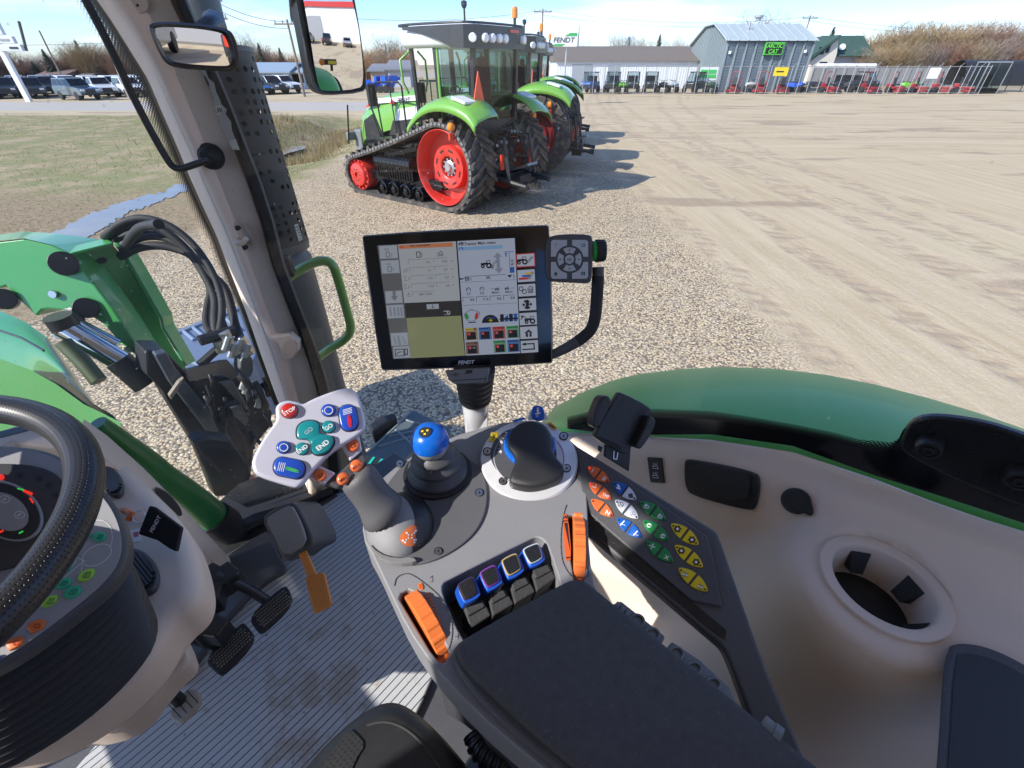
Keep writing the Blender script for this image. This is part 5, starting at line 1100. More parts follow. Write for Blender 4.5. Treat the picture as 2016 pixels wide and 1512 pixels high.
S1=screen_mat('screen_left',(.40,.43,.47),.62);S2=screen_mat('screen_right',(.40,.45,.58),.62);SK=screen_mat('screen_ink',(.015,.016,.02),.6);SG=screen_mat('screen_grey',(.13,.135,.145),.6);SD=screen_mat('screen_dark',(.035,.035,.035),.6);SO=screen_mat('screen_olive',(.27,.29,.15),.62);SOr=screen_mat('screen_orange',(.55,.20,.10),.6);SBl=screen_mat('screen_sky',(.22,.38,.62),.6);SGr=screen_mat('screen_line',(.19,.20,.22),.6);SBk=screen_mat('screen_button',(.36,.40,.47),.62);SRed=screen_mat('screen_red',(.5,.03,.03),.6);SGn=screen_mat('screen_green',(.03,.30,.07),.6);SBlu=screen_mat('screen_blue',(.02,.10,.42),.6);SYe=screen_mat('screen_yellow',(.6,.42,.03),.6);SBr=screen_mat('screen_brown',(.22,.12,.09),.6);SAr=screen_mat('screen_arrow',(.24,.26,.36),.6);SFa=screen_mat('screen_faint',(.25,.28,.34),.6)
m=MB(S1)
def P(mt,pts,e=1):m.use(mt);m.ppoly(TP,ZE,pts,.0003*e)
def Ln(mt,pts,w,e=3,cl=False):m.use(mt);m.pline(TP,ZE,pts,w,.0003*e,cl)
def Tx(mt,s,c,h,e=4,sl=0):m.use(mt);m.ptext(TP,ZE,s,c,(c[0]+100,c[1]-6),h,sl,.0003*e)
P(SG,[(225,228),(372,220),(462,1026),(338,1033)])
P(S1,[(372,220),(783,198),(813,618),(418,636)])
P(SD,[(418,637),(813,620),(820,725),(432,742)])
P(SO,[(432,742),(820,725),(848,1008),(460,1027)])
P(S2,[(792,197),(1200,175),(1240,990),(852,1008)])
P(SOr,[(375,226),(760,206),(762,236),(379,253)],2);Tx(SK,'Fuel consumption',(528,228),20,4);Tx(SRed,'Info',(398,238),14,4)
for k,(x,y) in enumerate(((237,230),(250,335))):P(SBk,[(x,y),(x+128,y-6),(x+136,y+88),(x+8,y+94)],2);Ln(SGr,[(x,y),(x+128,y-6),(x+136,y+88),(x+8,y+94)],4,3,True);Tx(SGr,'Info',(x+56,y+24),17);Ln(SGr,[(x+50,y+44),(x+52,y+80),(x+76,y+79),(x+74,y+43)],6,4,True);Ln(SGr,[(x+80,y+52),(x+92,y+58),(x+90,y+76)],4,4)
for x,y,h in((280,552,82),(290,652,88),(320,850,84),(336,945,78)):P(SBk,[(x,y),(x+120,y-6),(x+128,y+h),(x+8,y+h+6)],2);Ln(SFa if h>82 else SGr,[(x,y),(x+120,y-6),(x+128,y+h),(x+8,y+h+6)],3,3,True)
P(SGr,[(322,588),(372,586),(349,622)],3);Ln(SGr,[(345,560),(347,592)],22,3)
for x in(318,345,372,395):Ln(SFa,[(x,672),(x+5,722)],14,3)
Ln(SFa,[(345,880),(358,920)],10,3);Ln(SFa,[(375,875),(385,925)],16,3);Ln(SFa,[(405,878),(425,920)],8,3)
Ln(SK,[(352,965),(412,962),(416,1010),(356,1012)],5,3,True);Ln(SK,[(420,962),(438,962),(440,1000),(422,1004)],6,3,True);Ln(SK,[(362,1000),(375,985),(395,982)],5,4)
Ln(SK,[(503,275),(506,312),(530,311),(527,273)],5,3,True);Ln(SK,[(534,280),(542,290),(541,308)],4,3);Ln(SK,[(655,282),(680,270),(690,290),(664,292)],4,3,True);Ln(SK,[(650,302),(692,300)],4,3)
for i,(l,a,b,u) in enumerate((('','0.0','0.00','gal/h'),('o','1.4','0.0','gal/h'),('E1','1195','0.0','gal'),('E2','1195','0.0','gal'))):
 y=330+i*57;dx=i*8;Ln(SGr,[(448+dx,y+25),(444+dx,y),(608+dx,y-9)],3);Ln(SGr,[(626+dx*.9,y+16),(622+dx*.9,y-10),(722+dx*.6,y-15)],3)
 Tx(SGr,a,(596+dx-len(a)*3.0,y+16),17);Tx(SGr,b,(702+dx*1.0,y+10),17);Tx(SGr,u,(758+dx*.3,y+6),11)
 if l=='o':Ln(SGr,ell(426,y+18,12,12,14),3,4,True);Ln(SGr,[(414,y+34),(440,y+2)],3,4)
 elif l:Ln(SGr,[(432+i,y+4),(414+i,y+5),(424+i,y+19),(416+i,y+33),(436+i,y+32)],3,4);Tx(SGr,l[1],(446+i,y+20),20)
Ln(SGr,[(476,585),(472,558),(632,550)],3);Tx(SGr,'88ft 0.00in',(570,572),17);Ln(SGr,[(434,578),(462,577)],4);Ln(SGr,[(448,560),(449,578)],5);Ln(SGr,[(438,592),(462,590)],3)
P(SBk,[(574,645),(660,641),(664,676),(578,680)],2);Ln(SK,[(618,650),(620,668)],5);Ln(SK,[(610,670),(630,669)],3)
Ln(S1,[(698,695),(722,692),(722,708)],6);Ln(S1,ell(732,702,9,9,12),5,3,True);Ln(S1,[(702,718),(742,716)],3)
P(SBl,[(798,240),(1112,224),(1115,250),(800,265)],2);Tx(SK,'Tractor Main menu',(952,211),22);Ln(SK,ell(808,222,5,5,8),4,3,True);Ln(SK,ell(828,219,7,7,10),5,3,True);Ln(SK,[(805,212),(832,207)],7);P(SBlu,[(806,243),(832,241),(834,262),(808,264)],3);P(S2,[(812,250),(826,249),(827,262),(813,263)],4)
P(SAr,[(1048,312),(1078,276),(1112,308),(1092,310),(1098,390),(1118,390),(1090,426),(1056,394),(1074,392),(1068,312)],2)
def tractor(x,y,k,mt):
 Ln(mt,ell(x-30*k,y+14*k,9*k,9*k,12),8*k,4,True);Ln(mt,ell(x+12*k,y+8*k,14*k,14*k,14),10*k,4,True);Ln(mt,[(x-38*k,y-2*k),(x-2*k,y-6*k)],15*k,4);Ln(mt,[(x-6*k,y-8*k),(x-4*k,y-26*k),(x+18*k,y-28*k),(x+22*k,y-8*k)],4*k,4)
tractor(1005,362,1.0,SK);Ln(SK,[(1030,378),(1062,336),(1070,340),(1040,384)],3,4,True);Ln(SK,ell(1040,380,9,9,10),4,4,True)
Ln(SBlu,[(1126,274),(1192,270)],4);Ln(SK,[(1160,276),(1168,420)],3);P(SBlu,[(1166,382),(1196,380),(1198,420),(1168,422)],3);P(SBlu,[(1126,290),(1138,278),(1150,288)],3);Ln(SBlu,[(1138,286),(1139,304)],8)
m.use(SK);q_=TP.off(.0012);vx=(q_(*ZE(1184,370))-q_(*ZE(1180,325))).normalized();m.text('31%',q_(*ZE(1182,348)),vx,TN.cross(vx),h=(q_(*ZE(1180,325))-q_(*ZE(1180,345))).length)
Ln(SK,[(892,476),(888,446),(1134,433)],3);Tx(SK,'0%',(1012,456),20);Ln(SK,[(815,466),(838,463)],7);P(SK,[(808,466),(822,456),(823,474)],4);Ln(SK,[(846,454),(878,451)],4);Ln(SK,[(846,464),(880,461)],4);Ln(SK,[(848,474),(880,471)],4);Ln(SK,[(852,448),(856,480)],5);Ln(SK,[(868,446),(872,478)],5);P(SK,[(1146,438),(1182,435),(1166,458)],3);Ln(SK,[(1192,434),(1196,460)],4)
Ln(SGr,[(812,490),(1212,470)],3);Ln(SGr,[(822,654),(1222,634)],3)
for i,(l,v) in enumerate((('C1','4.0'),('C2','11.2'),('Memo','0.6'),('Memo','0.5'))):
 x=872+i*96;y=570-i*4.8;Tx(SK,l,(x,y),18 if i<2 else 15);Ln(SK,[(x-38,y+58),(x-40,y+26),(x+38,y+22)],3);Tx(SK,v,(x+26,y+42),19)
 if i<2:Ln(SK,[(x-16+16+15*math.cos(a*.5+2.4),y-28+15*math.sin(a*.5+2.4)) for a in range(10)],4);Ln(SK,[(x,y-28),(x-10,y-38)],4)
 else:
  tractor(x+(14 if i==2 else-12),y-24,.42,SK);ax_=x+(-22 if i==2 else 24);Ln(SAr,[(ax_-9,y-26),(ax_+10,y-27)],6,3)
P(SGr,smooth_poly([(838,712),(880,684),(892,678),(905,682),(958,700),(945,740),(915,764),(870,768),(848,745)],1),2);P(S2,smooth_poly([(843,714),(884,688),(905,688),(953,704),(940,738),(912,760),(872,763),(852,742)],1),3);P(SGn,smooth_poly([(842,715),(862,705),(880,745),(858,755)],1),4);P(SRed,smooth_poly([(922,705),(945,703),(936,748),(914,752)],1),4);Ln(SK,[(876,774),(922,772)],7)
P(SK,[(970,778)]+[(1028-60*math.cos(a*PI/12),778-3-56*math.sin(a*PI/12)) for a in range(13)]+[(1088,772)],2);Ln(SYe,[(1018,758),(1042,757)],5);Ln(SYe,[(1030,746),(1031,770)],5);Ln(SBlu,[(1000,744),(1022,738)],6);Ln(SBlu,[(1040,738),(1060,744)],6)
for k in range(4):x=1096+k*32;P((SK,SBlu,SK,SBlu)[k] if k!=1 else SBlu,[(x,716-k*1.6),(x+26,714-k*1.6),(x+28,768-k*1.6),(x+2,770-k*1.6)],2);Ln(SK,[(x+4,750-k*1.6),(x+26,749-k*1.6)],12,3)
Ln(S2,[(1130,728),(1144,718)],12,4)
tiles=[(0,0,SYe,(.35,.24,.1)),(1,0,SBlu,(.05,.16,.45)),(2,0,SRed,(.42,.1,.09)),(3,0,SGn,(.12,.30,.14)),(0,1,SBr,None),(2,1,SGn,None),(3,1,SBlu,None)]
BG={SYe:screen_mat('tile_tan',(.34,.26,.16),.6),SBlu:screen_mat('tile_blue',(.09,.19,.42),.6),SRed:screen_mat('tile_red',(.40,.12,.11),.6),SGn:screen_mat('tile_green',(.16,.32,.22),.6),SBr:screen_mat('tile_brown',(.21,.13,.11),.6)}
for cx,cy,mt,_ in tiles:
 x=845+cx*98+cy*7;y=815-cx*5+cy*98;w_,h_=90,84
 P(BG[mt],[(x,y),(x+w_,y-5),(x+w_+6,y+h_-2),(x+5,y+h_+3)],2);Ln(mt,[(x+8,y+9),(x+58,y+6)],15,3);Ln(SK,[(x+8,y+9),(x+58,y+6)],3,4);Ln(SK,ell(x+72,y+5,8,7,10),4,4,True)
 P(SK,[(x+14,y+28),(x+78,y+25),(x+82,y+78),(x+17,y+81)],4);P(SRed,[(x+20,y+32),(x+42,y+31),(x+43,y+50),(x+21,y+51)],5)
 Ln(S2,[(x+31,y+37),(x+32,y+46)],3,6)
 if mt is SBr:Tx(S2,'EXT',(x+62,y+40),9,6)
SW=screen_mat('soft_key',(.42,.46,.56),.62)
for i in range(7):
 x=1214+i*4.6;y=292+i*104-(i>0)*0;h_=86 if i<5 else 80;y=(292,403,505,606,708,806,905)[i]
 q4=[(x,y),(x+122,y-7),(x+126,y+78),(x+4,y+86)]
 P(SW,q4,2)
 if i==0:Ln(SRed,[(x-2,y-2),(x+125,y-10),(x+130,y+82),(x+2,y+90)],6,3,True);tractor(x+46,y+44,1.0,SK);Ln(SK,[(x+70,y+52),(x+108,y+16),(x+114,y+20),(x+80,y+58)],4,4,True)
 elif i==1:
  for k,mt in enumerate((SRed,SBlu,SYe)):Ln(mt,[(x+18+k*24,y+62-k*19),(x+72+k*14,y+58-k*19)],15,3);Ln(SK,ell(x+88+k*10,y+55-k*18,7,6,10),3,4,True)
 elif i==2:Ln(SK,ell(x+22,y+30,14,14,16),5,4,True);Ln(SK,ell(x+46,y+50,14,14,16),5,4,True);Ln(SK,[(x+70,y+30),(x+76,y+58),(x+106,y+54),(x+104,y+18),(x+86,y+12)],5,4,True);Ln(SK,ell(x+90,y+40,9,9,12),5,4,True)
 elif i==3:Ln(SK,[(x+58,y+18),(x+62,y+36),(x+60,y+62)],22,4);P(SK,ell(x+57,y+18,22,9,14),4);P(SK,ell(x+62,y+62,22,9,14),4);P(SK,ell(x+36,y+42,10,10,12),4);P(SK,ell(x+86,y+38,10,10,12),4)
 elif i==4:tractor(x+82,y+48,1.0,SK);Ln(SK,[(x+60,y+40),(x+30,y+22),(x+12,y+44)],5,4);P(SK,[(x+8,y+20),(x+30,y+14),(x+20,y+34)],4)
 elif i==5:P(SK,[(x+32,y+42),(x+62,y+16),(x+90,y+40),(x+82,y+42),(x+84,y+68),(x+42,y+70),(x+40,y+44)],4);Ln(SW,[(x+62,y+48),(x+63,y+66)],9,5);Ln(SW,ell(x+62,y+42,6,5,8),4,5,True)
 else:Ln(SK,[(x+22,y+22),(x+94,y+18),(x+98,y+56),(x+16,y+61)],9,4);P(SK,[(x+6,y+24),(x+36,y+10),(x+38,y+34)],4)
m.build('screen',parent=term)
m=MB(WHITE);m.ptext(TP,ZE,'FENDT',(857,1056),(957,1051),26,.25,.0006);m.build('maker_lettering',parent=term)
m=MB(GREY_D);pad_=smooth_poly([(1425,190),(1460,158),(1560,145),(1735,148),(1758,175),(1752,470),(1725,500),(1640,495),(1480,488),(1425,470),(1415,320)],2);m.pprism(TP.off(.008),ZE,pad_,.026,-.026);cp=m.build('control_pad',parent=term,bevel=.004,seg=3,smooth=40)
KLG=M('pale_key',(.48,.49,.51),.45,var=.03);q=TP.off(.008)
ctr=(1588,326)
def arcq(a0,a1,r0,r1,n=8):return[(ctr[0]+r1*math.cos(a0+(a1-a0)*i/n),ctr[1]+r1*math.sin(a0+(a1-a0)*i/n)) for i in range(n+1)]+[(ctr[0]+r0*math.cos(a1+(a0-a1)*i/n),ctr[1]+r0*math.sin(a1+(a0-a1)*i/n)) for i in range(n+1)]
for k in range(4):
 a=k*PI/2-PI/2;m=MB(KLG);m.ppill(q,ZE,arcq(a-.56,a+.56,44,86),.002,0);kk=m.build('pad_key',parent=cp,smooth=30)
 m=MB(M('pad_print',(.02,.12,.07),.5));c=(ctr[0]+66*math.cos(a),ctr[1]+66*math.sin(a));m.ppoly(q,ZE,[(c[0]+10*math.cos(a),c[1]+10*math.sin(a)),(c[0]+9*math.cos(a+2.2),c[1]+9*math.sin(a+2.2)),(c[0]+9*math.cos(a-2.2),c[1]+9*math.sin(a-2.2))],.0024);m.build('key_symbol',parent=kk)
m=MB(KLG);m.ppill(q,ZE,ell(1588,326,32,32,24),.002);kk=m.build('pad_key',parent=cp,smooth=30);m=MB(INK);m.ptext(q,ZE,'OK',(1588,327),(1620,326),18,e=.0024);m.build('key_symbol',parent=kk)
def quad(sx,sy):
 X0,Y0=1588+sx*132,326+sy*138;pts=[(1588+sx*18,Y0),(X0-sx*14,Y0),(X0,Y0-sy*14),(X0,326+sy*18+0),(1588+sx*100,326+sy*18)]
 n=6
 for i in range(n+1):a=math.atan2(18,98)+(PI/2-2*math.atan2(18,98))*i/n;pts.append((1588+sx*100*math.cos(a),326+sy*100*math.sin(a)))
 pts.append((1588+sx*18,326+sy*100));return pts
PRN=M('pad_print',(.02,.12,.07),.5)
for sx,sy,s_ in((-1,-1,'?'),(1,-1,'b'),(-1,1,'h'),(1,1,'g')):
 m=MB(KLG);m.ppill(q,ZE,quad(sx,sy),.002);kk=m.build('pad_key',parent=cp,smooth=30);m=MB(PRN);c=(1588+sx*97,326+sy*100)
 if s_=='?':m.ptext(q,ZE,'?',c,(c[0]+20,c[1]-1),26,e=.0024)
 elif s_=='b':m.pline(q,ZE,[(c[0]-8,c[1]+8),(c[0]+12,c[1]+7),(c[0]+11,c[1]-8),(c[0]-12,c[1]-7)],5,.0024)
 elif s_=='h':m.ppoly(q,ZE,[(c[0]-15,c[1]+2),(c[0],c[1]-13),(c[0]+15,c[1]),(c[0]+10,c[1]+1),(c[0]+10,c[1]+15),(c[0]-10,c[1]+16),(c[0]-10,c[1]+2)],.0024)
 else:
  for dx in(-8,8):
   for dy in(-7,7):m.ppoly(q,ZE,[(c[0]+dx-6,c[1]+dy-5),(c[0]+dx+6,c[1]+dy-6),(c[0]+dx+6,c[1]+dy+5),(c[0]+dx-6,c[1]+dy+6)],.0024)
 m.build('key_symbol',parent=kk)
kx0=TP.off(-.006)(*ZE(1752,268));kfr=Fr(kx0,TN,ty,tx)
m=MB(M('green_ring',(.0,.42,.04),.4));m.cyl(kfr,.0150,0,.004,32);m.build('knob_ring',parent=term)
m=MB(RUBBER);n=96;loops=[]
for h,k in((.004,.98),(.006,1.0),(.017,.96),(.019,.88),(.019,.02)):loops.append([kfr(.0162*k*(1+(.03 if i%6<3 else 0))*math.cos(2*PI*i/n),.0162*k*(1+(.03 if i%6<3 else 0))*math.sin(2*PI*i/n),h) for i in range(n)])
m.loft(loops);m.build('scroll_knob',parent=term)
hp=TP.off(-.008);path=[(1792,380),(1790,480),(1782,600),(1774,720),(1752,810),(1700,870),(1610,930),(1530,972),(1470,1000),(1400,1030)]
path=smooth_poly(path,2,False);loops=[];pw=[hp(*ZE(*p)) for p in path]
for i,p in enumerate(pw):
 t_=(pw[min(i+1,len(pw)-1)]-pw[max(i-1,0)]).normalized();s_=t_.cross(TN);wd=.0092 if i<len(pw)*.62 else .0092-.0035*(i/len(pw)-.62)/.38
 loops.append([p+s_*wd*math.cos(2*PI*k/16)+TN*.008*math.sin(2*PI*k/16) for k in range(16)])
m=MB(GREY_D);m.loft(loops);m.build('grab_handle',parent=term,smooth=60)
mid=[l for l in loops[4:len(loops)//2+5]];
m=MB(RUBBER);m.loft([[sum(l,Vector())/16+(p-sum(l,Vector())/16)*1.05 for p in l] for l in mid]);m.build('handle_grip',parent=term,smooth=60)
sb=PY(.6)(938,862);st_top=PY(.588)(934,728)
axn=(st_top-sb).normalized();sf=frame_n(sb,axn,(1,0,0));hL=(st_top-sb).length
def hh(px,py):return(PY(.597)(px,py)-sb).dot(axn)
h1=hh(938,785)
m=MB(SILVER);m.lathe(Fr(sf.o,sf.x,sf.y*.8,sf.z),[(.0195,-.15),(.0195,.0),(.0205,h1*.5),(.0235,h1),(.021,h1+.003)],32);m.build('stand_post',parent=term,smooth=40)
pq_=Plane(sb-Vector((0,.020,0)),(0,-1,.12));m=MB(M('post_inlay',(.62,.62,.64),.35,var=.03));m.pprism(pq_,ZE,smooth_poly([(852,1480),(850,1400),(870,1355),(915,1340),(965,1345),(1000,1380),(1010,1440),(1010,1560),(855,1560)],1),.005,-.002);m.build('post_inlay',parent=term,bevel=.0015)
m=MB(BELLOWS);prof=[];n=6
for k in range(n*4+1):prof.append((.0245+.0075*k/(n*4)+(0,.0018,.0025,.0018)[k%4],h1+(hL-h1+.005)*k/(n*4)))
m.lathe(sf,prof,32);m.build('stand_bellows',parent=term,smooth=70)
bq=Plane(st_top-Vector((0,.036,0)),(0,-.9,.43));m=MB(M('bracket_grey',(.20,.20,.205),.4,metal=.2,var=.06));m.pprism(bq,ZE,[(705,1118),(1022,1098),(1018,1140),(1004,1202),(770,1212),(730,1180)],.014,-.014);br=m.build('usb_bracket',parent=term,bevel=.002)
m=MB(INK);m.pline(bq,ZE,[(748,1146),(800,1142)],4,.0006);m.pline(bq,ZE,[(765,1145),(778,1132),(790,1132)],3,.0006);m.pline(bq,ZE,[(772,1145),(784,1154),(796,1153)],3,.0006);m.ppoly(bq,ZE,[(845,1140),(860,1112),(905,1108),(895,1132)],.0006);m.pline(bq,ZE,[(760,1185),(992,1172)],5,.0006);m.pline(bq,ZE,[(990,1200),(998,1160)],4,.0006);m.build('bracket_print',parent=br)
fen=thing('rear_fender','large green rear fender arching outside the right window with black rubber lip','fender',T(.9,0,-1.0))
GI=[(1000,824),(1090,826),(1117,836),(1165,826),(1291,822),(1400,828),(1561,854),(1700,892),(1800,940),(1900,985),(2016,1028),(2160,1090),(2320,1160)]
GO_=[(1060,838),(1090,800),(1150,766),(1205,745),(1262,731),(1335,722),(1420,717),(1520,720),(1620,731),(1720,750),(1820,775),(1920,805),(2016,840),(2160,905),(2320,990)]
GI2=[(1000,838),(1090,846),(1117,853),(1247,861),(1400,868),(1561,892),(1722,946),(1830,988),(1937,1024),(2016,1048),(2160,1096),(2330,1156)]
xs=[1064+14*i for i in range(92)]
def ro(x):return 1.15
rows=[];N_=14
for k in range(N_+1):
 t_=k/N_;row=[]
 for x in xs:
  a=PR(.655)(x,ly(GI2,x)-2);xo=x-4+(0 if x>1120 else 0);yo=ly(GO_,xo)
  b=PR(1.16)(xo,min(yo,ly(GI2,x)-6));p=a.lerp(b,t_);
  h=.055*math.sin(PI*t_)*min(1,max(0,(x-1064)/160));row.append(p+U*h*.6-U*(.05*max(0,t_-.9)/.1))
 rows.append(row)
m=MB(GREENF);m.grid(rows);fs_=m.build('fender_skin',parent=fen,smooth=80)
md=fs_.modifiers.new('sol','SOLIDIFY');md.thickness=.012;md.offset=-1
m=MB(RUBBER);m.tube([rows[-1][i]+R*.01 for i in range(0,len(xs))],[min(.022,.004+.0006*i) for i in range(len(xs))],8);m.build('rubber_lip',parent=fen,smooth=60)
RB=PR(.622)
B_top=[(1117,838),(1165,826),(1291,822),(1400,826),(1480,838),(1561,852),(1640,868),(1700,884),(1745,888),(1768,870),(1778,845),(1800,826),(1840,818),(1937,832),(2016,856),(2160,905),(2320,960)]
B_bot=[(1117,844),(1165,850),(1291,856),(1400,855),(1561,878),(1722,936),(1856,978),(2016,1030),(2160,1078),(2320,1140)]
xs2=[1117+12*i for i in range(98)]
m=MB(BLACKG);m.grid([[RB(x,ly(B_top,x)) for x in xs2],[RB(x,ly(B_bot,x)) for x in xs2]]);bandl=m.build('window_band',loc=T(.62,0,-.45));tag(bandl,'black band along the lower edge of the right window','window band')
yy0=[RB(x,ly(B_top,x)) for x in xs2 if x<1800];yy1=[RB(x+(14 if 1700<x<1790 else 0),ly(B_top,x)-17) for x in xs2 if x<1800]
frit_strip('glass_border',yy0,yy1,'dotted black border above the band of the right window',.0032,5)
hp=PR(.612)
hinge=thing('glass_mount','rounded black window hinge plate with two bolts over the green fender','mount',hp(1900,900))
m=MB(M('hinge_plate',(.010,.011,.012),.28,var=.1));m.pprism(hp,Z0,smooth_poly([(1776,860),(1790,832),(1830,818),(1937,832),(2016,858),(2200,925),(2260,1020),(2160,1050),(2016,1000),(1900,955),(1800,905),(1770,885)],2),-.012);m.build('hinge_plate',parent=hinge,bevel=.003)
for c in((1830,873),(2005,932),(2140,1000)):
 m=MB(BLACK);fr=frame_n(hp(*c),-R,F);m.lathe(fr,[(.013,0),(.0125,.013),(.011,.016),(.009,.0165),(.0085,.0145),(.0055,.0145),(.005,.018),(.003,.0182),(.0028,.016),(0,.016)],28);m.build('hinge_bolt',parent=hinge,smooth=30)
def perf_mat():
 m,nt,N,L,p=new_mat('perforated_guard');p.inputs['Base Color'].default_value=(.014,.018,.017,1);p.inputs['Roughness'].default_value=.5;p.inputs['Metallic'].default_value=.2
 out=N['Material Output'];uvn=N.new('ShaderNodeUVMap');sx=N.new('ShaderNodeSeparateXYZ');L.new(uvn.outputs[0],sx.inputs[0])
 vo=N.new('ShaderNodeTexVoronoi');vo.voronoi_dimensions='2D';vo.inputs['Randomness'].default_value=.12;vo.inputs['Scale'].default_value=1;L.new(uvn.outputs[0],vo.inputs['Vector'])
 no=N.new('ShaderNodeTexWhiteNoise');no.noise_dimensions='3D';L.new(vo.outputs['Position'],no.inputs['Vector'])
 g=N.new('ShaderNodeMath');g.operation='LESS_THAN';g.inputs[1].default_value=.62;L.new(no.outputs['Value'],g.inputs[0])
 lt=N.new('ShaderNodeMath');lt.operation='LESS_THAN';lt.inputs[1].default_value=.27;L.new(vo.outputs['Distance'],lt.inputs[0])
 mu=N.new('ShaderNodeMath');mu.operation='MULTIPLY';L.new(g.outputs[0],mu.inputs[0]);L.new(lt.outputs[0],mu.inputs[1])
 tr=N.new('ShaderNodeBsdfTransparent');mx=N.new('ShaderNodeMixShader');L.new(mu.outputs[0],mx.inputs[0]);L.new(p.outputs[0],mx.inputs[1]);L.new(tr.outputs[0],mx.inputs[2]);L.new(mx.outputs[0],out.inputs['Surface']);return m
s0=PY(1.42)(634,760);s1=PY(1.49)(408,97);sax=(s1-s0).normalized();sL=(s1-s0).length
stk=thing('exhaust_guard','tall dark perforated exhaust guard standing outside beside the tan pillar','exhaust',s0)
ef=frame_n(s0,sax,R)
def hx(px,py):q=PY(1.455)(px,py);return(q-s0).dot(sax)
hb=hx(540,500)
n=48;m=MB(DGREEN);m.lathe(ef,[(.106,hb+.01),(.110,hb+.03),(.110,hb+.035),(.0,hb+.035)],n);m.lathe(ef,[(.085,-.6),(.085,.0),(.092,hb*.3),(.100,hb-.06),(.104,hb-.02),(.085,hb+.01),(0,hb+.012)],n)
m.lathe(ef,[(0,sL-.01),(.112,sL-.012),(.112,sL),(.075,sL+.004),(.075,sL+.012),(0,sL+.014)],n);m.build('guard_body',parent=stk,smooth=40)
vs=[];fs=[];K=2
for k in range(K):
 for i in range(n+1):vs.append(ef(.1095*math.cos(2*PI*i/n),.1095*math.sin(2*PI*i/n),hb+.03+(sL-hb-.03)*k))
for i in range(n):fs.append((i,i+1,n+2+i,n+1+i))
m=MB(perf_mat());m.raw(vs,fs);gd=m.build('perforated_sleeve',parent=stk,smooth=80);uv=gd.data.uv_layers.new(name='uv');vv=(sL-hb)/.026
for i,p in enumerate(gd.data.polygons):
 for li,(a,b) in zip(p.loop_indices,((i,0),(i+1,0),(i+1,1),(i,1))):uv.data[li].uv=(a*26/n,b*vv)
m=MB(DGREEN);m.cyl(ef,.068,hb,sL-.02,24);m.build('inner_pipe',parent=stk,smooth=60)
m=MB(DGREEN);m.tube([PY(1.5)(405,88),PY(1.52)(392,30),PY(1.55)(372,-60)],[.062,.058,.055],20);m.build('outlet_pipe',parent=stk,smooth=60)
m=MB(INK)
sd_=(EYE-s0);sd_-=sax*sd_.dot(sax);sd_.normalize();sl=sax.cross(sd_)
for k in range(5):
 for(a,hh_) in((.75,hb-.10-k*.016),(.65,hb-.26-k*.016)):
  d=(sd_*math.cos(a)+sl*-math.sin(a));d2=(sd_*math.cos(a+.55)+sl*-math.sin(a+.55));rr=.1035
  m.tube([s0+d*rr+sax*hh_,s0+(d+d2).normalized()*rr+sax*(hh_+.012),s0+d2*rr+sax*(hh_+.018)],.0035,6)
m.build('vent_slot',parent=stk)
m=MB(M('guard_label',(.35,.36,.35),.5));lq=Plane(s0+sd_*.1105,sd_);m.ppoly(lq,ZA,[(1668,1275),(1690,1268),(1718,1355),(1695,1370)],0);m.use(INK)
for k in range(5):m.pline(lq,ZA,[(1676+k*7,1290+k*16),(1690+k*6,1284+k*16)],4,.0006)
m.build('warning_label',parent=stk)
gp_=PY(1.14);hnd=thing('grab_handle','bright green bent grab handle bolted outside the pillar','grab handle',gp_(*ZD(1650,430)))
m=MB(GREENL);m.tube([gp_(*ZD(*p)) for p in smooth_poly([(1600,445),(1700,375),(1800,325),(1880,330),(1915,420),(1975,640),(1995,720),(1950,780),(1850,835),(1740,930)],3,False)],.0125,12);m.build('handle_tube',parent=hnd,smooth=60)
m=MB(BLACK);m.pprism(PY(1.11),ZD,[(1595,305),(1630,305),(1650,370),(1670,410),(1655,425),(1605,395)],.02);m.build('handle_bracket',parent=hnd,bevel=.003)
mo=PY(1.42)(*ZB(300,250));inc=(mo-EYE).normalized();tgt=(-F*1.0+R*.26-U*.085).normalized();mn=(tgt-inc).normalized();MP=Plane(mo,mn)
em=thing('side_mirror','tall black outside mirror reflecting the yard and parked vehicles','mirror',mo)
outm=smooth_poly([(40,-120),(375,-120),(410,60),(440,250),(470,490),(440,528),(220,543),(180,522),(150,470),(95,180)],1)
inm=[(82,-110),(372,-110),(398,60),(425,250),(450,480),(432,512),(226,522),(196,505),(168,400),(130,170)]
m=MB(BLACK);m.pprism(MP.off(-.004),ZB,outm,.05,-.05);m.build('mirror_shell',parent=em,bevel=.012,seg=3)
RC=.75
c0=(270,210);rings=[]
for k in range(13):
 s_=k/12
 rings.append([MP(*ZB(c0[0]+(x-c0[0])*s_,c0[1]+(y-c0[1])*s_)) for x,y in smooth_poly(inm,2)] if k else None)
cp_=MP(*ZB(*c0));
def dome_(p):d=(p-cp_).length;return p-mn*(d*d/(2*RC))+mn*.012
rings=[[dome_(cp_+(p-cp_)*.02) for p in rings[1]]]+[[dome_(p) for p in r_] for r_ in rings[1:]]
m=MB(MIRR);m.loft(rings,True,False);k0=len(rings[0]);m.f.append(tuple(range(k0)));m.mi.append(0);g_=m.build('mirror_glass',parent=em,smooth=90)
bm=bmesh.new();bm.from_mesh(g_.data);bmesh.ops.recalc_face_normals(bm,faces=bm.faces);bm.to_mesh(g_.data);bm.free()
m=MB(BLACK);m.loft([[MP.off(-.002)(*ZB(*p)) for p in outm],[MP.off(.010)(*ZB(x+(300-x)*.02,y+(210-y)*.02)) for x,y in outm],[MP.off(.004)(*ZB(x+(300-x)*.10,y+(210-y)*.07)) for x,y in outm]],True,False);m.build('mirror_rim',parent=em,smooth=60)
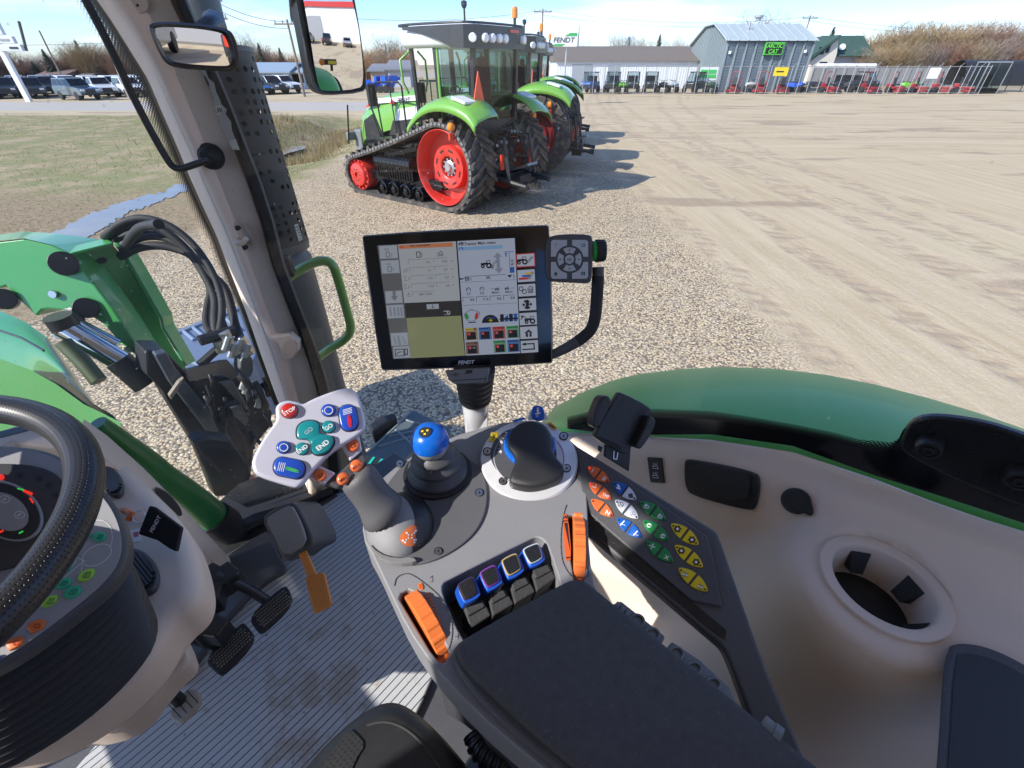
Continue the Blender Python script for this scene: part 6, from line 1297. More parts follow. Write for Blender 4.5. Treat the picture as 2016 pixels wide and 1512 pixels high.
m=MB(BLACK);m.tube([MP.off(-.05)(*ZB(120,200)),MP.off(-.08)(*ZB(60,100)),PY(1.3)(*ZB(40,-200)),PY(1.2)(*ZB(-100,-260))],.012,8);m.build('mirror_arm',parent=em,smooth=60)
q=MP(*ZB(235,350));nn=(mn+(q-cp_)/RC).normalized();ic=(q-EYE).normalized();rf=ic-nn*2*ic.dot(nn);lp_=q+rf*2.3
t=thing('marker_lamp','amber marker lamp with yellow strip on a black bracket, seen in the tall mirror','lamp',lp_)
lf=frame_n(lp_,F,R);m=MB(BLACK);m.box(lf,(.06,.0,0),(.30,.10,.04));m.box(lf,(.09,.10,0),(.06,.12,.03));m.build('lamp_bracket',parent=t,bevel=.01)
m=MB(YELLOW);m.box(lf,(.10,0,.023),(.18,.06,.008));m.build('yellow_strip',parent=t)
m=MB(AMBER);m.lathe(Fr(lf(-.12,0,0),lf.x,lf.y,lf.z),[(.062,-.02),(.062,.01),(.05,.03),(0,.035)],24);m.build('amber_lens',parent=t,smooth=40)
HOODG=M('hood_green',(.035,.21,.04),.3,dirt=.06,var=.05,vs=4,coat=.5)
hood=thing('hood','glossy green tractor hood sloping away beyond the steering wheel','hood',T(-.3,2,-1.2))
c1=[(-140,690),(-60,700),(0,706),(60,728),(110,756),(165,796),(205,815),(238,832)];c0_=[(-140,705),(-60,715),(30,722),(90,752),(140,790),(190,832),(222,850),(252,868)]
c2=[(-140,1000),(-60,980),(0,960),(60,945),(110,930),(150,915),(190,900),(225,885)]
fv=[2.4,2.2,2.05,1.9,1.75,1.6,1.5,1.42]
def onf(p,f):return PF(f)(*p)
rows=[]
for k in range(9):
 t_=k/8;row=[]
 for a,b,f in zip(c1,c2,fv):
  p=onf((a[0]+(b[0]-a[0])*t_,a[1]+(b[1]-a[1])*t_),f);row.append(p+U*.03*math.sin(PI*min(1,t_*1.5))*0)
 rows.append(row)
side=[[onf(a,f)-U*.04+R*.02 for a,f in zip(c0_,fv)],[onf((a[0]+14,a[1]+40),f)-U*.25+R*.02 for a,f in zip(c0_,fv)]]
m=MB(HOODG);m.grid(side[::-1]+rows);m.build('rear_panel',parent=hood,smooth=50)
u1=[(-140,590),(-40,602),(0,612),(50,634),(92,664),(140,735),(190,806),(236,838)];u2=[(-140,760),(-60,745),(0,742),(60,755),(110,775),(160,805),(205,822),(238,838)]
fu=[3.3,3.0,2.8,2.6,2.4,2.1,1.8,1.55];fu2=[2.9,2.7,2.5,2.35,2.15,1.9,1.7,1.52]
rows=[]
for k in range(7):
 t_=k/6;rows.append([onf(a,f).lerp(onf(b,f2),t_)+U*.04*math.sin(PI*t_) for a,b,f,f2 in zip(u1,u2,fu,fu2)])
sd2=[[onf((a[0]+10,a[1]+8),f)-U*.02 for a,f in zip(u1,fu)],[onf((a[0]+25,a[1]+60),f)-U*.22 for a,f in zip(u1,fu)]]
m=MB(HOODG);m.grid(sd2[::-1]+rows);m.build('front_panel',parent=hood,smooth=50)
m=MB(BLACK);m.tube([onf((a[0]+.4*(b[0]-a[0]),a[1]+.4*(b[1]-a[1])),f+(f2-f)*.4)+U*.042 for a,b,f,f2 in zip(u1[:5],u2[:5],fu,fu2)],.004,6);m.build('panel_seam',parent=hood)
m=MB(RUBBER);m.tube([onf(a,f)-U*.035+R*.02 for a,f in zip(c0_,fv)],.009,8);m.build('hood_gasket',parent=hood,smooth=60)
pf=PF(1.16);t=thing('air_duct','dark green duct under the windscreen ending in a black rubber sleeve','duct',pf(*Z1(700,430)))
m=MB(M('duct_green',(.022,.16,.04),.4,var=.1,coat=.3));m.tube([pf(*Z1(*p)) for p in smooth_poly([(380,165),(470,235),(560,300),(640,375),(720,430),(790,490),(845,545)],2,False)],[.018+.0009*i for i in range(30)],14);m.build('duct_body',parent=t,smooth=60)
m=MB(RUBBER);m.tube([pf(*Z1(830,530)),pf(*Z1(870,560)),pf(*Z1(895,580)),pf(*Z1(940,610))],[.047,.05,.043,.043],14);m.build('duct_sleeve',parent=t,smooth=40)
ldr=thing('front_loader','green front loader arm with bent beam, pins and twin hydraulic rams','loader',T(.3,2.2,-2.0))
NP=Plane(PF(2.1)(*ZD(500,500)),-F*.75-R*.6+U*.3)
near=[(-420,330),(-200,250),(0,215),(130,200),(300,240),(392,282),(520,440),(640,600),(760,780),(858,948),(740,840),(690,800),(640,748),(590,690),(520,645),(400,612),(280,600),(240,605),(205,642),(130,570),(70,512),(35,470),(0,480),(-400,560)]
m=MB(GREENP);m.pprism(NP,ZD,near,.12,-.12);m.build('side_plate',parent=ldr,bevel=.006)
web=[(392,284),(636,236),(700,300),(800,470),(905,650),(918,705),(1000,850),(1050,925),(1200,1150),(1390,1420),(1300,1440),(1120,1310),(1000,1130),(858,946),(640,600)]
m=MB(GREENP);m.pprism(PF(2.20),ZD,web,.03,-.03);m.build('beam_web',parent=ldr,bevel=.004)
m=MB(GREENP);A_=[(636,222),(668,226),(715,292),(822,470),(920,645),(930,700),(1060,920),(1046,928),(915,708),(902,655),(795,474),(696,305)]
m.pprism(Plane(PF(2.12)(*ZD(900,600)),-F*.75-R*.6+U*.3),ZD,A_,.08,-.08);m.pprism(PF(2.13),ZD,[(392,284),(640,222),(648,240),(400,300)],.08,-.08);m.build('edge_flange',parent=ldr,bevel=.004)
m=MB(GREENP);m.grid([[NP.off(.003)(*ZD(x,y)) for x,y in((-420,328),(-200,248),(0,213),(130,198),(300,238),(392,280))],[NP.off(-.2)(*ZD(x,y)) for x,y in((-420,270),(-200,205),(0,178),(130,160),(330,172),(560,204))]]);m.build('top_skin',parent=ldr,smooth=60)
m=MB(BLACK)
for c,r_ in(((365,345),.04),((490,595),.036),((30,545),.035)):m.cyl(frame_n(NP(*ZD(*c)),NP.n+R*.5,U),r_,-.02,.03,24)
m.build('pivot_pin',parent=ldr,smooth=40,bevel=.004)
m=MB(STEEL)
for c in((345,350),(470,600),(735,828),(310,515),(335,745)):m.cyl(frame_n(NP(*ZD(*c)),NP.n,U),.013,-.03,.012,8)
m.build('bolt',parent=ldr)
m=MB(INK);m.pprism(PF(2.199),ZD,smooth_poly([(545,325),(580,305),(612,318),(600,340),(560,345)],1),.004,0);m.build('web_slot',parent=ldr)
ram=MB(CHROME);ram.tube([PF(2.0)(*ZD(360,705)),PF(1.9)(*ZD(700,905))],.036,16);ram.tube([PF(2.05)(*ZD(400,680)),PF(1.98)(*ZD(660,815))],.03,14);ram.build('ram_rod',parent=ldr,smooth=60)
m=MB(BLACK);m.tube([PF(2.0)(*ZD(325,640)),PF(2.0)(*ZD(375,708))],.04,14);m.tube([PF(1.9)(*ZD(670,890)),PF(1.86)(*ZD(830,1030))],.042,14);m.tube([PF(2.05)(*ZD(350,630)),PF(2.05)(*ZD(430,690))],.034,12);m.build('ram_barrel',parent=ldr,smooth=60)
m=MB(M('olive_rod',(.06,.08,.03),.5,var=.2));m.tube([PF(1.9)(*ZD(360,790)),PF(1.85)(*ZD(470,900)),PF(1.8)(*ZD(560,1010))],.024,10);m.build('hood_strut',parent=ldr,smooth=60)
fr_=thing('loader_mount','dark grey loader mounting frame and brackets low beside the windscreen','loader mount',T(.4,1.6,-2.75))
m=MB(DARKM);m.pprism(PF(1.75),Z8,[(20,470),(160,470),(330,640),(620,1080),(780,1300),(740,1420),(640,1460),(480,1300),(360,1110),(200,850),(150,760),(30,640)],.12,-.12);m.build('frame_plate',parent=fr_,bevel=.01)
m=MB(M('frame_blue_grey',(.10,.12,.15),.35,metal=.4,var=.2));m.pprism(PF(1.70),Z8,[(90,500),(170,480),(240,600),(640,1090),(600,1120),(500,1100),(200,700)],.04,-.04);m.build('frame_rail',parent=fr_,bevel=.006)
m=MB(DARKM);m.pprism(PF(1.72),Z8,[(320,670),(520,650),(680,660),(830,840),(930,900),(915,1010),(800,1150),(770,1400),(650,1250),(480,960)],.10,-.10);m.build('valve_block',parent=fr_,bevel=.012)
m=MB(M('frame_plate_dark',(.02,.024,.028),.4,metal=.3,var=.2));m.pprism(PF(1.45),Z8,[(360,1110),(470,1080),(620,1095),(760,1290),(800,1420),(700,1500),(520,1510),(440,1300)],.06,-.06);m.build('lower_plate',parent=fr_,bevel=.01)
m=MB(M('cast_grey',(.14,.15,.16),.5,metal=.3,var=.3));random.seed(5)
m.pprism(PF(1.66),Z8,smooth_poly([(700,520),(740,500),(790,520),(790,640),(740,680),(690,620)],1),.06,-.06);m.pprism(PF(1.66),Z8,[(620,880),(700,850),(760,960),(740,1010),(650,930)],.05,-.04);m.pprism(PF(1.66),Z8,[(560,700),(640,680),(760,880),(720,880)],.02,-.02);m.build('casting',parent=fr_,bevel=.006)
m=MB(M('tan_bracket',(.26,.22,.17),.6,var=.2));m.pprism(PF(1.72),Z8,[(310,610),(560,545),(610,540),(690,640),(640,680),(560,640),(400,680),(330,690)],.02,0);m.pprism(PF(1.69),Z8,[(190,790),(260,690),(300,660),(250,760),(210,820)],.02,0);m.build('tan_bracket',parent=fr_,bevel=.004)
m=MB(DARKM)
for i in range(26):
 x,y=random.uniform(420,900),random.uniform(640,1150);a=random.uniform(.8,1.5);l=random.uniform(60,220)
 if x<300+(y-640)*.7:continue
 m.tube([PF(1.62)(*Z8(x,y)),PF(1.6)(*Z8(x+l*.5*math.cos(a)+8,y+l*.5*math.sin(a))),PF(1.62)(*Z8(x+l*math.cos(a),y+l*math.sin(a)))],random.uniform(.005,.012),7)
m.build('pipework',parent=fr_,smooth=60)
m=MB(M('fitting_steel',(.45,.45,.43),.35,metal=.8,var=.2))
for x,y in((600,420),(640,470),(690,430),(740,470),(720,700),(740,730),(820,790),(830,830)):m.cyl(frame_n(PF(1.62)(*Z8(x,y)),U*.8+R*.6),.011,-.025,.025,8);m.build('fitting',parent=fr_);m=MB(M('fitting_steel'))
m=MB(M('warn_pink',(.6,.25,.2),.5));m.pprism(PF(1.44),Z8,[(762,1370),(790,1350),(798,1375),(775,1450),(758,1440)],.004);m.use(YELLOW);m.pprism(PF(1.42),Z8,[(915,1400),(960,1405),(920,1455),(880,1455)],.004);m.use(WHITE);m.pprism(PF(1.43),Z8,[(768,1420),(785,1390),(790,1410),(775,1445)],.005);m.build('warning_sticker',parent=fr_)
tb=PZ(-1.62)
t=thing('battery_box','grey box lid tinted with sky reflection, with ribs behind the hydraulic hoses','box',tb(*Z8(500,350)))
m=MB(M('box_grey_sky_tint',(.12,.16,.24),.35,var=.12,vs=6));m.pprism(tb,Z8,[(175,345),(420,250),(690,145),(745,190),(860,420),(800,520),(620,560),(310,640)],.5,-.5);m.build('box_body',parent=t,bevel=.02,seg=3)  # blue of the reflected sky is put into the base colour
m=MB(M('box_rib',(.20,.25,.34),.3,var=.1))
for a,b in(((205,365),(690,175)),((290,330),(370,395)),((360,305),(440,370)),((690,160),(830,420)),((590,240),(700,330)),((260,520),(480,590))):m.bar(tb.off(.006)(*Z8(*a)),tb.off(.006)(*Z8(*b)),.014,8)
m.build('lid_rib',parent=t,smooth=60)
hs_=thing('hydraulic_hoses','bundle of black hydraulic hoses arching from the loader knee to its frame','hoses',PF(2.0)(*ZD(1150,300)))
for i,pth in enumerate(([(590,190),(680,110),(800,75),(950,115),(1080,210),(1180,340),(1245,480),(1265,600),(1240,760)],[(600,200),(700,130),(820,110),(950,160),(1090,290),(1170,420),(1225,540),(1215,660),(1230,780)],[(640,215),(760,160),(900,165),(1040,230),(1140,350),(1200,480),(1170,600),(1165,690),(1195,740)],[(690,300),(780,250),(900,235),(1030,265),(1110,310),(1190,400),(1275,470),(1310,580),(1330,680),(1360,760)],[(690,260),(800,190),(930,190),(1060,260),(1160,380),(1230,520),(1250,650),(1290,750)],[(700,290),(720,230),(745,190),(800,130),(900,120)])):
 sp=smooth_poly(pth,2,False);m=MB(RUBBER);k=len(sp);m.tube([PF(2.2-.5*j/k+(i%3)*.03)(*ZD(*p)) for j,p in enumerate(sp)],.0125+.003*(i%2),10);m.build('hose',parent=hs_,smooth=60)
m=MB(M('hose_fitting',(.5,.5,.47),.3,metal=.9,var=.2));
for a,b in(((1270,730),(1300,790)),((1290,790),(1340,850)),((1355,760),(1390,800)),((1380,800),(1420,850)),((1240,780),(1260,840))):m.tube([PF(1.7)(*ZD(*a)),PF(1.7)(*ZD(*b))],.02,10)
m.build('hose_coupling',parent=hs_)
m=MB(BLACK);m.bar(PF(1.72)(*ZD(1130,780)),PF(1.72)(*ZD(1330,720)),.02,8);m.bar(PF(1.72)(*ZD(1130,920)),PF(1.72)(*ZD(1230,830)),.015,8);m.build('hose_clamp',parent=hs_)
sbp=PZ(-1.62)
t=thing('step_box','dusty grey-green step box below the side window with turquoise lettering','box',sbp(*Z3(950,350)))
m=MB(M('dusty_step',(.10,.125,.125),.45,var=.35,vs=7));m.pprism(sbp,Z3,[(712,455),(985,200),(1010,198),(1225,305),(1230,345),(1010,440),(880,560),(780,600),(730,520)],.45,-.45);m.build('step_body',parent=t,bevel=.015)
m=MB(M('step_edge',(.22,.25,.24),.5,var=.3))
for a,b in(((730,460),(990,215)),((800,420),(1100,330)),((860,360),(1160,300)),((960,260),(1180,330)),((900,320),(1010,420))):m.bar(sbp.off(.0)(*Z3(*a)),sbp.off(.0)(*Z3(*b)),.007,6)
m.build('step_rib',parent=t)
m=MB(DARKM);m.pprism(sbp.off(.05),Z3,[(740,290),(790,245),(890,215),(905,235),(800,300),(760,330)],.1,-.1);m.build('step_bracket',parent=t,bevel=.01)
lq=PZ(-1.25);m=MB(M('turquoise_letter',(.02,.45,.38),.4));m.ptext(lq,Z3,'I.M.',(815,525),(880,540),62,0,.003);m.build('side_lettering',parent=t)
m=MB(M('lettering_plate',(.02,.03,.03),.4,var=.2));m.pprism(lq,Z3,[(720,470),(760,470),(900,520),(880,590),(780,640),(730,560)],.03,-.03);m.build('lettering_plate',parent=t,bevel=.004)
TW={}
def wheel_tyre(m,c,ro,rr,w,nl,n=40):
 """agricultural tyre about the y axis with chevron lugs"""
 fr=Fr(c,(1,0,0),(0,0,1),(0,1,0));h=w/2;rb=ro-.055
 m.lathe(fr,[(rr,-h*.8),(rr+.03,-h*.95),(rb-.16,-h*1.03),(rb-.05,-h*.97),(rb,-h*.8),(rb+.012,0),(rb,h*.8),(rb-.05,h*.97),(rb-.16,h*1.03),(rr+.03,h*.95),(rr,h*.8)],n,cap=False)
 for i in range(nl):
  for s in(-1,1):
   a=2*PI*(i+(.5 if s>0 else 0))/nl
   def P(an,y,r):return fr(r*math.cos(an),r*math.sin(an),y)
   da=.62*2*PI/nl*2.0;wa=.55*PI/nl*1.0;A=[]
   for t_,rad in((0,ro),(.5,ro),(1,ro-.015)):
    an=a+da*t_;y=s*h*(.02+1.0*t_);A.append([P(an-wa,y,rb-.02),P(an-wa*.7,y,rad),P(an+wa*.7,y,rad),P(an+wa,y,rb-.02)])
   m.loft(A)
   an=a+da;m.loft([[P(an-wa,s*h*1.0,rb-.03),P(an-wa,s*h*1.02,ro-.02),P(an+wa,s*h*1.02,ro-.02),P(an+wa,s*h*1.0,rb-.03)],[P(an-wa*.8+.02,s*h*1.06,rb-.17),P(an-wa*.8+.02,s*h*1.09,rb-.16),P(an+wa*.8+.02,s*h*1.09,rb-.16),P(an+wa*.8+.02,s*h*1.06,rb-.17)]])
def dish(m,c,r,side,deep):
 fr=Fr(c,(1,0,0),(0,0,1),(0,side,0));m.lathe(fr,[(r,-.02),(r+.01,0),(r-.03,0),(r-.06,-deep*.5),(r*.78,-deep),(r*.56,-deep),(r*.54,-deep+.06),(r*.5,-deep+.09),(r*.32,-deep+.09),(r*.30,-deep+.02),(0,-deep+.02)],40,cap=False)
def make_tractor(name,label,tracks,cabx):
 t=thing(name,label,'tractor',(0,0,0),'green tractors parked on the gravel');B=lambda m,n_,**k:m.build(n_,parent=t,**k);X=cabx
 m=MB(DARKM);m.box(W,(1.4,0,.95),(4.2,.6,.5));m.box(W,(-.1,0,.95),(.9,1.0,.75));m.box(W,(2.6,0,1.15),(2.2,.8,.5));B(m,'chassis',bevel=.03)
 hd=MB(GREENL);L_=[]
 x0=X+.8
 for x,w_,zt,zb in((x0-.1,.58,2.28,1.55),(x0+.5,.60,2.25,1.5),(x0+1.2,.60,2.16,1.4),(x0+1.9,.58,2.0,1.25),(x0+2.35,.52,1.78,1.1),(x0+2.55,.42,1.5,1.0),(x0+2.6,.34,1.2,.95)):
  L_.append([Vector((x,w_,zb)),Vector((x,w_*1.02,(zt+zb)/2)),Vector((x,w_*.93,zt-.16)),Vector((x,w_*.6,zt)),Vector((x,0,zt+.03)),Vector((x,-w_*.6,zt)),Vector((x,-w_*.93,zt-.16)),Vector((x,-w_*1.02,(zt+zb)/2)),Vector((x,-w_,zb))])
 hd.loft(L_);hood=B(hd,'hood',smooth=45)
 m=MB(DARKM)
 for s in(-1,1):m.prism([Vector((x0+1.55,.605*s,1.2)),Vector((x0+2.2,.575*s,1.1)),Vector((x0+2.15,.58*s,1.55)),Vector((x0+1.75,.60*s,1.72))],(0,.02*s,0));m.prism([Vector((x0+.2,.62*s,1.35)),Vector((x0+1.2,.62*s,1.3)),Vector((x0+1.0,.62*s,1.62)),Vector((x0+.3,.62*s,1.68))],(0,.02*s,0))
 m.build('hood_grille',parent=hood)
 m=MB(M('hood_white',(.75,.75,.76),.35,var=.05))
 for s in(-1,1):m.prism([Vector((x0+.05,.635*s,1.72)),Vector((x0+.9,.635*s,1.62)),Vector((x0+.8,.625*s,1.86)),Vector((x0+.05,.61*s,1.96))],(0,.012*s,0));m.prism([Vector((x0+.1,.585*s,2.06)),Vector((x0+1.5,.59*s,1.95)),Vector((x0+1.5,.56*s,2.05)),Vector((x0+.1,.56*s,2.16))],(0,.02*s,0))
 m.build('hood_stripe',parent=hood)
 m=MB(REDL)
 m.prism([Vector((x0+1.5,.60,1.92)),Vector((x0+2.0,.585,1.84)),Vector((x0+1.75,.57,2.0)),Vector((x0+1.5,.57,2.05))],(0,.03,0));m.prism([Vector((x0+.85,.61,1.97)),Vector((x0+1.05,.61,1.955)),Vector((x0+.95,.60,2.05))],(0,.03,0));m.use(INK);m.text('FENDT',Vector((x0+.55,.628,2.05)),(-1,0,.08),(0,-.12,1),h=.10,slant=.25);m.build('hood_badge',parent=hood)
 cw,cl=.80,.85;z0,z1=1.55,3.05
 posts={'rl':(X-cl,.72),'rr':(X-cl,-.72),'bl':(X-.05,cw+.03),'br':(X-.05,-cw-.03),'fl':(X+cl,.62),'fr':(X+cl,-.62)}
 m=MB(BLACK)
 for k,(x,y) in posts.items():
  lean=-.05 if k[0]=='r' else .06
  m.loft([[Vector((x+a+dx,y+b,z)) for a,b in((-.045,-.045),(.045,-.045),(.045,.045),(-.045,.045))] for dx,z in((0,z0),(lean,z1))])
 m.box(W,(X,0,1.5),(1.75,1.5,.12));m.box(W,(X-cl,0,1.62),(.08,1.45,.25));B(m,'cab_frame',bevel=.01)
 m=MB(GREENL)
 for s in(-1,1):m.tube([Vector((X-.08,s*(cw+.05),1.6)),Vector((X-.06,s*(cw+.06),2.3)),Vector((X-.05,s*(cw+.04),3.05))],.03,8);m.tube([Vector((X+cl+.05,s*.85,2.2)),Vector((X+cl+.08,s*.95,2.4)),Vector((X+cl+.1,s*.95,2.8)),Vector((X+cl,s*.75,2.95))],.025,8)
 B(m,'green_post',smooth=60)
 m=MB(GLASST);q=lambda*p:m.face([Vector(a) for a in p])
 q((X-cl,.66,1.72),(X-cl,-.66,1.72),(X-cl-.05,-.66,3.0),(X-cl-.05,.66,3.0));q((X+cl,.58,1.6),(X+cl,-.58,1.6),(X+cl+.06,-.58,3.0),(X+cl+.06,.58,3.0))
 for s in(-1,1):q((X-cl+.05,s*.74,1.6),(X-.1,s*cw,1.6),(X-.1,s*cw,3.0),(X-cl,s*.74,3.0));q((X,s*cw,1.5),(X+cl-.05,s*.64,1.5),(X+cl,s*.64,3.0),(X,s*cw,3.0))
 B(m,'cab_glass')
 m=MB(M('roof_white',(.72,.73,.73),.35,var=.05));ro_=[]
 for z,k in((3.0,.93),(3.06,1.0),(3.2,1.02),(3.3,.97),(3.37,.85),(3.40,.4)):
  ro_.append([Vector((X+.05+x*k,y*k,z)) for x,y in smooth_poly([(1.15,.65),(.7,.98),(-.8,.98),(-1.05,.8),(-1.05,-.8),(-.8,-.98),(.7,-.98),(1.15,-.65)],2)])
 m.loft(ro_);roof=B(m,'roof',smooth=50)
 bp=((.75,1.0,3.30),(.2,1.035,3.22),(-.3,1.035,3.10),(-.6,1.03,2.99),(-.86,.97,2.98),(-1.06,.78,2.98),(-1.10,.4,2.98),(-1.10,-.4,2.98),(-1.06,-.78,2.98),(-.86,-.97,2.98),(-.6,-1.03,2.99),(-.3,-1.035,3.1),(.2,-1.035,3.22),(.75,-1.0,3.3));m=MB(BLACK);m.loft([[Vector((X-.02+x,y,z)) for x,y,z in bp],[Vector((X-.02+x,y*.985,3.34)) for x,y,z in bp]],False,False);m.tube([Vector((X+.05+x,y,3.37)) for x,y in smooth_poly([(1.1,.7),(.7,1.04),(-.8,1.04),(-1.12,.82),(-1.12,-.82),(-.8,-1.04),(.7,-1.04),(1.1,-.7)],2)],.022,6,closed=True);m.build('roof_band',parent=roof)
 m=MB(LAMPW)
 for x,y,nx,ny in((-1.12,.62,-1,.1),(-1.14,.42,-1,0),(-1.14,.2,-1,0),(-1.12,-.66,-1,-.1),(-1.0,.86,-.7,.7),(-1.0,-.86,-.7,-.7),(-1.14,.0,-1,0)):m.lathe(frame_n(Vector((X-.02+x,y,3.14)),(nx,ny,0),(0,0,1)),[(.075,-.05),(.075,.02),(.06,.035),(0,.035)],16)
 m.build('work_light',parent=roof,smooth=40)
 m=MB(REDL);m.box(W,(X-1.13,-.33,3.27),(.03,.3,.045));m.build('brake_light',parent=roof)
 m=MB(INK);m.box(W,(X-1.12,-.33,3.15),(.03,.42,.12));m.build('plate_recess',parent=roof)
 m=MB(BLACK);m.cyl(Fr((X-.95,-.6,3.35)),.03,0,.16,10);m.use(AMBER);m.lathe(Fr((X-.95,-.6,3.5)),[(.06,0),(.06,.14),(.045,.18),(0,.185)],14);m.build('beacon',parent=roof)
 m=MB(BLACK);m.cyl(Fr((X-.75,.75,3.35)),.018,0,.26,8);m.lathe(Fr((X-.75,.75,3.58)),[(.03,0),(.055,.04),(.055,.1),(0,.12)],12);m.build('antenna',parent=roof)
 m=MB(M('seat_maroon',(.26,.05,.05),.8,var=.2,bump=.6,bs=40));m.box(W,(X-.25,0,2.02),(.5,.52,.14));m.box(W,(X-.5,0,2.38),(.14,.5,.66));m.box(W,(X-.52,0,2.76),(.10,.3,.18));B(m,'seat',bevel=.05,seg=3)
 m=MB(GREY_L);m.box(W,(X-.2,.2,1.82),(.7,.5,.34));m.tube([Vector((X+.45,.0,1.6)),Vector((X+.35,0,2.2))],.05,8);m.tube([Vector((X+.3+.0*a,.18*math.cos(a*.5),2.25+.08*math.sin(a*.5))) for a in range(13)],.018,6);B(m,'cab_interior',bevel=.02)
 m=MB(GREENL)
 yc,wd=(1.08,.74) if tracks else(1.2,.8);rf=1.0 if tracks else 1.03
 zc=.93 if tracks else 1.02
 for s in(-1,1):
  dz=zc+rf-1.93
  FP=smooth_poly([(.95,1.62),(.78,1.80),(.5,1.98),(.15,2.09),(-.25,2.10),(-.6,2.03),(-.85,1.92),(-1.0,1.76)],1,False)
  rows=[[Vector((x,s*(yc+wd*k),z+dz+o)) for k,o in((-.6,.06),(-.55,.12),(-.15,.11),(.28,.05),(.44,-.02),(.47,-.14))] for x,z in FP]
  m.grid(rows if s>0 else[r_[::-1] for r_ in rows])
 fn=B(m,'rear_fender',smooth=60);md=fn.modifiers.new('s','SOLIDIFY');md.thickness=.03
 m=MB(LAMPW);ft=zc+rf+.2
 for s in(-1,1):m.box(Fr((-.47,s*(yc+.02),2.15+dz),(.97,0,.24),(0,1,0),(-.24,0,.97)),(0,0,.0),(.36,.36,.05))
 m.build('fender_light',parent=fn,bevel=.01)
 m=MB(AMBER)
 for s in(-1,1):m.lathe(frame_n(Vector((-.45,s*(yc+wd*.5+.03),ft-.42)),(-1,0,0),(0,0,1)),[(.075,-.06),(.075,.02),(.05,.04),(0,.04)],14)
 m.use(REDL)
 for s in(-1,1):m.box(W,(-.48,s*(yc+wd*.5+.05),ft-.58),(.04,.22,.12));m.box(W,(-1.0,s*.55,1.0),(.04,.1,.3))
 m.build('tail_light',parent=fn)
 m=MB(M('smv_red',(.85,.10,.03),.4,var=.05));x=X-cl-.14
 m.prism([Vector((x,.90,2.02)),Vector((x,.50,2.02)),Vector((x,.70,2.62))],(.015,0,0));m.use(BLACK);m.box(W,(x+.05,.7,1.9),(.05,.08,.4));B(m,'warning_triangle')
 m=MB(DARKM)
 m.box(W,(-.75,0,.62),(.5,.5,.2));m.box(W,(-1.25,0,.5),(.7,.12,.06));m.box(W,(-1.1,0,.55),(.3,.45,.3));m.box(W,(-1.55,0,.5),(.15,.16,.14))
 for s in(-1,1):m.tube([Vector((-.5,.45*s,.7)),Vector((-1.1,.5*s,.62)),Vector((-1.6,.48*s,.56))],.05,8);m.tube([Vector((-.5,.4*s,1.5)),Vector((-1.0,.48*s,1.45)),Vector((-1.15,.5*s,.65))],.04,8)
 random.seed(9)
 for i in range(40):y=random.uniform(-.5,.5);z=random.uniform(.7,1.6);x=random.uniform(-.75,-.5);m.tube([Vector((x,y,z)),Vector((x-random.uniform(.0,.2),y+random.uniform(-.2,.2),z+random.uniform(-.1,.2))),Vector((x,y+random.uniform(-.25,.25),z+random.uniform(-.3,.3)))],random.uniform(.012,.03),6)
 m.use(M('grease_steel',(.2,.2,.19),.4,metal=.7,var=.3))
 for i in range(14):m.cyl(frame_n((random.uniform(-.78,-.62),random.uniform(-.45,.45),random.uniform(.9,1.6)),(-1,random.uniform(-.3,.3),.2),(0,0,1)),.035,-.05,.06,10)
 m.box(Fr((-1.05,-.1,.82),(.9,0,-.3),(0,1,0),(.3,0,.9)),(0,0,0),(.7,.4,.05));B(m,'rear_hitch')
 m=MB(BLACK)
 for yy in(1.18,):
  m.tube([Vector((X+.75,yy,1.3)),Vector((X+.75,yy,2.35)),Vector((X+.85,yy,2.42)),Vector((X+1.7,yy-.12,2.4)),Vector((X+1.78,yy-.12,2.3)),Vector((X+1.72,yy-.12,1.3))],.02,6);m.tube([Vector((X+1.2,yy-.05,2.41)),Vector((X+1.15,yy-.05,1.3))],.014,6)
  m.tube([Vector((X+1.75,yy,2.3)),Vector((X+1.85,yy,1.9)),Vector((X+1.6,yy,1.35))],.02,6)
 m.box(W,(X+1.85,1.12,2.15),(.08,.2,.42));m.box(W,(X+1.3,1.0,1.28),(1.0,.5,.05))
 for k in range(3):m.box(W,(X+1.25,1.1,.55+k*.28),(.5,.3,.03))
 m.tube([Vector((x0+2.3,.9,1.9)),Vector((x0+2.75,.75,1.0))],.02,6);B(m,'access_rail',smooth=50)
 m=MB(M('ballast_grey',(.17,.18,.18),.5,var=.15));m.box(W,(x0+2.75,0,.95),(.3,.9,.7),.92);m.box(W,(x0+2.9,0,1.15),(.12,1.3,.2));B(m,'front_weight',bevel=.03)
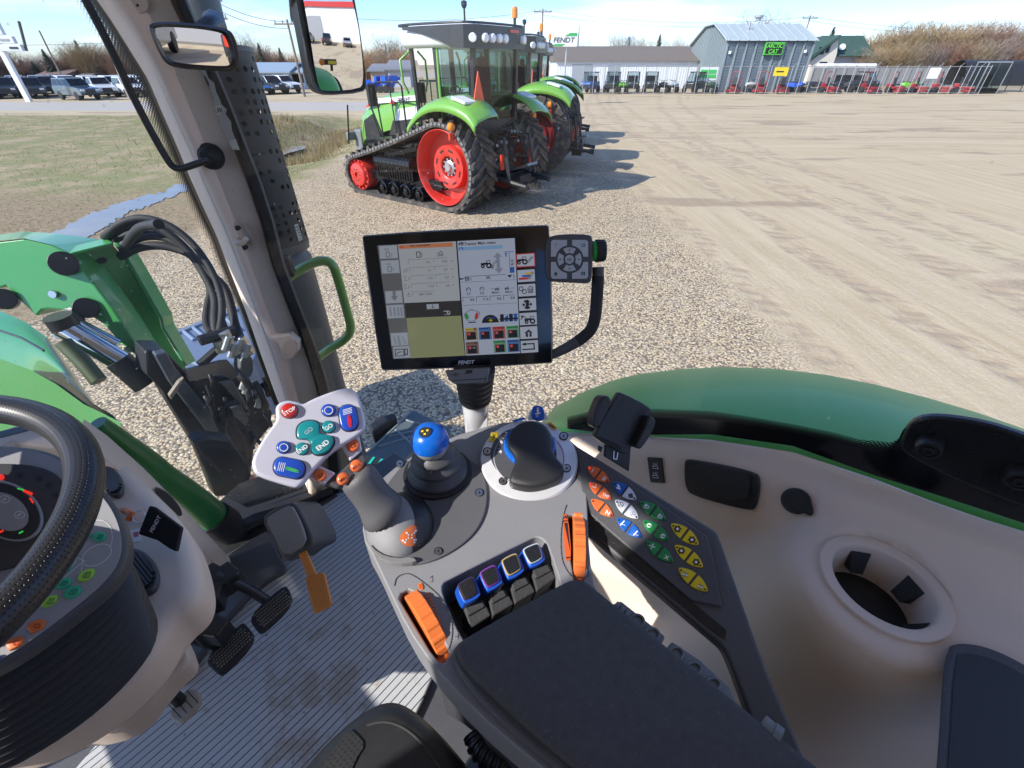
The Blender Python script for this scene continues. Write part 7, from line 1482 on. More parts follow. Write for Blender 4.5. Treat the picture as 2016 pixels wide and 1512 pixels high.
 if tracks:
  for s in(-1,1):
   rc,zc_=.885,.885;fx,fz,fr2=2.95,.45,.45;y0,y1=.60,1.45
   path=[]
   d=fx;al=math.atan2(zc_-fz,d);th0=math.acos((rc-fr2)/math.hypot(d,zc_-fz))
   a_top=-al+th0
   for i in range(25):a=a_top+(3*PI/2-a_top)*i/24;path.append((rc*math.cos(a),zc_+rc*math.sin(a)))
   for i in range(1,9):path.append((fx*i/9,.0))
   for i in range(13):a=-PI/2+(a_top+PI/2)*i/12;path.append((fx+fr2*math.cos(a),fz+fr2*math.sin(a)))
   pN=path;k=len(pN);fine=[]
   e0=pN[-1];s0_=pN[0]
   for i in range(1,10):fine.append((e0[0]+(s0_[0]-e0[0])*i/10,e0[1]+(s0_[1]-e0[1])*i/10-.03*math.sin(PI*i/10)))
   path=path+fine;k=len(path)
   def nrm(i):
    a,b=path[i-1],path[(i+1)%k];dx,dz=b[0]-a[0],b[1]-a[1];l=math.hypot(dx,dz);return(dz/l,-dx/l)
   m=MB(TYRE);loops=[]
   for i in range(k):
    nx,nz=nrm(i);x,z=path[i];loops.append([Vector((x,s*y0,z)),Vector((x,s*y1,z)),Vector((x-nx*.09,s*y1,z-nz*.09)),Vector((x-nx*.09,s*y0,z-nz*.09))])
   if nrm(5)[0]*(path[5][0])<0:pass
   loops.append(loops[0]);m.loft(loops,True,False)
   cum=[0]
   for i in range(k):a,b=path[i],path[(i+1)%k];cum.append(cum[-1]+math.hypot(b[0]-a[0],b[1]-a[1]))
   def at(u):
    u%=cum[-1]
    for i in range(k):
     if cum[i+1]>=u:f=(u-cum[i])/max(1e-6,cum[i+1]-cum[i]);a,b=path[i],path[(i+1)%k];n0=nrm(i);n1=nrm((i+1)%k);return a[0]+(b[0]-a[0])*f,a[1]+(b[1]-a[1])*f,n0[0]+(n1[0]-n0[0])*f,n0[1]+(n1[1]-n0[1])*f
   nl=int(cum[-1]/.23);sg=1
   tx_,tz_,tnx,tnz=at(.2);sg=1 if(tnx*tx_+tnz*(tz_-zc_))>0 else-1
   for j in range(nl):
    for hf in(0,1):
     u0=cum[-1]*(j+.5*hf)/nl;A=[]
     for t_ in(0,1):
      u=u0+t_*.26;y=s*((y0+y1)/2+(1 if hf else-1)*(y1-y0)/2*(t_*.99+.01));row=[]
      for du,hgt in((-.055,-.01),(-.036,.07),(.036,.07),(.055,-.01)):
       x,z,nx,nz=at(u+du);row.append(Vector((x+sg*nx*hgt,y,z+sg*nz*hgt)))
      A.append(row)
     m.loft(A)
   B(m,'track_belt',smooth=20)
   m=MB(M('lug_grey',(.16,.16,.155),.7,var=.3))
   for j in range(nl*2):
    x,z,nx,nz=at(cum[-1]*j/nl/2)
    if z<.5:continue
    fr=Fr((x-sg*nx*.03,s*(y1-.01),z-sg*nz*.03),(sg*nz,0,-sg*nx),(0,1,0),(sg*nx,0,sg*nz));m.box(fr,(0,0,0),(.075,.05,.055))
   B(m,'drive_lug')
   m=MB(REDP);fr=Fr((0,s*1.40,zc_),(1,0,0),(0,0,1),(0,s,0));m.lathe(fr,[(.76,-.62),(.76,0),(.745,.012),(.73,0),(.715,-.06),(.67,-.34),(.44,-.36),(.44,-.22),(.425,-.20),(.25,-.20),(.22,-.22),(.20,-.30),(0,-.30)],56);dw_=B(m,'drive_wheel',smooth=40)
   m=MB(INK)
   for i in range(8):a=2*PI*i/8+.3;m.box(Fr((.34*math.cos(a),s*1.205,zc_+.34*math.sin(a)),(-math.sin(a),0,math.cos(a)),(0,s,0),(math.cos(a),0,math.sin(a))),(0,0,0),(.12,.01,.035))
   m.build('wheel_slot',parent=dw_)
   m=MB(M('hub_steel',(.45,.46,.47),.35,metal=.6,var=.2));m.lathe(Fr((0,s*1.11,zc_),(1,0,0),(0,0,1),(0,s,0)),[(.14,0),(.14,.05),(.10,.07),(.07,.12),(0,.12)],24)
   for i in range(10):a=2*PI*i/10;m.cyl(Fr((.165*math.cos(a),s*1.10,zc_+.165*math.sin(a)),(1,0,0),(0,0,1),(0,s,0)),.02,0,.06,8)
   m.build('wheel_hub',parent=dw_)
   m=MB(REDP);fr=Fr((fx,s*1.38,fz),(1,0,0),(0,0,1),(0,s,0));m.lathe(fr,[(.36,-.6),(.36,-.02),(.355,0),(.345,.0),(.34,-.05),(.30,-.05),(.26,.05),(.17,.08),(.07,.08),(.065,.03),(0,.03)],40);iw=B(m,'idler_wheel',smooth=40)
   m=MB(INK)
   for i in range(10):a=2*PI*i/10;m.cyl(Fr((fx+.13*math.cos(a),s*1.45,fz+.13*math.sin(a)),(1,0,0),(0,0,1),(0,s,0)),.018,0,.016,8)
   m.use(REDP)
   for i in range(14):a=2*PI*i/14;m.cyl(Fr((fx+.32*math.cos(a),s*1.34,fz+.32*math.sin(a)),(1,0,0),(0,0,1),(0,s,0)),.03,0,.05,8)
   m.build('idler_bolt',parent=iw)
   for x in(.88,1.30,1.72,2.14):
    m=MB(BLACKG);m.lathe(Fr((x,s*1.38,.235),(1,0,0),(0,0,1),(0,s,0)),[(.185,-.6),(.185,0),(.165,.01),(.15,-.05),(.08,-.05),(.07,.0),(.03,.01),(0,.01)],28);B(m,'track_roller',smooth=40)
   m=MB(BLACKG);fr=Fr((1.0,s*1.22,.82),(0,1,0),(0,0,1),(1,0,0));prof=[]
   for i in range(37):prof.append((.17+(.02 if i%4<2 else-.005),.04+i*.034))
   m.lathe(fr,prof,20);m.box(W,(1.62,s*1.3,.62),(1.25,.12,.26));m.box(W,(1.5,s*1.05,.48),(2.6,.4,.2))
   for i in range(14):m.box(W,(1.08+i*.085,s*1.37,.62),(.03,.03,.25))
   m.box(Fr((1.4,s*1.15,1.08),(.94,0,-.2),(0,1,0),(.2,0,.94)),(0,0,0),(1.2,.3,.1));B(m,'track_frame',bevel=.01)
 else:
  for s in(-1,1):
   for nm,x,r_,rr,wd,yy,nl in(('rear_wheel',0,1.03,.62,.72,1.22,20),('front_wheel',2.95,.78,.45,.58,1.0,18)):
    m=MB(TYRE);wheel_tyre(m,(x,s*yy,r_),r_,rr,wd,nl);tw=B(m,nm,smooth=25)
    m=MB(M('rim_red_shaded',(.17,.012,.016),.4,var=.1));dish(m,(x,s*(yy+wd*.36),r_),rr,s,.32);dish(m,(x,s*(yy-wd*.36),r_),rr,-s,.1);m.build('rim',parent=tw,smooth=40)  # red paint darkened to stand for the shade inside the rims
 return t
t1=make_tractor('track_tractor','green tracked tractor with red drive wheel, nearest of the parked row',True,.45)
t1 .location=(-.70,11.64,0);t1 .rotation_euler=(0,0,math.radians(144))
t2=make_tractor('wheeled_tractor','green tractor on lugged tyres parked directly behind the tracked tractor',False,1.25)
t2 .location=(1.0,15.9,0);t2 .rotation_euler=(0,0,math.radians(166))
t3=dup(t2,(1.65,21.6,0),math.radians(166),'green tractor on lugged tyres farthest back in the parked row')
def dax_(Y,z):return Y*CT-(z-H)*ST
def gx(px,Y,z=0):return(px-1008)/FPX*dax_(Y,z)
def hz(py,Y):return PY(Y)(1008,py).z
ORD=['first','second','third','fourth','fifth','sixth','seventh','eighth','ninth','tenth','eleventh','twelfth','thirteenth','fourteenth','fifteenth','sixteenth','seventeenth','eighteenth','nineteenth','twentieth']
METB=M('metal_bluegrey',(.26,.31,.325),.5,metal=.2,var=.08,vs=2);METD=M('metal_recess',(.13,.165,.195),.55,metal=.2,var=.1,vs=3);ROOFG=M('roof_pale',(.42,.48,.48),.45,metal=.2,var=.08,vs=1)
x0,x1=24.0,33.6;y0,y1=62.0,74.0;ze,zr,zb=4.85,6.8,4.6
q=thing('metal_building','blue-grey ribbed metal building with pale arched roof and a lit sign','building',((x0+x1)/2,68,0))
m=MB(METB);prof=smooth_poly([(y0,0),(y0,ze-.5),(y0+.25,ze),(68,zr),(y1-.3,zb),(y1,zb-.6),(y1,0)],1,False)
m.loft([[Vector((x,y,z)) for y,z in prof] for x in(x0,x1)],True,True);m.build('wall',parent=q)
m=MB(METD);nb=9;bw=(x1-x0)/nb
for i in range(nb):m.box(W,(x0+bw*(i+.5),y0-.02,2.2),(bw*.62,.03,4.3))
m.build('wall_recess',parent=q)
m=MB(METB)
for i in range(nb):
 for k in range(16):m.box(W,(x0+bw*(i+.36),y0-.05,.25+k*.27),(bw*.30,.03,.035))
for i in range(nb+1):m.box(W,(x0+bw*i,y0-.06,2.3),(.16,.14,4.6))
def arch(y):
 for a,b in zip(prof,prof[1:]):
  if a[0]<=y<=b[0] and b[0]>a[0]:return a[1]+(b[1]-a[1])*(y-a[0])/(b[0]-a[0])
 return ze-.6
for k in range(22):y=y0+.5+k*.53;m.box(W,(x0-.06,y,arch(y)/2-.05),(.12,.2,arch(y)-.1))
m.build('wall_rib',parent=q)
m=MB(ROOFG);rp_=smooth_poly([(y0-.35,ze-.12),(y0+.1,ze+.12),(68,zr+.12),(y1,zb+.12),(y1+.2,zb-.1)],1,False)
m.loft([[Vector((x,y,z)) for y,z in rp_] for x in(x0-.3,x1+.3)],False,False)
for i in range(nb+1):m.tube([Vector((x0+bw*i,y,z+.05)) for y,z in rp_],.06,5)
m.tube([Vector((x0-.3,y,z)) for y,z in rp_],.1,5);rf=m.build('roof',parent=q)
m=MB(GALV);m.cyl(Fr((x0+3.0,64.6,5.2)),.12,0,1.3,10);m.cyl(Fr((29.2,67.8,6.8)),.3,0,.35,14);m.cyl(Fr((29.2,67.8,7.1)),.5,0,.2,14);m.build('roof_vent',parent=rf)
m=MB(LAMPW);m.box(W,(x0+.4,y0-.15,3.7),(.22,.2,.28));m.box(W,(x1-.8,y0-.15,3.8),(.22,.2,.28));m.build('wall_lamp',parent=q)
ys_=y0-.25;sx0,sx1,sz0,sz1=gx(1505,ys_,4),gx(1541,ys_,4),hz(108,ys_),hz(83,ys_)
m=MB(M('sign_green_frame',(.10,.45,.08),.5));m.box(W,((sx0+sx1)/2,ys_,(sz0+sz1)/2),(sx1-sx0,.3,sz1-sz0));m.use(BLACK);m.box(W,((sx0+sx1)/2,ys_-.14,(sz0+sz1)/2),(sx1-sx0-.22,.06,sz1-sz0-.2));sg=m.build('sign_box',parent=q)
m=MB(M('sign_green',(.10,.55,.04),.5,emit=.15));cx=(sx0+sx1)/2;cz=(sz0+sz1)/2;hh_=(sz1-sz0)*.36
m.text('ARCTIC',Vector((cx,ys_-.18,cz+hh_*.62)),(1,0,0),(0,0,1),w=(sx1-sx0)*.84,h=hh_,slant=.15);m.text('CAT',Vector((cx-.05,ys_-.18,cz-hh_*.62)),(1,0,0),(0,0,1),w=(sx1-sx0)*.52,h=hh_,slant=.15);m.build('sign_lettering',parent=sg)
q=thing('white_building','long low white metal-clad building with a brown-grey roof','building',(15,75,0));xa,xb=gx(1093,70),26.5;Yf=70;zE=hz(119,Yf);zR=hz(91,76)
m=MB(M('white_cladding',(.70,.73,.75),.5,var=.04,vs=1));m.box(W,((xa+xb)/2,Yf+6,zE/2),(xb-xa,12,zE))
for k in range(64):m.box(W,(xa+(xb-xa)*(k+.5)/64,Yf-.01,zE/2),(.06,.05,zE))
m.build('wall',parent=q)
m=MB(M('roof_brown',(.13,.108,.093),.8,var=.12,vs=1));m.prism([Vector((xa-.3,Yf-.4,zE-.05)),Vector((xa-.3,76,zR)),Vector((xa-.3,Yf+12.4,zE-.05))],(xb-xa+.6,0,0));m.build('roof',parent=q)
m=MB(M('door_grey',(.3,.33,.36),.5));m.box(W,(gx(1145,70,1.4),Yf-.04,1.3),(2.6,.08,2.6));m.box(W,(gx(1207,70,1.4),Yf-.04,1.4),(1.4,.08,2.2));m.build('door',parent=q)
m=MB(METD);m.cyl(Fr((gx(1236,77,5),76.5,zR-.5)),.2,0,1.5,10);m.build('chimney',parent=q)
q=thing('green_roof_house','pale house with dark green roof and a cream gable','house',(57,86,0));RG=M('roof_green',(.035,.075,.06),.8,var=.2,vs=2);HW_=M('house_wall',(.45,.41,.39),.7,var=.05);CR=M('cream_gable',(.66,.60,.50),.6,var=.04)
Yh=84;za_,zb_=hz(107,Yh),hz(70,Yh+4);xl,xr=gx(1638,Yh,4),gx(1716,Yh,4)
m=MB(HW_);m.box(W,((xl+xr)/2,Yh+4,za_/2),(xr-xl-.4,8,za_));m.build('wall',parent=q)
m=MB(RG);m.prism([Vector((xl-.2,Yh-.6,za_-.2)),Vector((xl-.2,Yh+4,zb_)),Vector((xl-.2,Yh+8.6,za_-.2))],(xr-xl+.5,0,0));rf=m.build('roof',parent=q)
m=MB(WHITE);m.lathe(frame_n(((xl*.75+xr*.25),Yh+.4,za_+.9),(-.3,-1,.4)),[(0,-.15),(.3,-.05),(.42,.06)],14);m.build('dish',parent=rf)
xg0,xg1=gx(1604,Yh-1,4),xl
m=MB(CR);zp=hz(77,Yh-1);m.prism([Vector((xg0+.2,Yh-1,0)),Vector((xg1+.2,Yh-1,0)),Vector((xg1+.2,Yh-1,za_+.1)),Vector((xl-.3,Yh-1,zp)),Vector((xg0,Yh-1,hz(118,Yh))),],(0,6,0));m.build('gable_wall',parent=q)
m=MB(RG);zz_=hz(117,Yh);m.prism([Vector((xg0-.6,Yh-1.5,zz_-.1)),Vector((xl-.4,Yh-1.5,zp+.15)),Vector((xl-.4,Yh-1.5,zp+.5)),Vector((xg0-.9,Yh-1.5,zz_+.2))],(0,8,0));m.prism([Vector((gx(1590,90,6),90,hz(100,90))),Vector((gx(1634,90,6),90,hz(70,90))),Vector((gx(1646,90,6),90,hz(86,90))),Vector((gx(1600,90,6),90,hz(110,90)))],(0,6,0));m.build('gable_roof',parent=q)
m=MB(CR);m.prism([Vector((gx(1594,91,3),91,0)),Vector((gx(1640,91,3),91,0)),Vector((gx(1636,91,6),91,hz(74,91))),Vector((gx(1592,91,4),91,hz(104,91)))],(0,5,0));m.build('rear_wall',parent=q)
m=MB(INK);m.box(W,(gx(1612,Yh-1.1,3.2),Yh-1.05,hz(100,Yh)),(.9,.1,.9));m.box(W,(gx(1617,Yh-1.1,2),Yh-1.05,hz(128,Yh)),(1.1,.1,.8));m.box(W,(gx(1628,Yh-1.1,4),Yh-1.05,hz(95,Yh)),(.5,.1,1.1));m.build('window',parent=q)
q=thing('flat_trailer','long white roofed trailer parked behind the mowers','trailer',(gx(1670,68),68,0));xa,xb=gx(1622,68,2),gx(1722,68,2);zA,zB=hz(134,68),hz(125,68)
m=MB(M('trailer_white',(.74,.75,.76),.4));m.box(W,((xa+xb)/2,69,(zA+zB)/2),(xb-xa,2.2,zB-zA));m.build('trailer_body',parent=q,bevel=.1);m=MB(BLACK)
for x in(xa+3,xa+4,xb-1):m.cyl(Fr((x,68,.4),(1,0,0),(0,0,1),(0,-1,0)),.4,-.1,.15,16);m.box(W,(x,69,.9),(.1,1.8,1.2))
m.build('wheel',parent=q)
m=MB(M('concrete_panel',(.25,.25,.245),.8,var=.1,vs=1));xa,xb=gx(1590,78),gx(1945,78);zz_=hz(133,78)
m.box(W,((xa+xb)/2,78,zz_/2),(xb-xa,.3,zz_))
for k in range(18):m.box(W,(xa+(xb-xa)*k/17,77.8,zz_/2),(.12,.12,zz_))
tag(m.build('yard_wall',loc=((xa+xb)/2,78,0)),'long grey panel wall behind the row of red mowers','wall')
Yf=57.6;zt=hz(131,Yf);xa,xb=gx(1146,Yf),gx(1925,Yf)
fe=thing('chain_link_fence','tall grey chain-link fence with many posts along the far edge of the yard','fence',((xa+xb)/2,Yf,0))
npst=40
for k in range(npst):
 x=xa+(xb-xa)*k/(npst-1);m=MB(GALV);m.bar(Vector((x,Yf,0)),Vector((x,Yf,zt+.05)),.032,7);m.lathe(Fr((x,Yf,zt+.05)),[(.055,0),(.055,.03),(.0,.08)],8)
 if k%2==0:m.bar(Vector((x,Yf,zt)),Vector((x+.12,Yf-.2,zt+.32)),.02,5)
 m.build('post',parent=fe)
m=MB(GALV);m.bar(Vector((xa,Yf,zt)),Vector((xb,Yf,zt)),.03,6);m.bar(Vector((xa,Yf,.12)),Vector((xb,Yf,.12)),.018,5);m.build('rail',parent=fe)
def mesh_mat():
 m,nt,N,L,p=new_mat('chain_link');p.inputs['Base Color'].default_value=(.25,.26,.27,1);p.inputs['Metallic'].default_value=.5;out=N['Material Output']
 g=N.new('ShaderNodeNewGeometry');s=N.new('ShaderNodeSeparateXYZ');L.new(g.outputs['Position'],s.inputs[0]);prev=None
 for op in('ADD','SUBTRACT'):
  a=N.new('ShaderNodeMath');a.operation=op;L.new(s.outputs['X'],a.inputs[0]);L.new(s.outputs['Z'],a.inputs[1]);b=N.new('ShaderNodeMath');b.operation='PINGPONG';b.inputs[1].default_value=.04;L.new(a.outputs[0],b.inputs[0]);c=N.new('ShaderNodeMath');c.operation='LESS_THAN';c.inputs[1].default_value=.0016;L.new(b.outputs[0],c.inputs[0])
  if prev is None:prev=c
  else:d=N.new('ShaderNodeMath');d.operation='MAXIMUM';L.new(prev.outputs[0],d.inputs[0]);L.new(c.outputs[0],d.inputs[1]);prev=d
 tr=N.new('ShaderNodeBsdfTransparent');mx=N.new('ShaderNodeMixShader');L.new(prev.outputs[0],mx.inputs[0]);L.new(tr.outputs[0],mx.inputs[1]);L.new(p.outputs[0],mx.inputs[2]);L.new(mx.outputs[0],out.inputs['Surface']);return m
m=MB(mesh_mat());m.face([Vector((xa,Yf+.05,.05)),Vector((xb,Yf+.05,.05)),Vector((xb,Yf+.05,zt)),Vector((xa,Yf+.05,zt))]);m.build('wire_mesh',parent=fe)
m=MB(YELLOW);x=gx(1537,Yf,2);m.box(W,(x,Yf-.08,hz(141,Yf)),(1.5,.02,.75));m.use(INK);m.box(W,(x-.1,Yf-.095,hz(141,Yf)),(.8,.01,.12));tag(m.build('yellow_sign',loc=(x,Yf,1.5)),'yellow notice board hung on the fence','sign')
m=MB(WHITE);x=gx(1839,Yf,2);m.box(W,(x,Yf-.08,hz(144,Yf)),(1.15,.02,.95));tag(m.build('white_sign',loc=(x,Yf,1.5)),'blank white board hung on the fence','sign')
x=gx(1398,59.5,1.5);m=MB(M('banner_white',(.7,.75,.72),.5));m.box(W,(x,60.2,hz(145,60)),(2.0,.06,1.35));m.use(M('banner_green',(.05,.5,.1),.5))
m.box(W,(x-.05,60.15,hz(141,60)),(1.7,.04,.35));m.box(W,(x-.05,60.15,hz(150,60)),(1.8,.04,.3));tag(m.build('banner',loc=(x,60,1.5)),'green and white banner beside the boxy side-by-side','banner')
def wheel_s(m,x,y,r,w,rim=None):
 m.use(RUBBER);fr=Fr((x,y,r),(1,0,0),(0,0,1),(0,1,0));m.lathe(fr,[(r*.5,-w/2),(r*.9,-w/2),(r,-w*.3),(r,w*.3),(r*.9,w/2),(r*.5,w/2)],16)
 m.use(rim or GREY_L);m.lathe(fr,[(0,-w*.42),(r*.5,-w*.45),(r*.5,w*.45),(0,w*.42)],12)
def make_utv(name,label,paint,long_=1.0,group='utility vehicles behind the fence'):
 t=thing(name,label,'utility vehicle',(0,0,0),group);L_=1.45*long_
 m=MB(paint);m.loft([[Vector((x,y*w_,z)) for y,z in((-1,a),(-1,b),(-.8,b+.08),(.8,b+.08),(1,b),(1,a))] for x,w_,a,b in((-L_,.66,.55,1.0),(-L_*.3,.7,.4,.98),(L_*.35,.72,.4,1.0),(L_*.75,.66,.5,1.02),(L_,.5,.55,.85))]);m.build('body',parent=t,bevel=.03)
 m=MB(BLACK)
 for s in(-1,1):m.tube([Vector((L_*.5,s*.68,1.0)),Vector((L_*.18,s*.62,1.88)),Vector((-L_*.55,s*.62,1.9)),Vector((-L_*.62,s*.68,.9))],.035,6);m.tube([Vector((-L_*.15,s*.66,.9)),Vector((-L_*.15,s*.62,1.9))],.03,6)
 m.box(W,(-L_*.2,0,1.93),(L_*.95,1.36,.07));m.box(W,(L_*.98,0,.68),(.08,.8,.3));m.build('cab_frame',parent=t)
 m=MB(GLASST);m.face([Vector((L_*.5,-.62,1.02)),Vector((L_*.5,.62,1.02)),Vector((L_*.2,.58,1.86)),Vector((L_*.2,-.58,1.86))]);m.build('windscreen',parent=t)
 m=MB(BLACK);m.box(W,(-L_*.35,0,.95),(.5,1.15,.15));m.box(W,(-L_*.5,0,1.3),(.12,1.1,.6));m.build('seat',parent=t,bevel=.04)
 for sx in(-1,1):
  for s in(-1,1):m=MB();wheel_s(m,sx*L_*.68,s*.66,.36,.28);m.build('wheel',parent=t)
 m=MB(LAMPW);m.box(W,(L_*.96,.38,.92),(.06,.2,.1));m.box(W,(L_*.96,-.38,.92),(.06,.2,.1));m.build('headlight',parent=t)
 return t
def make_atv(name,label,paint,group='quad bikes behind the fence'):
 t=thing(name,label,'quad bike',(0,0,0),group)
 m=MB(paint);m.loft([[Vector((x,y*w_,z)) for y,z in((-1,a),(-.9,b),(0,b+.1),(.9,b),(1,a))] for x,w_,a,b in((-.95,.5,.75,.85),(-.5,.52,.6,.92),(0,.26,.5,.85),(.45,.5,.6,.95),(.95,.42,.75,.82))]);m.build('body',parent=t,bevel=.02)
 m=MB(BLACK);m.box(W,(-.25,0,.98),(.8,.32,.14));m.build('seat',parent=t,bevel=.04)
 m=MB(BLACK);m.tube([Vector((.3,0,.9)),Vector((.25,0,1.15)),Vector((.1,.4,1.22))],.03,6);m.tube([Vector((.25,0,1.15)),Vector((.1,-.4,1.22))],.03,6);m.tube([Vector((.95,-.3,.6)),Vector((1.1,-.3,.95)),Vector((1.1,.3,.95)),Vector((.95,.3,.6))],.03,6);m.tube([Vector((-.6,-.35,1.0)),Vector((-1.05,-.35,1.0)),Vector((-1.05,.35,1.0)),Vector((-.6,.35,1.0))],.02,6);m.build('handlebar',parent=t)
 for sx in(-1,1):
  for s in(-1,1):m=MB();wheel_s(m,sx*.65,s*.45,.31,.26);m.build('wheel',parent=t)
 return t
REDM=M('mower_red',(.30,.015,.02),.4,var=.08)
def make_mower(name,label,hoop,group='red ride-on mowers behind the fence'):
 t=thing(name,label,'mower',(0,0,0),group)
 m=MB(REDM);m.box(W,(-.1,0,.52),(1.5,.6,.2));m.box(W,(-.75,0,.72),(.55,.75,.35));m.box(W,(.55,0,.5),(.7,.5,.12));m.build('chassis',parent=t,bevel=.03)
 m=MB(REDM);m.prism([Vector((x,y,.16)) for x,y in smooth_poly([(-.15,-.8),(.65,-.8),(.85,-.4),(.85,.4),(.65,.8),(-.15,.8)],1)],(0,0,.2));m.build('mowing_deck',parent=t,bevel=.02)
 m=MB(BLACK);m.box(W,(-.25,0,.82),(.55,.55,.14));m.loft([[Vector((-.50-k*.12,y*(1-.25*k),.85+k*.62)) for y in(-.27,.27)]+[Vector((-.38-k*.12,y*(1-.25*k),.85+k*.62)) for y in(.27,-.27)] for k in(0,.5,1)]);m.build('seat',parent=t,bevel=.04)
 m=MB(BLACK)
 for s in(-1,1):m.tube([Vector((-.1,s*.42,.7)),Vector((.2,s*.40,1.12)),Vector((.15,s*.12,1.15))],.022,6)
 m.build('control_lever',parent=t,smooth=60)
 if hoop:
  m=MB(REDM);m.tube([Vector((-.62,-.5,.6)),Vector((-.66,-.5,1.75)),Vector((-.66,-.4,1.95)),Vector((-.66,.4,1.95)),Vector((-.66,.5,1.75)),Vector((-.62,.5,.6))],.04,7);m.build('roll_bar',parent=t,smooth=60)
 for s in(-1,1):
  m=MB();wheel_s(m,-.62,s*.55,.31,.28,REDM);m.build('rear_wheel',parent=t);m=MB();wheel_s(m,.95,s*.42,.16,.14);m.use(BLACK);m.bar(Vector((.95,s*.42,.16)),Vector((.85,s*.42,.5)),.03,6);m.build('caster_wheel',parent=t)
 return t
DKG=M('utv_dark_green',(.02,.035,.03),.4,var=.15);BLU=M('utv_blue',(.03,.10,.30),.35,var=.1);BLKP=M('utv_black',(.02,.021,.023),.3,var=.15);LIM=M('atv_lime',(.14,.42,.03),.4);GRNP=M('atv_green',(.05,.12,.07),.4);WHT=M('atv_white',(.6,.64,.66),.35);RYB=M('atv_blue',(.02,.08,.45),.35)
fz=math.radians
def put(o,px,Y,yaw):o.location=(gx(px,Y),Y,0);o.rotation_euler=(0,0,fz(yaw));return o
put(make_utv('utility_vehicle','blue side-by-side at the left end of the fence',BLU),1160,59.5,-118)
u=put(make_utv('utility_vehicle','dark green side-by-side beside the blue one',DKG),1204,59.8,-112)
for px,lab in((1243,'dark green side-by-side next to the lime framed quad bike, rear window visible'),(1279,'dark green side-by-side left of the plain quad bikes')):
 d=dup(u,(gx(px,60.2),60.2,0),fz(-100),lab)
put(make_utv('utility_vehicle','large black crew side-by-side with full cab before the green banner',BLKP,1.35),1366,60,-130)
put(make_atv('quad_bike','lime framed quad bike among the side-by-sides',LIM),1224,58.9,-95)
put(make_atv('quad_bike','black quad bike left of the white one',BLKP),1303,59.5,-110)
put(make_atv('quad_bike','white and pale blue quad bike left of the crew side-by-side',WHT),1322,59.8,-120)
put(make_atv('quad_bike','dark green quad bike in front of the green banner',GRNP),1397,58.9,-125)
put(make_atv('quad_bike','bright blue quad bike before the ribbed metal building',RYB),1562,60.5,-60)
put(make_atv('quad_bike','white quad bike between two red mowers',WHT),1474,60.6,-110)
put(make_atv('quad_bike','black quad bike behind the mower under the white trailer',BLKP),1655,61.5,-20)
put(make_atv('quad_bike','small black quad bike left of the mower under the trailer',BLKP),1600,60.8,-30)
put(make_atv('quad_bike','lime quad bike between the mowers at the right',LIM),1786,61,-40)
mo1=put(make_mower('ride_on_mower','red mower with raised hoop, nearest the green banner',True),1441,59,-118)
for px,lab,yw in((1494,'red mower with raised hoop below the building sign',-115),(1632,'red mower with raised hoop alone in front of the white trailer',-65),(1711,'red mower with raised hoop at the left end of the five-mower row',-70),(1762,'red mower second from left in the five-mower row',-60),(1808,'red mower in the middle of the five-mower row',-55),(1852,'red mower beside the blank white board',-50)):
 dup(mo1,(gx(px,59),59,0),fz(yw),lab)
mo2=put(make_mower('ride_on_mower','red mower without hoop under the yellow notice board',False),1536,59,-110)
dup(mo2,(gx(1893,59),59,0),fz(-45),'red mower without hoop at the right end of its row')
put(make_utv('utility_vehicle','black side-by-side behind the leftmost mower of the five',BLKP),1698,61.6,-60)
Yc=62;q=thing('tunnel_cover','black arched equipment tunnel beside the thicket','cover',(gx(1960,Yc),Yc,0));xa,xb=gx(1915,Yc,3),gx(2040,Yc,3);m=MB(M('cover_black',(.02,.02,.021),.5,var=.3));zt=hz(118,Yc)
m.loft([[Vector((x,Yc+1.4-1.5*math.cos(a*PI/10),.6+(zt-.6)*math.sin(a*PI/10))) for a in range(11)] for x in(xa,xb)],False,False);m.build('cover_shell',parent=q,smooth=60)
m=MB(DARKM)
for k in range(5):x=xa+(xb-xa)*k/4;m.tube([Vector((x,Yc+1.4-1.53*math.cos(a*PI/10),.6+(zt-.58)*math.sin(a*PI/10))) for a in range(11)],.025,6);m.bar(Vector((x,Yc-.1,0)),Vector((x,Yc-.1,.7)),.05,6)
m.build('cover_hoop',parent=q)
Yc=58.2;q=thing('glass_booth','narrow framed glass booth at the right end of the fence','booth',(gx(1935,Yc),Yc,0));xa,xb=gx(1928,Yc,1),gx(1972,Yc,1);zt=hz(122,Yc);m=MB(GALV)
for x in(xa,xb):
 for y in(Yc,Yc+1.4):m.box(W,(x,y,zt/2),(.08,.08,zt))
m.box(W,((xa+xb)/2,Yc+.7,zt),(xb-xa+.1,1.5,.1));m.build('booth_frame',parent=q);m=MB(GLASST);m.face([Vector((xa,Yc,.2)),Vector((xb,Yc,.2)),Vector((xb,Yc,zt)),Vector((xa,Yc,zt))]);m.face([Vector((xa,Yc+1.4,.2)),Vector((xb,Yc+1.4,.2)),Vector((xb,Yc+1.4,zt)),Vector((xa,Yc+1.4,zt))]);m.build('booth_glass',parent=q);m=MB(BLACK);m.box(W,((xa+xb)/2,Yc+.7,.25),(xb-xa,1.3,.5));m.box(W,((xa+xb)/2,Yc+.8,1.2),(.8,.5,1.2));m.build('booth_seat',parent=q,bevel=.05)
Ys=42;q=thing('maker_sign','white sign board with green corner stripes on a thin post, lettered FENDT','sign',(gx(1106,Ys),Ys,0));xa,xb,zA,zB=gx(1085,Ys,4),gx(1137,Ys,4.6),hz(92,Ys),hz(64,Ys)
m=MB(WHITE);m.box(W,((xa+xb)/2,Ys,(zA+zB)/2),(xb-xa,.25,zB-zA));m.build('board',parent=q,bevel=.02);m=MB(M('stripe_green',(.03,.36,.09),.5));dx=xb-xa;dz=zB-zA
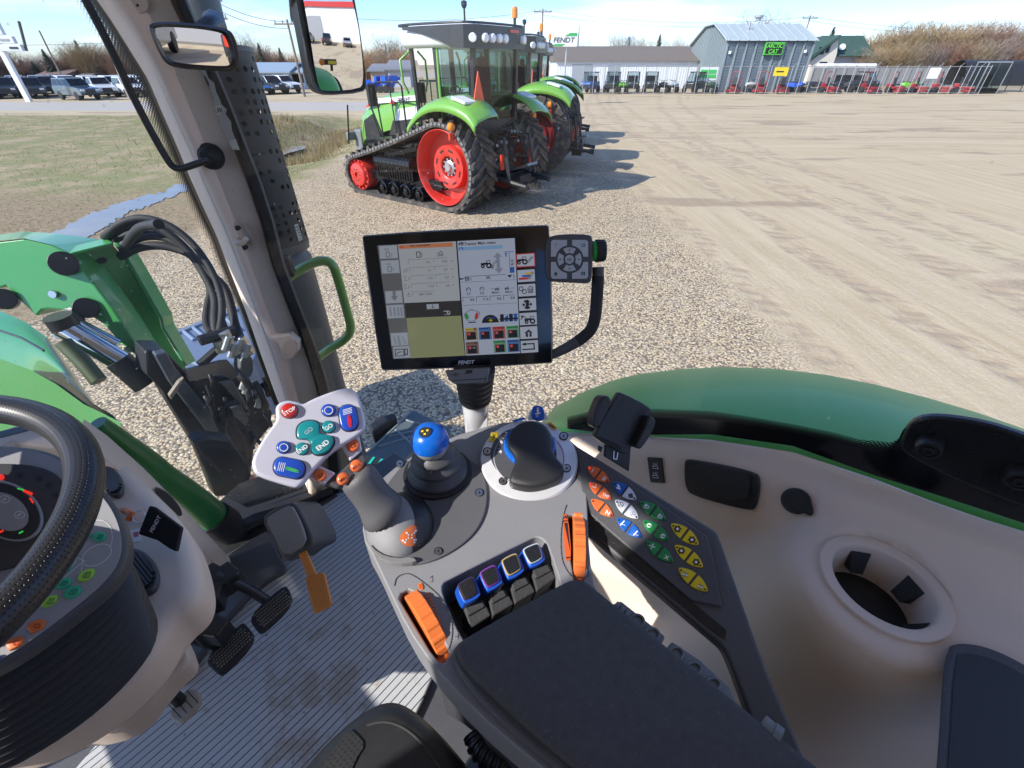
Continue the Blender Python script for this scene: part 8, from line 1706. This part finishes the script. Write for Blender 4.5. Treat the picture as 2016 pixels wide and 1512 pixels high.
m.face([Vector((xb-dx*.5,Ys-.14,zB-dz*.26)),Vector((xb-.02,Ys-.14,zB-dz*.26)),Vector((xb-.02,Ys-.14,zB-.02)),Vector((xb-dx*.28,Ys-.14,zB-.02))]);m.face([Vector((xa+.02,Ys-.14,zA+.02)),Vector((xa+dx*.42,Ys-.14,zA+.02)),Vector((xa+dx*.55,Ys-.14,zA+dz*.2)),Vector((xa+dx*.15,Ys-.14,zA+dz*.2))]);m.build('green_stripe',parent=q)
m=MB(M('sign_letter_grey',(.08,.10,.10),.5));m.text('FENDT',Vector(((xa+xb)/2,Ys-.15,(zA+zB)/2-dz*.02)),(1,0,0),(0,0,1),w=dx*.8,h=dz*.36,slant=.2);m.build('sign_lettering',parent=q);m=MB(GALV);m.bar(Vector((gx(1109,Ys),Ys+.1,0)),Vector((gx(1109,Ys),Ys+.1,zA+.3)),.06,8);m.bar(Vector((xb+.1,Ys,zA)),Vector((xb+.1,Ys,zB+.35)),.05,6);m.build('post',parent=q)
def make_car(name,label,paint,kind='suv',group='vehicles parked beyond the road'):
 t=thing(name,label,{'suv':'car','truck':'pickup','sedan':'car'}[kind],(0,0,0),group);hb,hr=(1.15,1.85) if kind!='sedan' else(.92,1.45)
 m=MB(paint);pr=[(-2.35,.45),(-2.4,hb-.15),(-2.3,hb),(.85,hb+.02),(1.2,hb),(2.15,hb-.12),(2.38,hb-.35),(2.4,.45)]
 m.loft([[Vector((x,y,z-(.02 if abs(y)>.9 else 0))) for x,z in pr] for y in(-.94,-.9,.9,.94)]);m.build('body',parent=t,bevel=.05)
 gh={'suv':[(-2.25,hb),(-2.1,hr),(.35,hr),(1.05,hb)],'truck':[(-.6,hb),(-.5,hr),(.5,hr),(1.15,hb)],'sedan':[(-1.9,hb),(-1.1,hr),(.2,hr),(1.1,hb)]}[kind]
 m=MB(paint);m.loft([[Vector((x,y*k,z)) for(x,z),k in zip(gh,(1,.84,.84,1))] for y in(-.9,.9)]);m.build('cabin',parent=t,bevel=.06)
 m=MB(BLACKG);(ax,az),(bx,bz),(cx,cz),(dx,dz)=gh
 for s in(-1,1):
  for u0,u1 in((.05,.34),(.37,.64),(.67,.95)):
   def P(u,v):xb=ax+(dx-ax)*u;xt=bx+(cx-bx)*u;x=xb+(xt-xb)*v;return Vector((x,s*(.905-.15*v+.01),az+(bz-az)*v))
   m.face([P(u0,.12),P(u1,.12),P(u1,.86),P(u0,.86)])
 m.face([Vector((dx+.0-(dx-cx)*.1+.03,y,dz+(cz-dz)*.1+.02)) for y in(-.78,.78)]+[Vector((dx-(dx-cx)*.88+.03,y,dz+(cz-dz)*.88+.02)) for y in(.68,-.68)]);m.face([Vector((ax+(bx-ax)*.2-.03,y,az+(bz-az)*.2)) for y in(.74,-.74)]+[Vector((ax+(bx-ax)*.85-.03,y,az+(bz-az)*.85)) for y in(-.66,.66)]);m.build('window',parent=t)
 for sx in(-1.45,1.45):
  for s in(-1,1):m=MB();wheel_s(m,sx,s*.84,.40,.26);m.build('wheel',parent=t)
 m=MB(LAMPW);m.box(W,(2.37,.66,hb-.28),(.1,.36,.16));m.box(W,(2.37,-.66,hb-.28),(.1,.36,.16));m.build('headlight',parent=t);m=MB(REDL);m.box(W,(-2.39,.78,hb-.2),(.06,.16,.34));m.box(W,(-2.39,-.78,hb-.2),(.06,.16,.34));m.build('tail_light',parent=t)
 m=MB(BLACK);m.box(W,(2.40,0,hb-.38),(.06,.9,.3));m.box(W,(2.42,0,.55),(.1,1.7,.16));m.box(W,(-2.42,0,.6),(.1,1.7,.16));m.build('bumper',parent=t,bevel=.02);return t
PAINT={'dark':M('paint_dark',(.03,.035,.04),.2,coat=.6),'grey':M('paint_bluegrey',(.12,.16,.19),.25,coat=.6),'white':M('paint_white',(.72,.74,.76),.3,coat=.5),'blue':M('paint_blue',(.03,.14,.42),.25,coat=.6),'silver':M('paint_silver',(.4,.42,.44),.25,metal=.4,coat=.5)}
cars=[('dark','suv',-22,50,-55,'black SUV cut by the left edge of the picture'),('dark','suv',22,51,-50,'black SUV second from left in the car lot'),('dark','truck',75,51,-48,'black pickup with open bed beside the grey-blue SUV'),('dark','suv',108,55,-48,'black SUV half hidden behind the pickup'),('grey','suv',160,48.5,-25,'grey-blue SUV parked nearest the road'),('white','truck',205,52.5,-38,'white pickup just right of the grey-blue SUV'),('white','suv',190,57,-40,'white SUV in the second row behind the grey-blue one'),('white','suv',232,57.5,-40,'white SUV in the second row behind the white pickup'),('white','suv',262,53,-40,'white SUV close to the dotted windscreen edge'),('white','suv',296,56,-40,'white SUV nearest the tan pillar'),('silver','suv',45,58,-50,'silver SUV in the second row above the black ones'),('silver','sedan',-4,58,-50,'silver car far left in the second row'),('blue','sedan',506,57,-30,'bright blue car right of the exhaust guard'),('dark','suv',536,58,-32,'dark SUV between the blue and the white car'),('white','suv',562,59.5,-30,'white SUV in front of the pale house')]
cc={}
for pc,kd,px,Y,yw,lab in cars:
 if(pc,kd) in cc:dup(cc[pc,kd],(gx(px,Y),Y,0),fz(yw),lab)
 else:cc[pc,kd]=put(make_car('parked_car',lab,PAINT[pc],kd),px,Y,yw)
for i,(pc,kd,px,Y,yw) in enumerate((('dark','suv',52,53.5,-50),('white','suv',142,58,-40),('silver','suv',88,58.5,-48),('grey','suv',-8,54,-50),('white','truck',246,60,-38),('white','suv',278,60.5,-40),('dark','suv',128,61,-42))):
 dup(cc[pc,kd],(gx(px,Y),Y,0),fz(yw),('black SUV between the two black ones at the left','white SUV just left of the grey-blue SUV in the back row','silver SUV in the back row above the black pickup','grey SUV behind the leftmost black one','white pickup in the rearmost row near the pillar','white SUV in the rearmost row near the pillar','black SUV in the rearmost row above the pickup bed')[i])
for o in bpy.data.objects:
 if o.get('group')=='vehicles parked beyond the road' and not o.parent:o.scale=(.9,.9,.9)
 if o.get('category')=='car' and 'pickup' in o.get('label',''):o['category']='pickup'
q0=thing('farm_implement','bright blue folded farm implement left of the tracked tractor cab','implement',(gx(745,60),60,0),'blue implements');m=MB(BLUE)
random.seed(3)
for k in range(14):x=gx(725+k*4,60);m.box(Fr((x,60+random.uniform(0,2),random.uniform(.5,1.3)),(math.cos(.3*k),math.sin(.3*k),0),(-math.sin(.3*k),math.cos(.3*k),0)),(0,0,0),(random.uniform(.4,1.2),.3,random.uniform(.2,.8)))
m.build('implement_frame',parent=q0);m=MB(BLACK)
for k in range(5):wheel_s(m,gx(728+k*11,60),59.8,.35,.25)
m.build('wheel',parent=q0)
def house(name,label,px0,px1,Y,pe,pr,wall,roof,wins=True):
 xa,xb=gx(px0,Y,2),gx(px1,Y,2);zE,zR=hz(pe,Y),hz(pr,Y+3.5);t=thing(name,label,'house',((xa+xb)/2,Y,0))
 m=MB(wall);m.box(W,((xa+xb)/2,Y+3.5,zE/2),(xb-xa,7,zE));m.prism([Vector((xa,Y,zE)),Vector((xa,Y+7,zE)),Vector((xa,Y+3.5,zR-.1))],(xb-xa,0,0));wl=m.build('wall',parent=t)
 m=MB(roof);
 for s in(0,1):m.loft([[Vector((x,Y+3.5,zR)),Vector((x,Y-.5+8*s,zE-.25)),Vector((x,Y-.5+8*s,zE-.1)),Vector((x,Y+3.5,zR+.18))] for x in(xa-.4,xb+.4)])
 m.build('roof',parent=t)
 if wins:
  for k in range(3):m=MB(INK);x=xa+(xb-xa)*(.25+.25*k);m.box(W,(x,Y-.02,zE*.58),(1.1,.06,.9));f_=m.build('window',parent=t)
 return t
house('white_house','pale house with blue-grey roof right of the exhaust guard',485,566,68,139,126,M('house_pale',(.55,.6,.6),.6),M('roof_blue_grey',(.22,.29,.36),.6))
house('garage','small pale annex at the right end of the pale house',566,592,69,139,130,M('house_pale',(.55,.6,.6)),M('roof_blue_grey',(.22,.29,.36)))
house('brown_house','low brown-roofed house behind the parked cars',70,118,78,147,137,M('house_tan',(.38,.30,.25),.7),M('roof_redbrown',(.15,.10,.085),.8))
house('tan_house','tan house with red-brown roof left of the thin utility pole',122,172,80,147,138,M('house_tan',(.38,.30,.25),.7),M('roof_greybrown',(.17,.14,.13),.8))
house('grey_house','grey shed between the cab of the tracked tractor and its rail',763,806,74,134,121,M('house_grey',(.42,.43,.43),.7),M('roof_slate',(.16,.17,.19),.7),False)
house('orange_shed','pale shed left of the grey shed',728,752,80,137,128,M('house_tan',(.38,.30,.25),.7),M('roof_slate',(.16,.17,.19),.7),False)
Yp=46;q=thing('pylon_sign','tall white dealer pylon sign with stacked boards at the left edge','sign',(gx(40,Yp),Yp,0))
m=MB(WHITE);m.box(W,(gx(36,Yp,1.5),Yp,2.6),(.42,.3,5.2));m.build('post',parent=q)
for i,(pa,pb,ya,yb) in enumerate(((-40,10,44,69),(-30,24,72,86),(-18,32,88,101))):
 xa,xb=gx(pa,Yp,5),gx(pb,Yp,5);zA,zB=hz(yb,Yp),hz(ya,Yp);m=MB(M('board_white',(.66,.68,.70),.5));m.box(W,((xa+xb)/2,Yp-.3,(zA+zB)/2),(xb-xa,.3,zB-zA));bd=m.build('board',parent=q,bevel=.02)
 m=MB((REDL,GREY_L,INK)[i]);m.box(W,(xb-(xb-xa)*(.3,.32,.3)[i],Yp-.47,(zA+zB)/2),((xb-xa)*.34,.02,(zB-zA)*.3));m.build('board_mark',parent=bd)
m=MB(GREY_D);xa,xb=gx(12,Yp,6),gx(38,Yp,5);m.bar(Vector((gx(14,Yp,7),Yp-.1,hz(42,Yp))),Vector((gx(40,Yp,4.5),Yp-.1,hz(100,Yp))),.1,6);m.build('edge_trim',parent=q)
WOOD=M('pole_wood',(.22,.18,.15),.85,var=.2,vs=6)
def pole(label,px,Y,ptop,arms,mat_=WOOD,r=.14):
 x=gx(px,Y);zt=hz(ptop,Y);t=thing('utility_pole',label,'utility pole',(x,Y,0),'utility poles');m=MB(mat_);m.tube([Vector((x,Y,0)),Vector((x,Y,zt))],[r,r*.65],8);m.build('pole',parent=t)
 for k in range(arms):
  m=MB(mat_);m.box(W,(x,Y-.15,zt-.35-k*1.1),(2.4,.12,.12))
  for dx in(-1.1,-.4,.4,1.1):m.cyl(Fr((x+dx,Y-.15,zt-.3-k*1.1)),.05,0,.22,6)
  m.build('crossarm',parent=t)
 return x,Y,zt
p1=pole('brown utility pole with two crossarms right of the exhaust guard',600,53,38,1);p2=pole('thin utility pole above the parked black pickup',134,68,60,0,r=.12);p3=pole('tall utility pole with two crossarms rising above the exhaust guard',470,46,-10,2);p4=pole('pale lamp-like pole among the white cars',255,50,78,0,M('pole_pale',(.42,.38,.34),.8),.10);p5=pole('utility pole behind the far tractors',1064,78,17,1);p6=pole('utility pole behind the roof of the ribbed metal building',1555,88,30,1);
def wire(label,a,b,sag,n=1):
 for k in range(n):
  m=MB(BLACK);A=Vector((a[0],a[1],a[2]-.15-k*.5));B=Vector((b[0],b[1],b[2]-.15-k*.5));m.tube([A.lerp(B,i/16)-U*(4*sag*(i/16)*(1-i/16)) for i in range(17)],.022,4);tag(m.build('overhead_wire',loc=A),label+(', lower of the pair' if k else ''),'wire','overhead wires')
wire('overhead wire from the pole behind the tractors to the metal building',p5,p6,1.0,2);wire('overhead wire running right from the metal building into the thicket',p6,(95,92,8.0),1.2,2);wire('overhead wire running left from the pole behind the tractors',(gx(700,70),70,hz(32,70)),p5,.6);wire('overhead wire crossing the sky behind the pylon sign',(-75,62,hz(72,62)),(gx(300,70),70,hz(78,70)),.5);wire('overhead wire from the tall pole to the brown pole',p3,p1,.4,2)
random.seed(21)
def bush_mesh(hh_,spread,n,wd,arch):
 vs=[];fs=[]
 for i in range(n):
  a=random.uniform(0,2*PI);r0=spread*.55*math.sqrt(random.random());bx,by=r0*math.cos(a),r0*math.sin(a);h_=hh_*random.uniform(.45,1.0)*(1-.28*(r0/spread));lean=random.uniform(.1,.75)*spread*arch
  a2=a+random.uniform(-.9,.9);px_,py_,pz_=bx,by,random.uniform(0,hh_*.35);w_=wd*random.uniform(.5,1.3);pr=0;tw=random.uniform(0,PI);dx,dy=math.cos(tw)*w_,math.sin(tw)*w_
  K=4
  for k in range(K+1):
   t_=k/K;x=bx+math.cos(a2)*lean*t_**1.6+random.uniform(-.12,.12);y=by+math.sin(a2)*lean*t_**1.6+random.uniform(-.12,.12);z=pz_+(h_-pz_)*t_;s=1-t_*.8
   vs+=[(x-dx*s,y-dy*s,z),(x+dx*s,y+dy*s,z)]
   b=len(vs)-2
   if k:fs.append((pr,pr+1,b+1,b))
   pr=b
   if k and random.random()<.9:
    for _ in range(2):
     b=len(vs);a3=random.uniform(0,2*PI);l=random.uniform(.4,1.2)*hh_/7;vs+=[(x,y,z),(x+dx*.6,y+dy*.6,z+.02),(x+l*math.cos(a3),y+l*math.sin(a3),z+l*random.uniform(.3,1.2))];fs.append((b,b+1,b+2))
 return vs,fs
def tree_proto(name,label,cat,col,hh_,spread,n,wd,arch,trunk):
 t=thing(name,label,cat,(0,0,0));m=MB(col);m.raw(*bush_mesh(hh_,spread,n,wd,arch));m.build('crown',parent=t)
 m=MB(M('bark_brown',(.13,.10,.08),.9,var=.3,vs=5))
 for k in range(trunk):a=2*PI*k/trunk+random.uniform(-.4,.4);r_=spread*.35;m.tube([Vector((.25*math.cos(a)*(trunk>1),.25*math.sin(a)*(trunk>1),0)),Vector((r_*.3*math.cos(a),r_*.3*math.sin(a),hh_*.35)),Vector((r_*math.cos(a),r_*math.sin(a),hh_*.75))],[.16,.10,.03],6)
 m.build('trunk',parent=t,smooth=60);return t
def spruce(name,label,hh_,col):
 t=thing(name,label,'tree',(0,0,0));vs=[];fs=[]
 for k in range(46):
  z=hh_*(.08+.92*k/46);r_=(hh_*.24)*(1-k/46)**.85+.1
  for j in range(12):
   a=random.uniform(0,2*PI);l=r_*random.uniform(.65,1.15);w_=.12+l*.16;b=len(vs);ca,sa=math.cos(a),math.sin(a);vs+=[(0,0,z+.1),(l*.6*ca-w_*sa,l*.6*sa+w_*ca,z-l*.12),(l*ca,l*sa,z-l*.28+random.uniform(-.1,.1)),(l*.6*ca+w_*sa,l*.6*sa-w_*ca,z-l*.12)];fs.append((b,b+1,b+2,b+3))
 m=MB(col);m.raw(vs,fs);m.build('crown',parent=t);m=MB(WOOD);m.tube([Vector((0,0,0)),Vector((0,0,hh_*.9))],[.16,.03],6);m.build('trunk',parent=t);return t
TWc={'ochre':M('twig_ochre',(.31,.22,.115),.9,var=.25,vs=2),'tan':M('twig_tan',(.30,.235,.15),.9,var=.25,vs=2),'grey':M('twig_grey',(.22,.18,.155),.9,var=.25,vs=2),'red':M('twig_russet',(.26,.145,.10),.9,var=.25,vs=2),'orange':M('twig_orange',(.38,.21,.10),.9,var=.25,vs=2)}
used={}
def plant(kind,key_,px,Y,ptop,lab,hh0=7.0,group=None):
 k=(kind,key_)
 zt=hz(ptop,Y);x=gx(px,Y)
 if k not in used:
  if kind=='bush':o=tree_proto('thicket_bush',lab,'bush',TWc[key_],hh0,3.3,900,.05,.9,5)
  elif kind=='tree':o=tree_proto('bare_tree',lab,'tree',TWc[key_],hh0,2.4,330,.035,1.1,4)
  else:o=spruce('spruce_tree',lab,hh0,M('spruce_needles',(.035,.055,.032),.9,var=.3,vs=3))
  used[k]=o
 else:o=dup(used[k],(0,0,0),random.uniform(0,6.28),lab)
 s=zt/hh0*(1 if kind=='spruce' else 1.12);o.location=(x,Y,0);o.scale=(max(s,.8)*random.uniform(.9,1.15),max(s,.8),s)
 if group:o['group']=group
rowA=[(1668,92,88,'tan'),(1702,90,66,'ochre'),(1742,89,54,'ochre'),(1782,91,50,'tan'),(1820,89,50,'ochre'),(1858,90,54,'tan'),(1896,89,47,'red'),(1932,90,52,'tan'),(1968,88,60,'grey'),(2004,89,58,'tan'),(2040,88,60,'grey'),(2085,90,55,'tan')]
for i,(px,Y,tp_,c) in enumerate(rowA):plant('bush',c,px,Y,tp_,'%s leafless willow bush, %s from the green-roofed house in the front row of the thicket'%(c.replace('red','russet'),ORD[i]),group='leafless bushes of the right thicket')
for i,(px,tp_,c) in enumerate(((1690,84,'tan'),(1725,74,'ochre'),(1765,68,'tan'),(1805,72,'grey'),(1845,70,'red'),(1885,66,'tan'),(1925,64,'grey'),(1965,70,'red'),(2005,66,'grey'),(2050,62,'tan'))):plant('bush',c,px,84,tp_+16,'%s low bush, %s from the left along the foot of the thicket'%(c.replace('red','russet'),ORD[i]),group='low bushes of the right thicket')
lt=[(-60,84,70,'tan'),(-15,82,92,'red'),(20,86,98,'tan'),(60,84,108,'red'),(100,86,112,'grey'),(140,82,108,'red'),(165,84,92,'tan'),(190,82,88,'ochre'),(215,84,92,'tan'),(245,82,100,'red'),(275,84,84,'tan'),(310,82,90,'orange'),(345,84,95,'red')]
for i,(px,Y,tp_,c) in enumerate(lt):plant('bush' if i%3 else 'tree',c,px,Y,tp_,'%s leafless %s, %s from the left behind the car lot'%(c.replace('red','russet'),'bush' if i%3 else 'tree',ORD[i]),group='bare trees behind the car lot')
md_=[(470,92,78,'grey','tree'),(495,92,66,'grey','tree'),(520,94,92,'red','bush'),(545,92,104,'red','bush'),(575,94,108,'orange','bush'),(725,92,104,'orange','bush'),(742,94,98,'orange','bush'),(760,92,100,'tan','bush'),(770,96,72,'grey','tree'),(792,96,78,'grey','tree'),(805,92,100,'orange','bush'),(780,90,112,'red','bush')]
for i,(px,Y,tp_,c,k) in enumerate(md_):plant(k,c,px,Y,tp_,'%s leafless %s, %s from the left between exhaust guard and tractor cab'%(c.replace('red','russet'),k,ORD[i]),group='bare trees behind the pale house')
for i,(px,tp_,c) in enumerate(((1138,84,'grey'),(1218,64,'grey'),(1240,74,'grey'),(1262,78,'tan'),(1312,76,'grey'),(1335,80,'grey'),(1462,30,'grey'),(1490,33,'grey'))):plant('tree',c,px,98 if px<1400 else 110,tp_,'bare tree, %s from the left showing above the building roofs'%ORD[i],group='bare trees above the roofs')
for px,Y,tp_,lab in((1286,98,67,'dark narrow spruce above the long brown-grey roof'),(1608,100,52,'dark spruce top behind the green-roofed house'),(118,80,96,'dark spruce beside the thin utility pole'),(528,90,84,'tall dark spruce above the pale house'),(566,92,93,'dark spruce just left of the tall mirror'),(62,84,118,'short dark spruce above the black pickup'),(85,84,121,'short dark spruce left of the thin pole'),(186,86,78,'olive spruce among bare trees near the pillar'),(763,98,100,'spruce tip near the tracked tractor cab')):plant('spruce','g',px,Y,tp_,lab,group='spruces on the skyline')
bk=EYE-F*30-R*2;bk.z=0;a_=math.radians(165);nb_=Vector((math.cos(a_),math.sin(a_),0));bf=Fr(bk,nb_.cross(U)*-1,-nb_,U)
q=thing('dealership_building','long white metal building with a red fascia seen in the mirrors','building',bk);m=MB(M('dealer_white',(.72,.73,.72),.5,var=.03));m.box(bf,(0,4,3.4),(60,8,6.8))
for k in range(120):m.box(bf,(-29.8+k*.5,-.02,3.4),(.06,.05,6.6))
m.build('wall',parent=q);m=MB(REDP);m.box(bf,(0,-.1,6.3),(60.4,.3,.9));m.build('fascia',parent=q);m=MB(GREY_L);m.box(bf,(6,-.06,1.4),(3.6,.1,2.8));m.box(bf,(-6,-.06,2.2),(4.2,.1,4.2));m.build('door',parent=q);m=MB(BLACKG);m.box(bf,(1,-.06,2.0),(1.6,.1,1.1));m.build('window',parent=q)
for i,(dx,key_,kd,lab) in enumerate(((-14,'silver','sedan','silver car parked by the white building in the tall mirror'),(-10,'dark','truck','dark pickup parked by the white building in the tall mirror'),(-6,'dark','suv','dark SUV with spare wheel by the white building in the tall mirror'),(-1,'grey','suv','grey SUV by the white building in the rear-view mirror'),(4,'dark','suv','dark SUV by the white building in the rear-view mirror'))):
 c=bf(dx,-4.5,0);dup(cc[key_,kd],c,math.atan2((-F).y,(-F).x)+.3,lab,'vehicles parked by the white building')
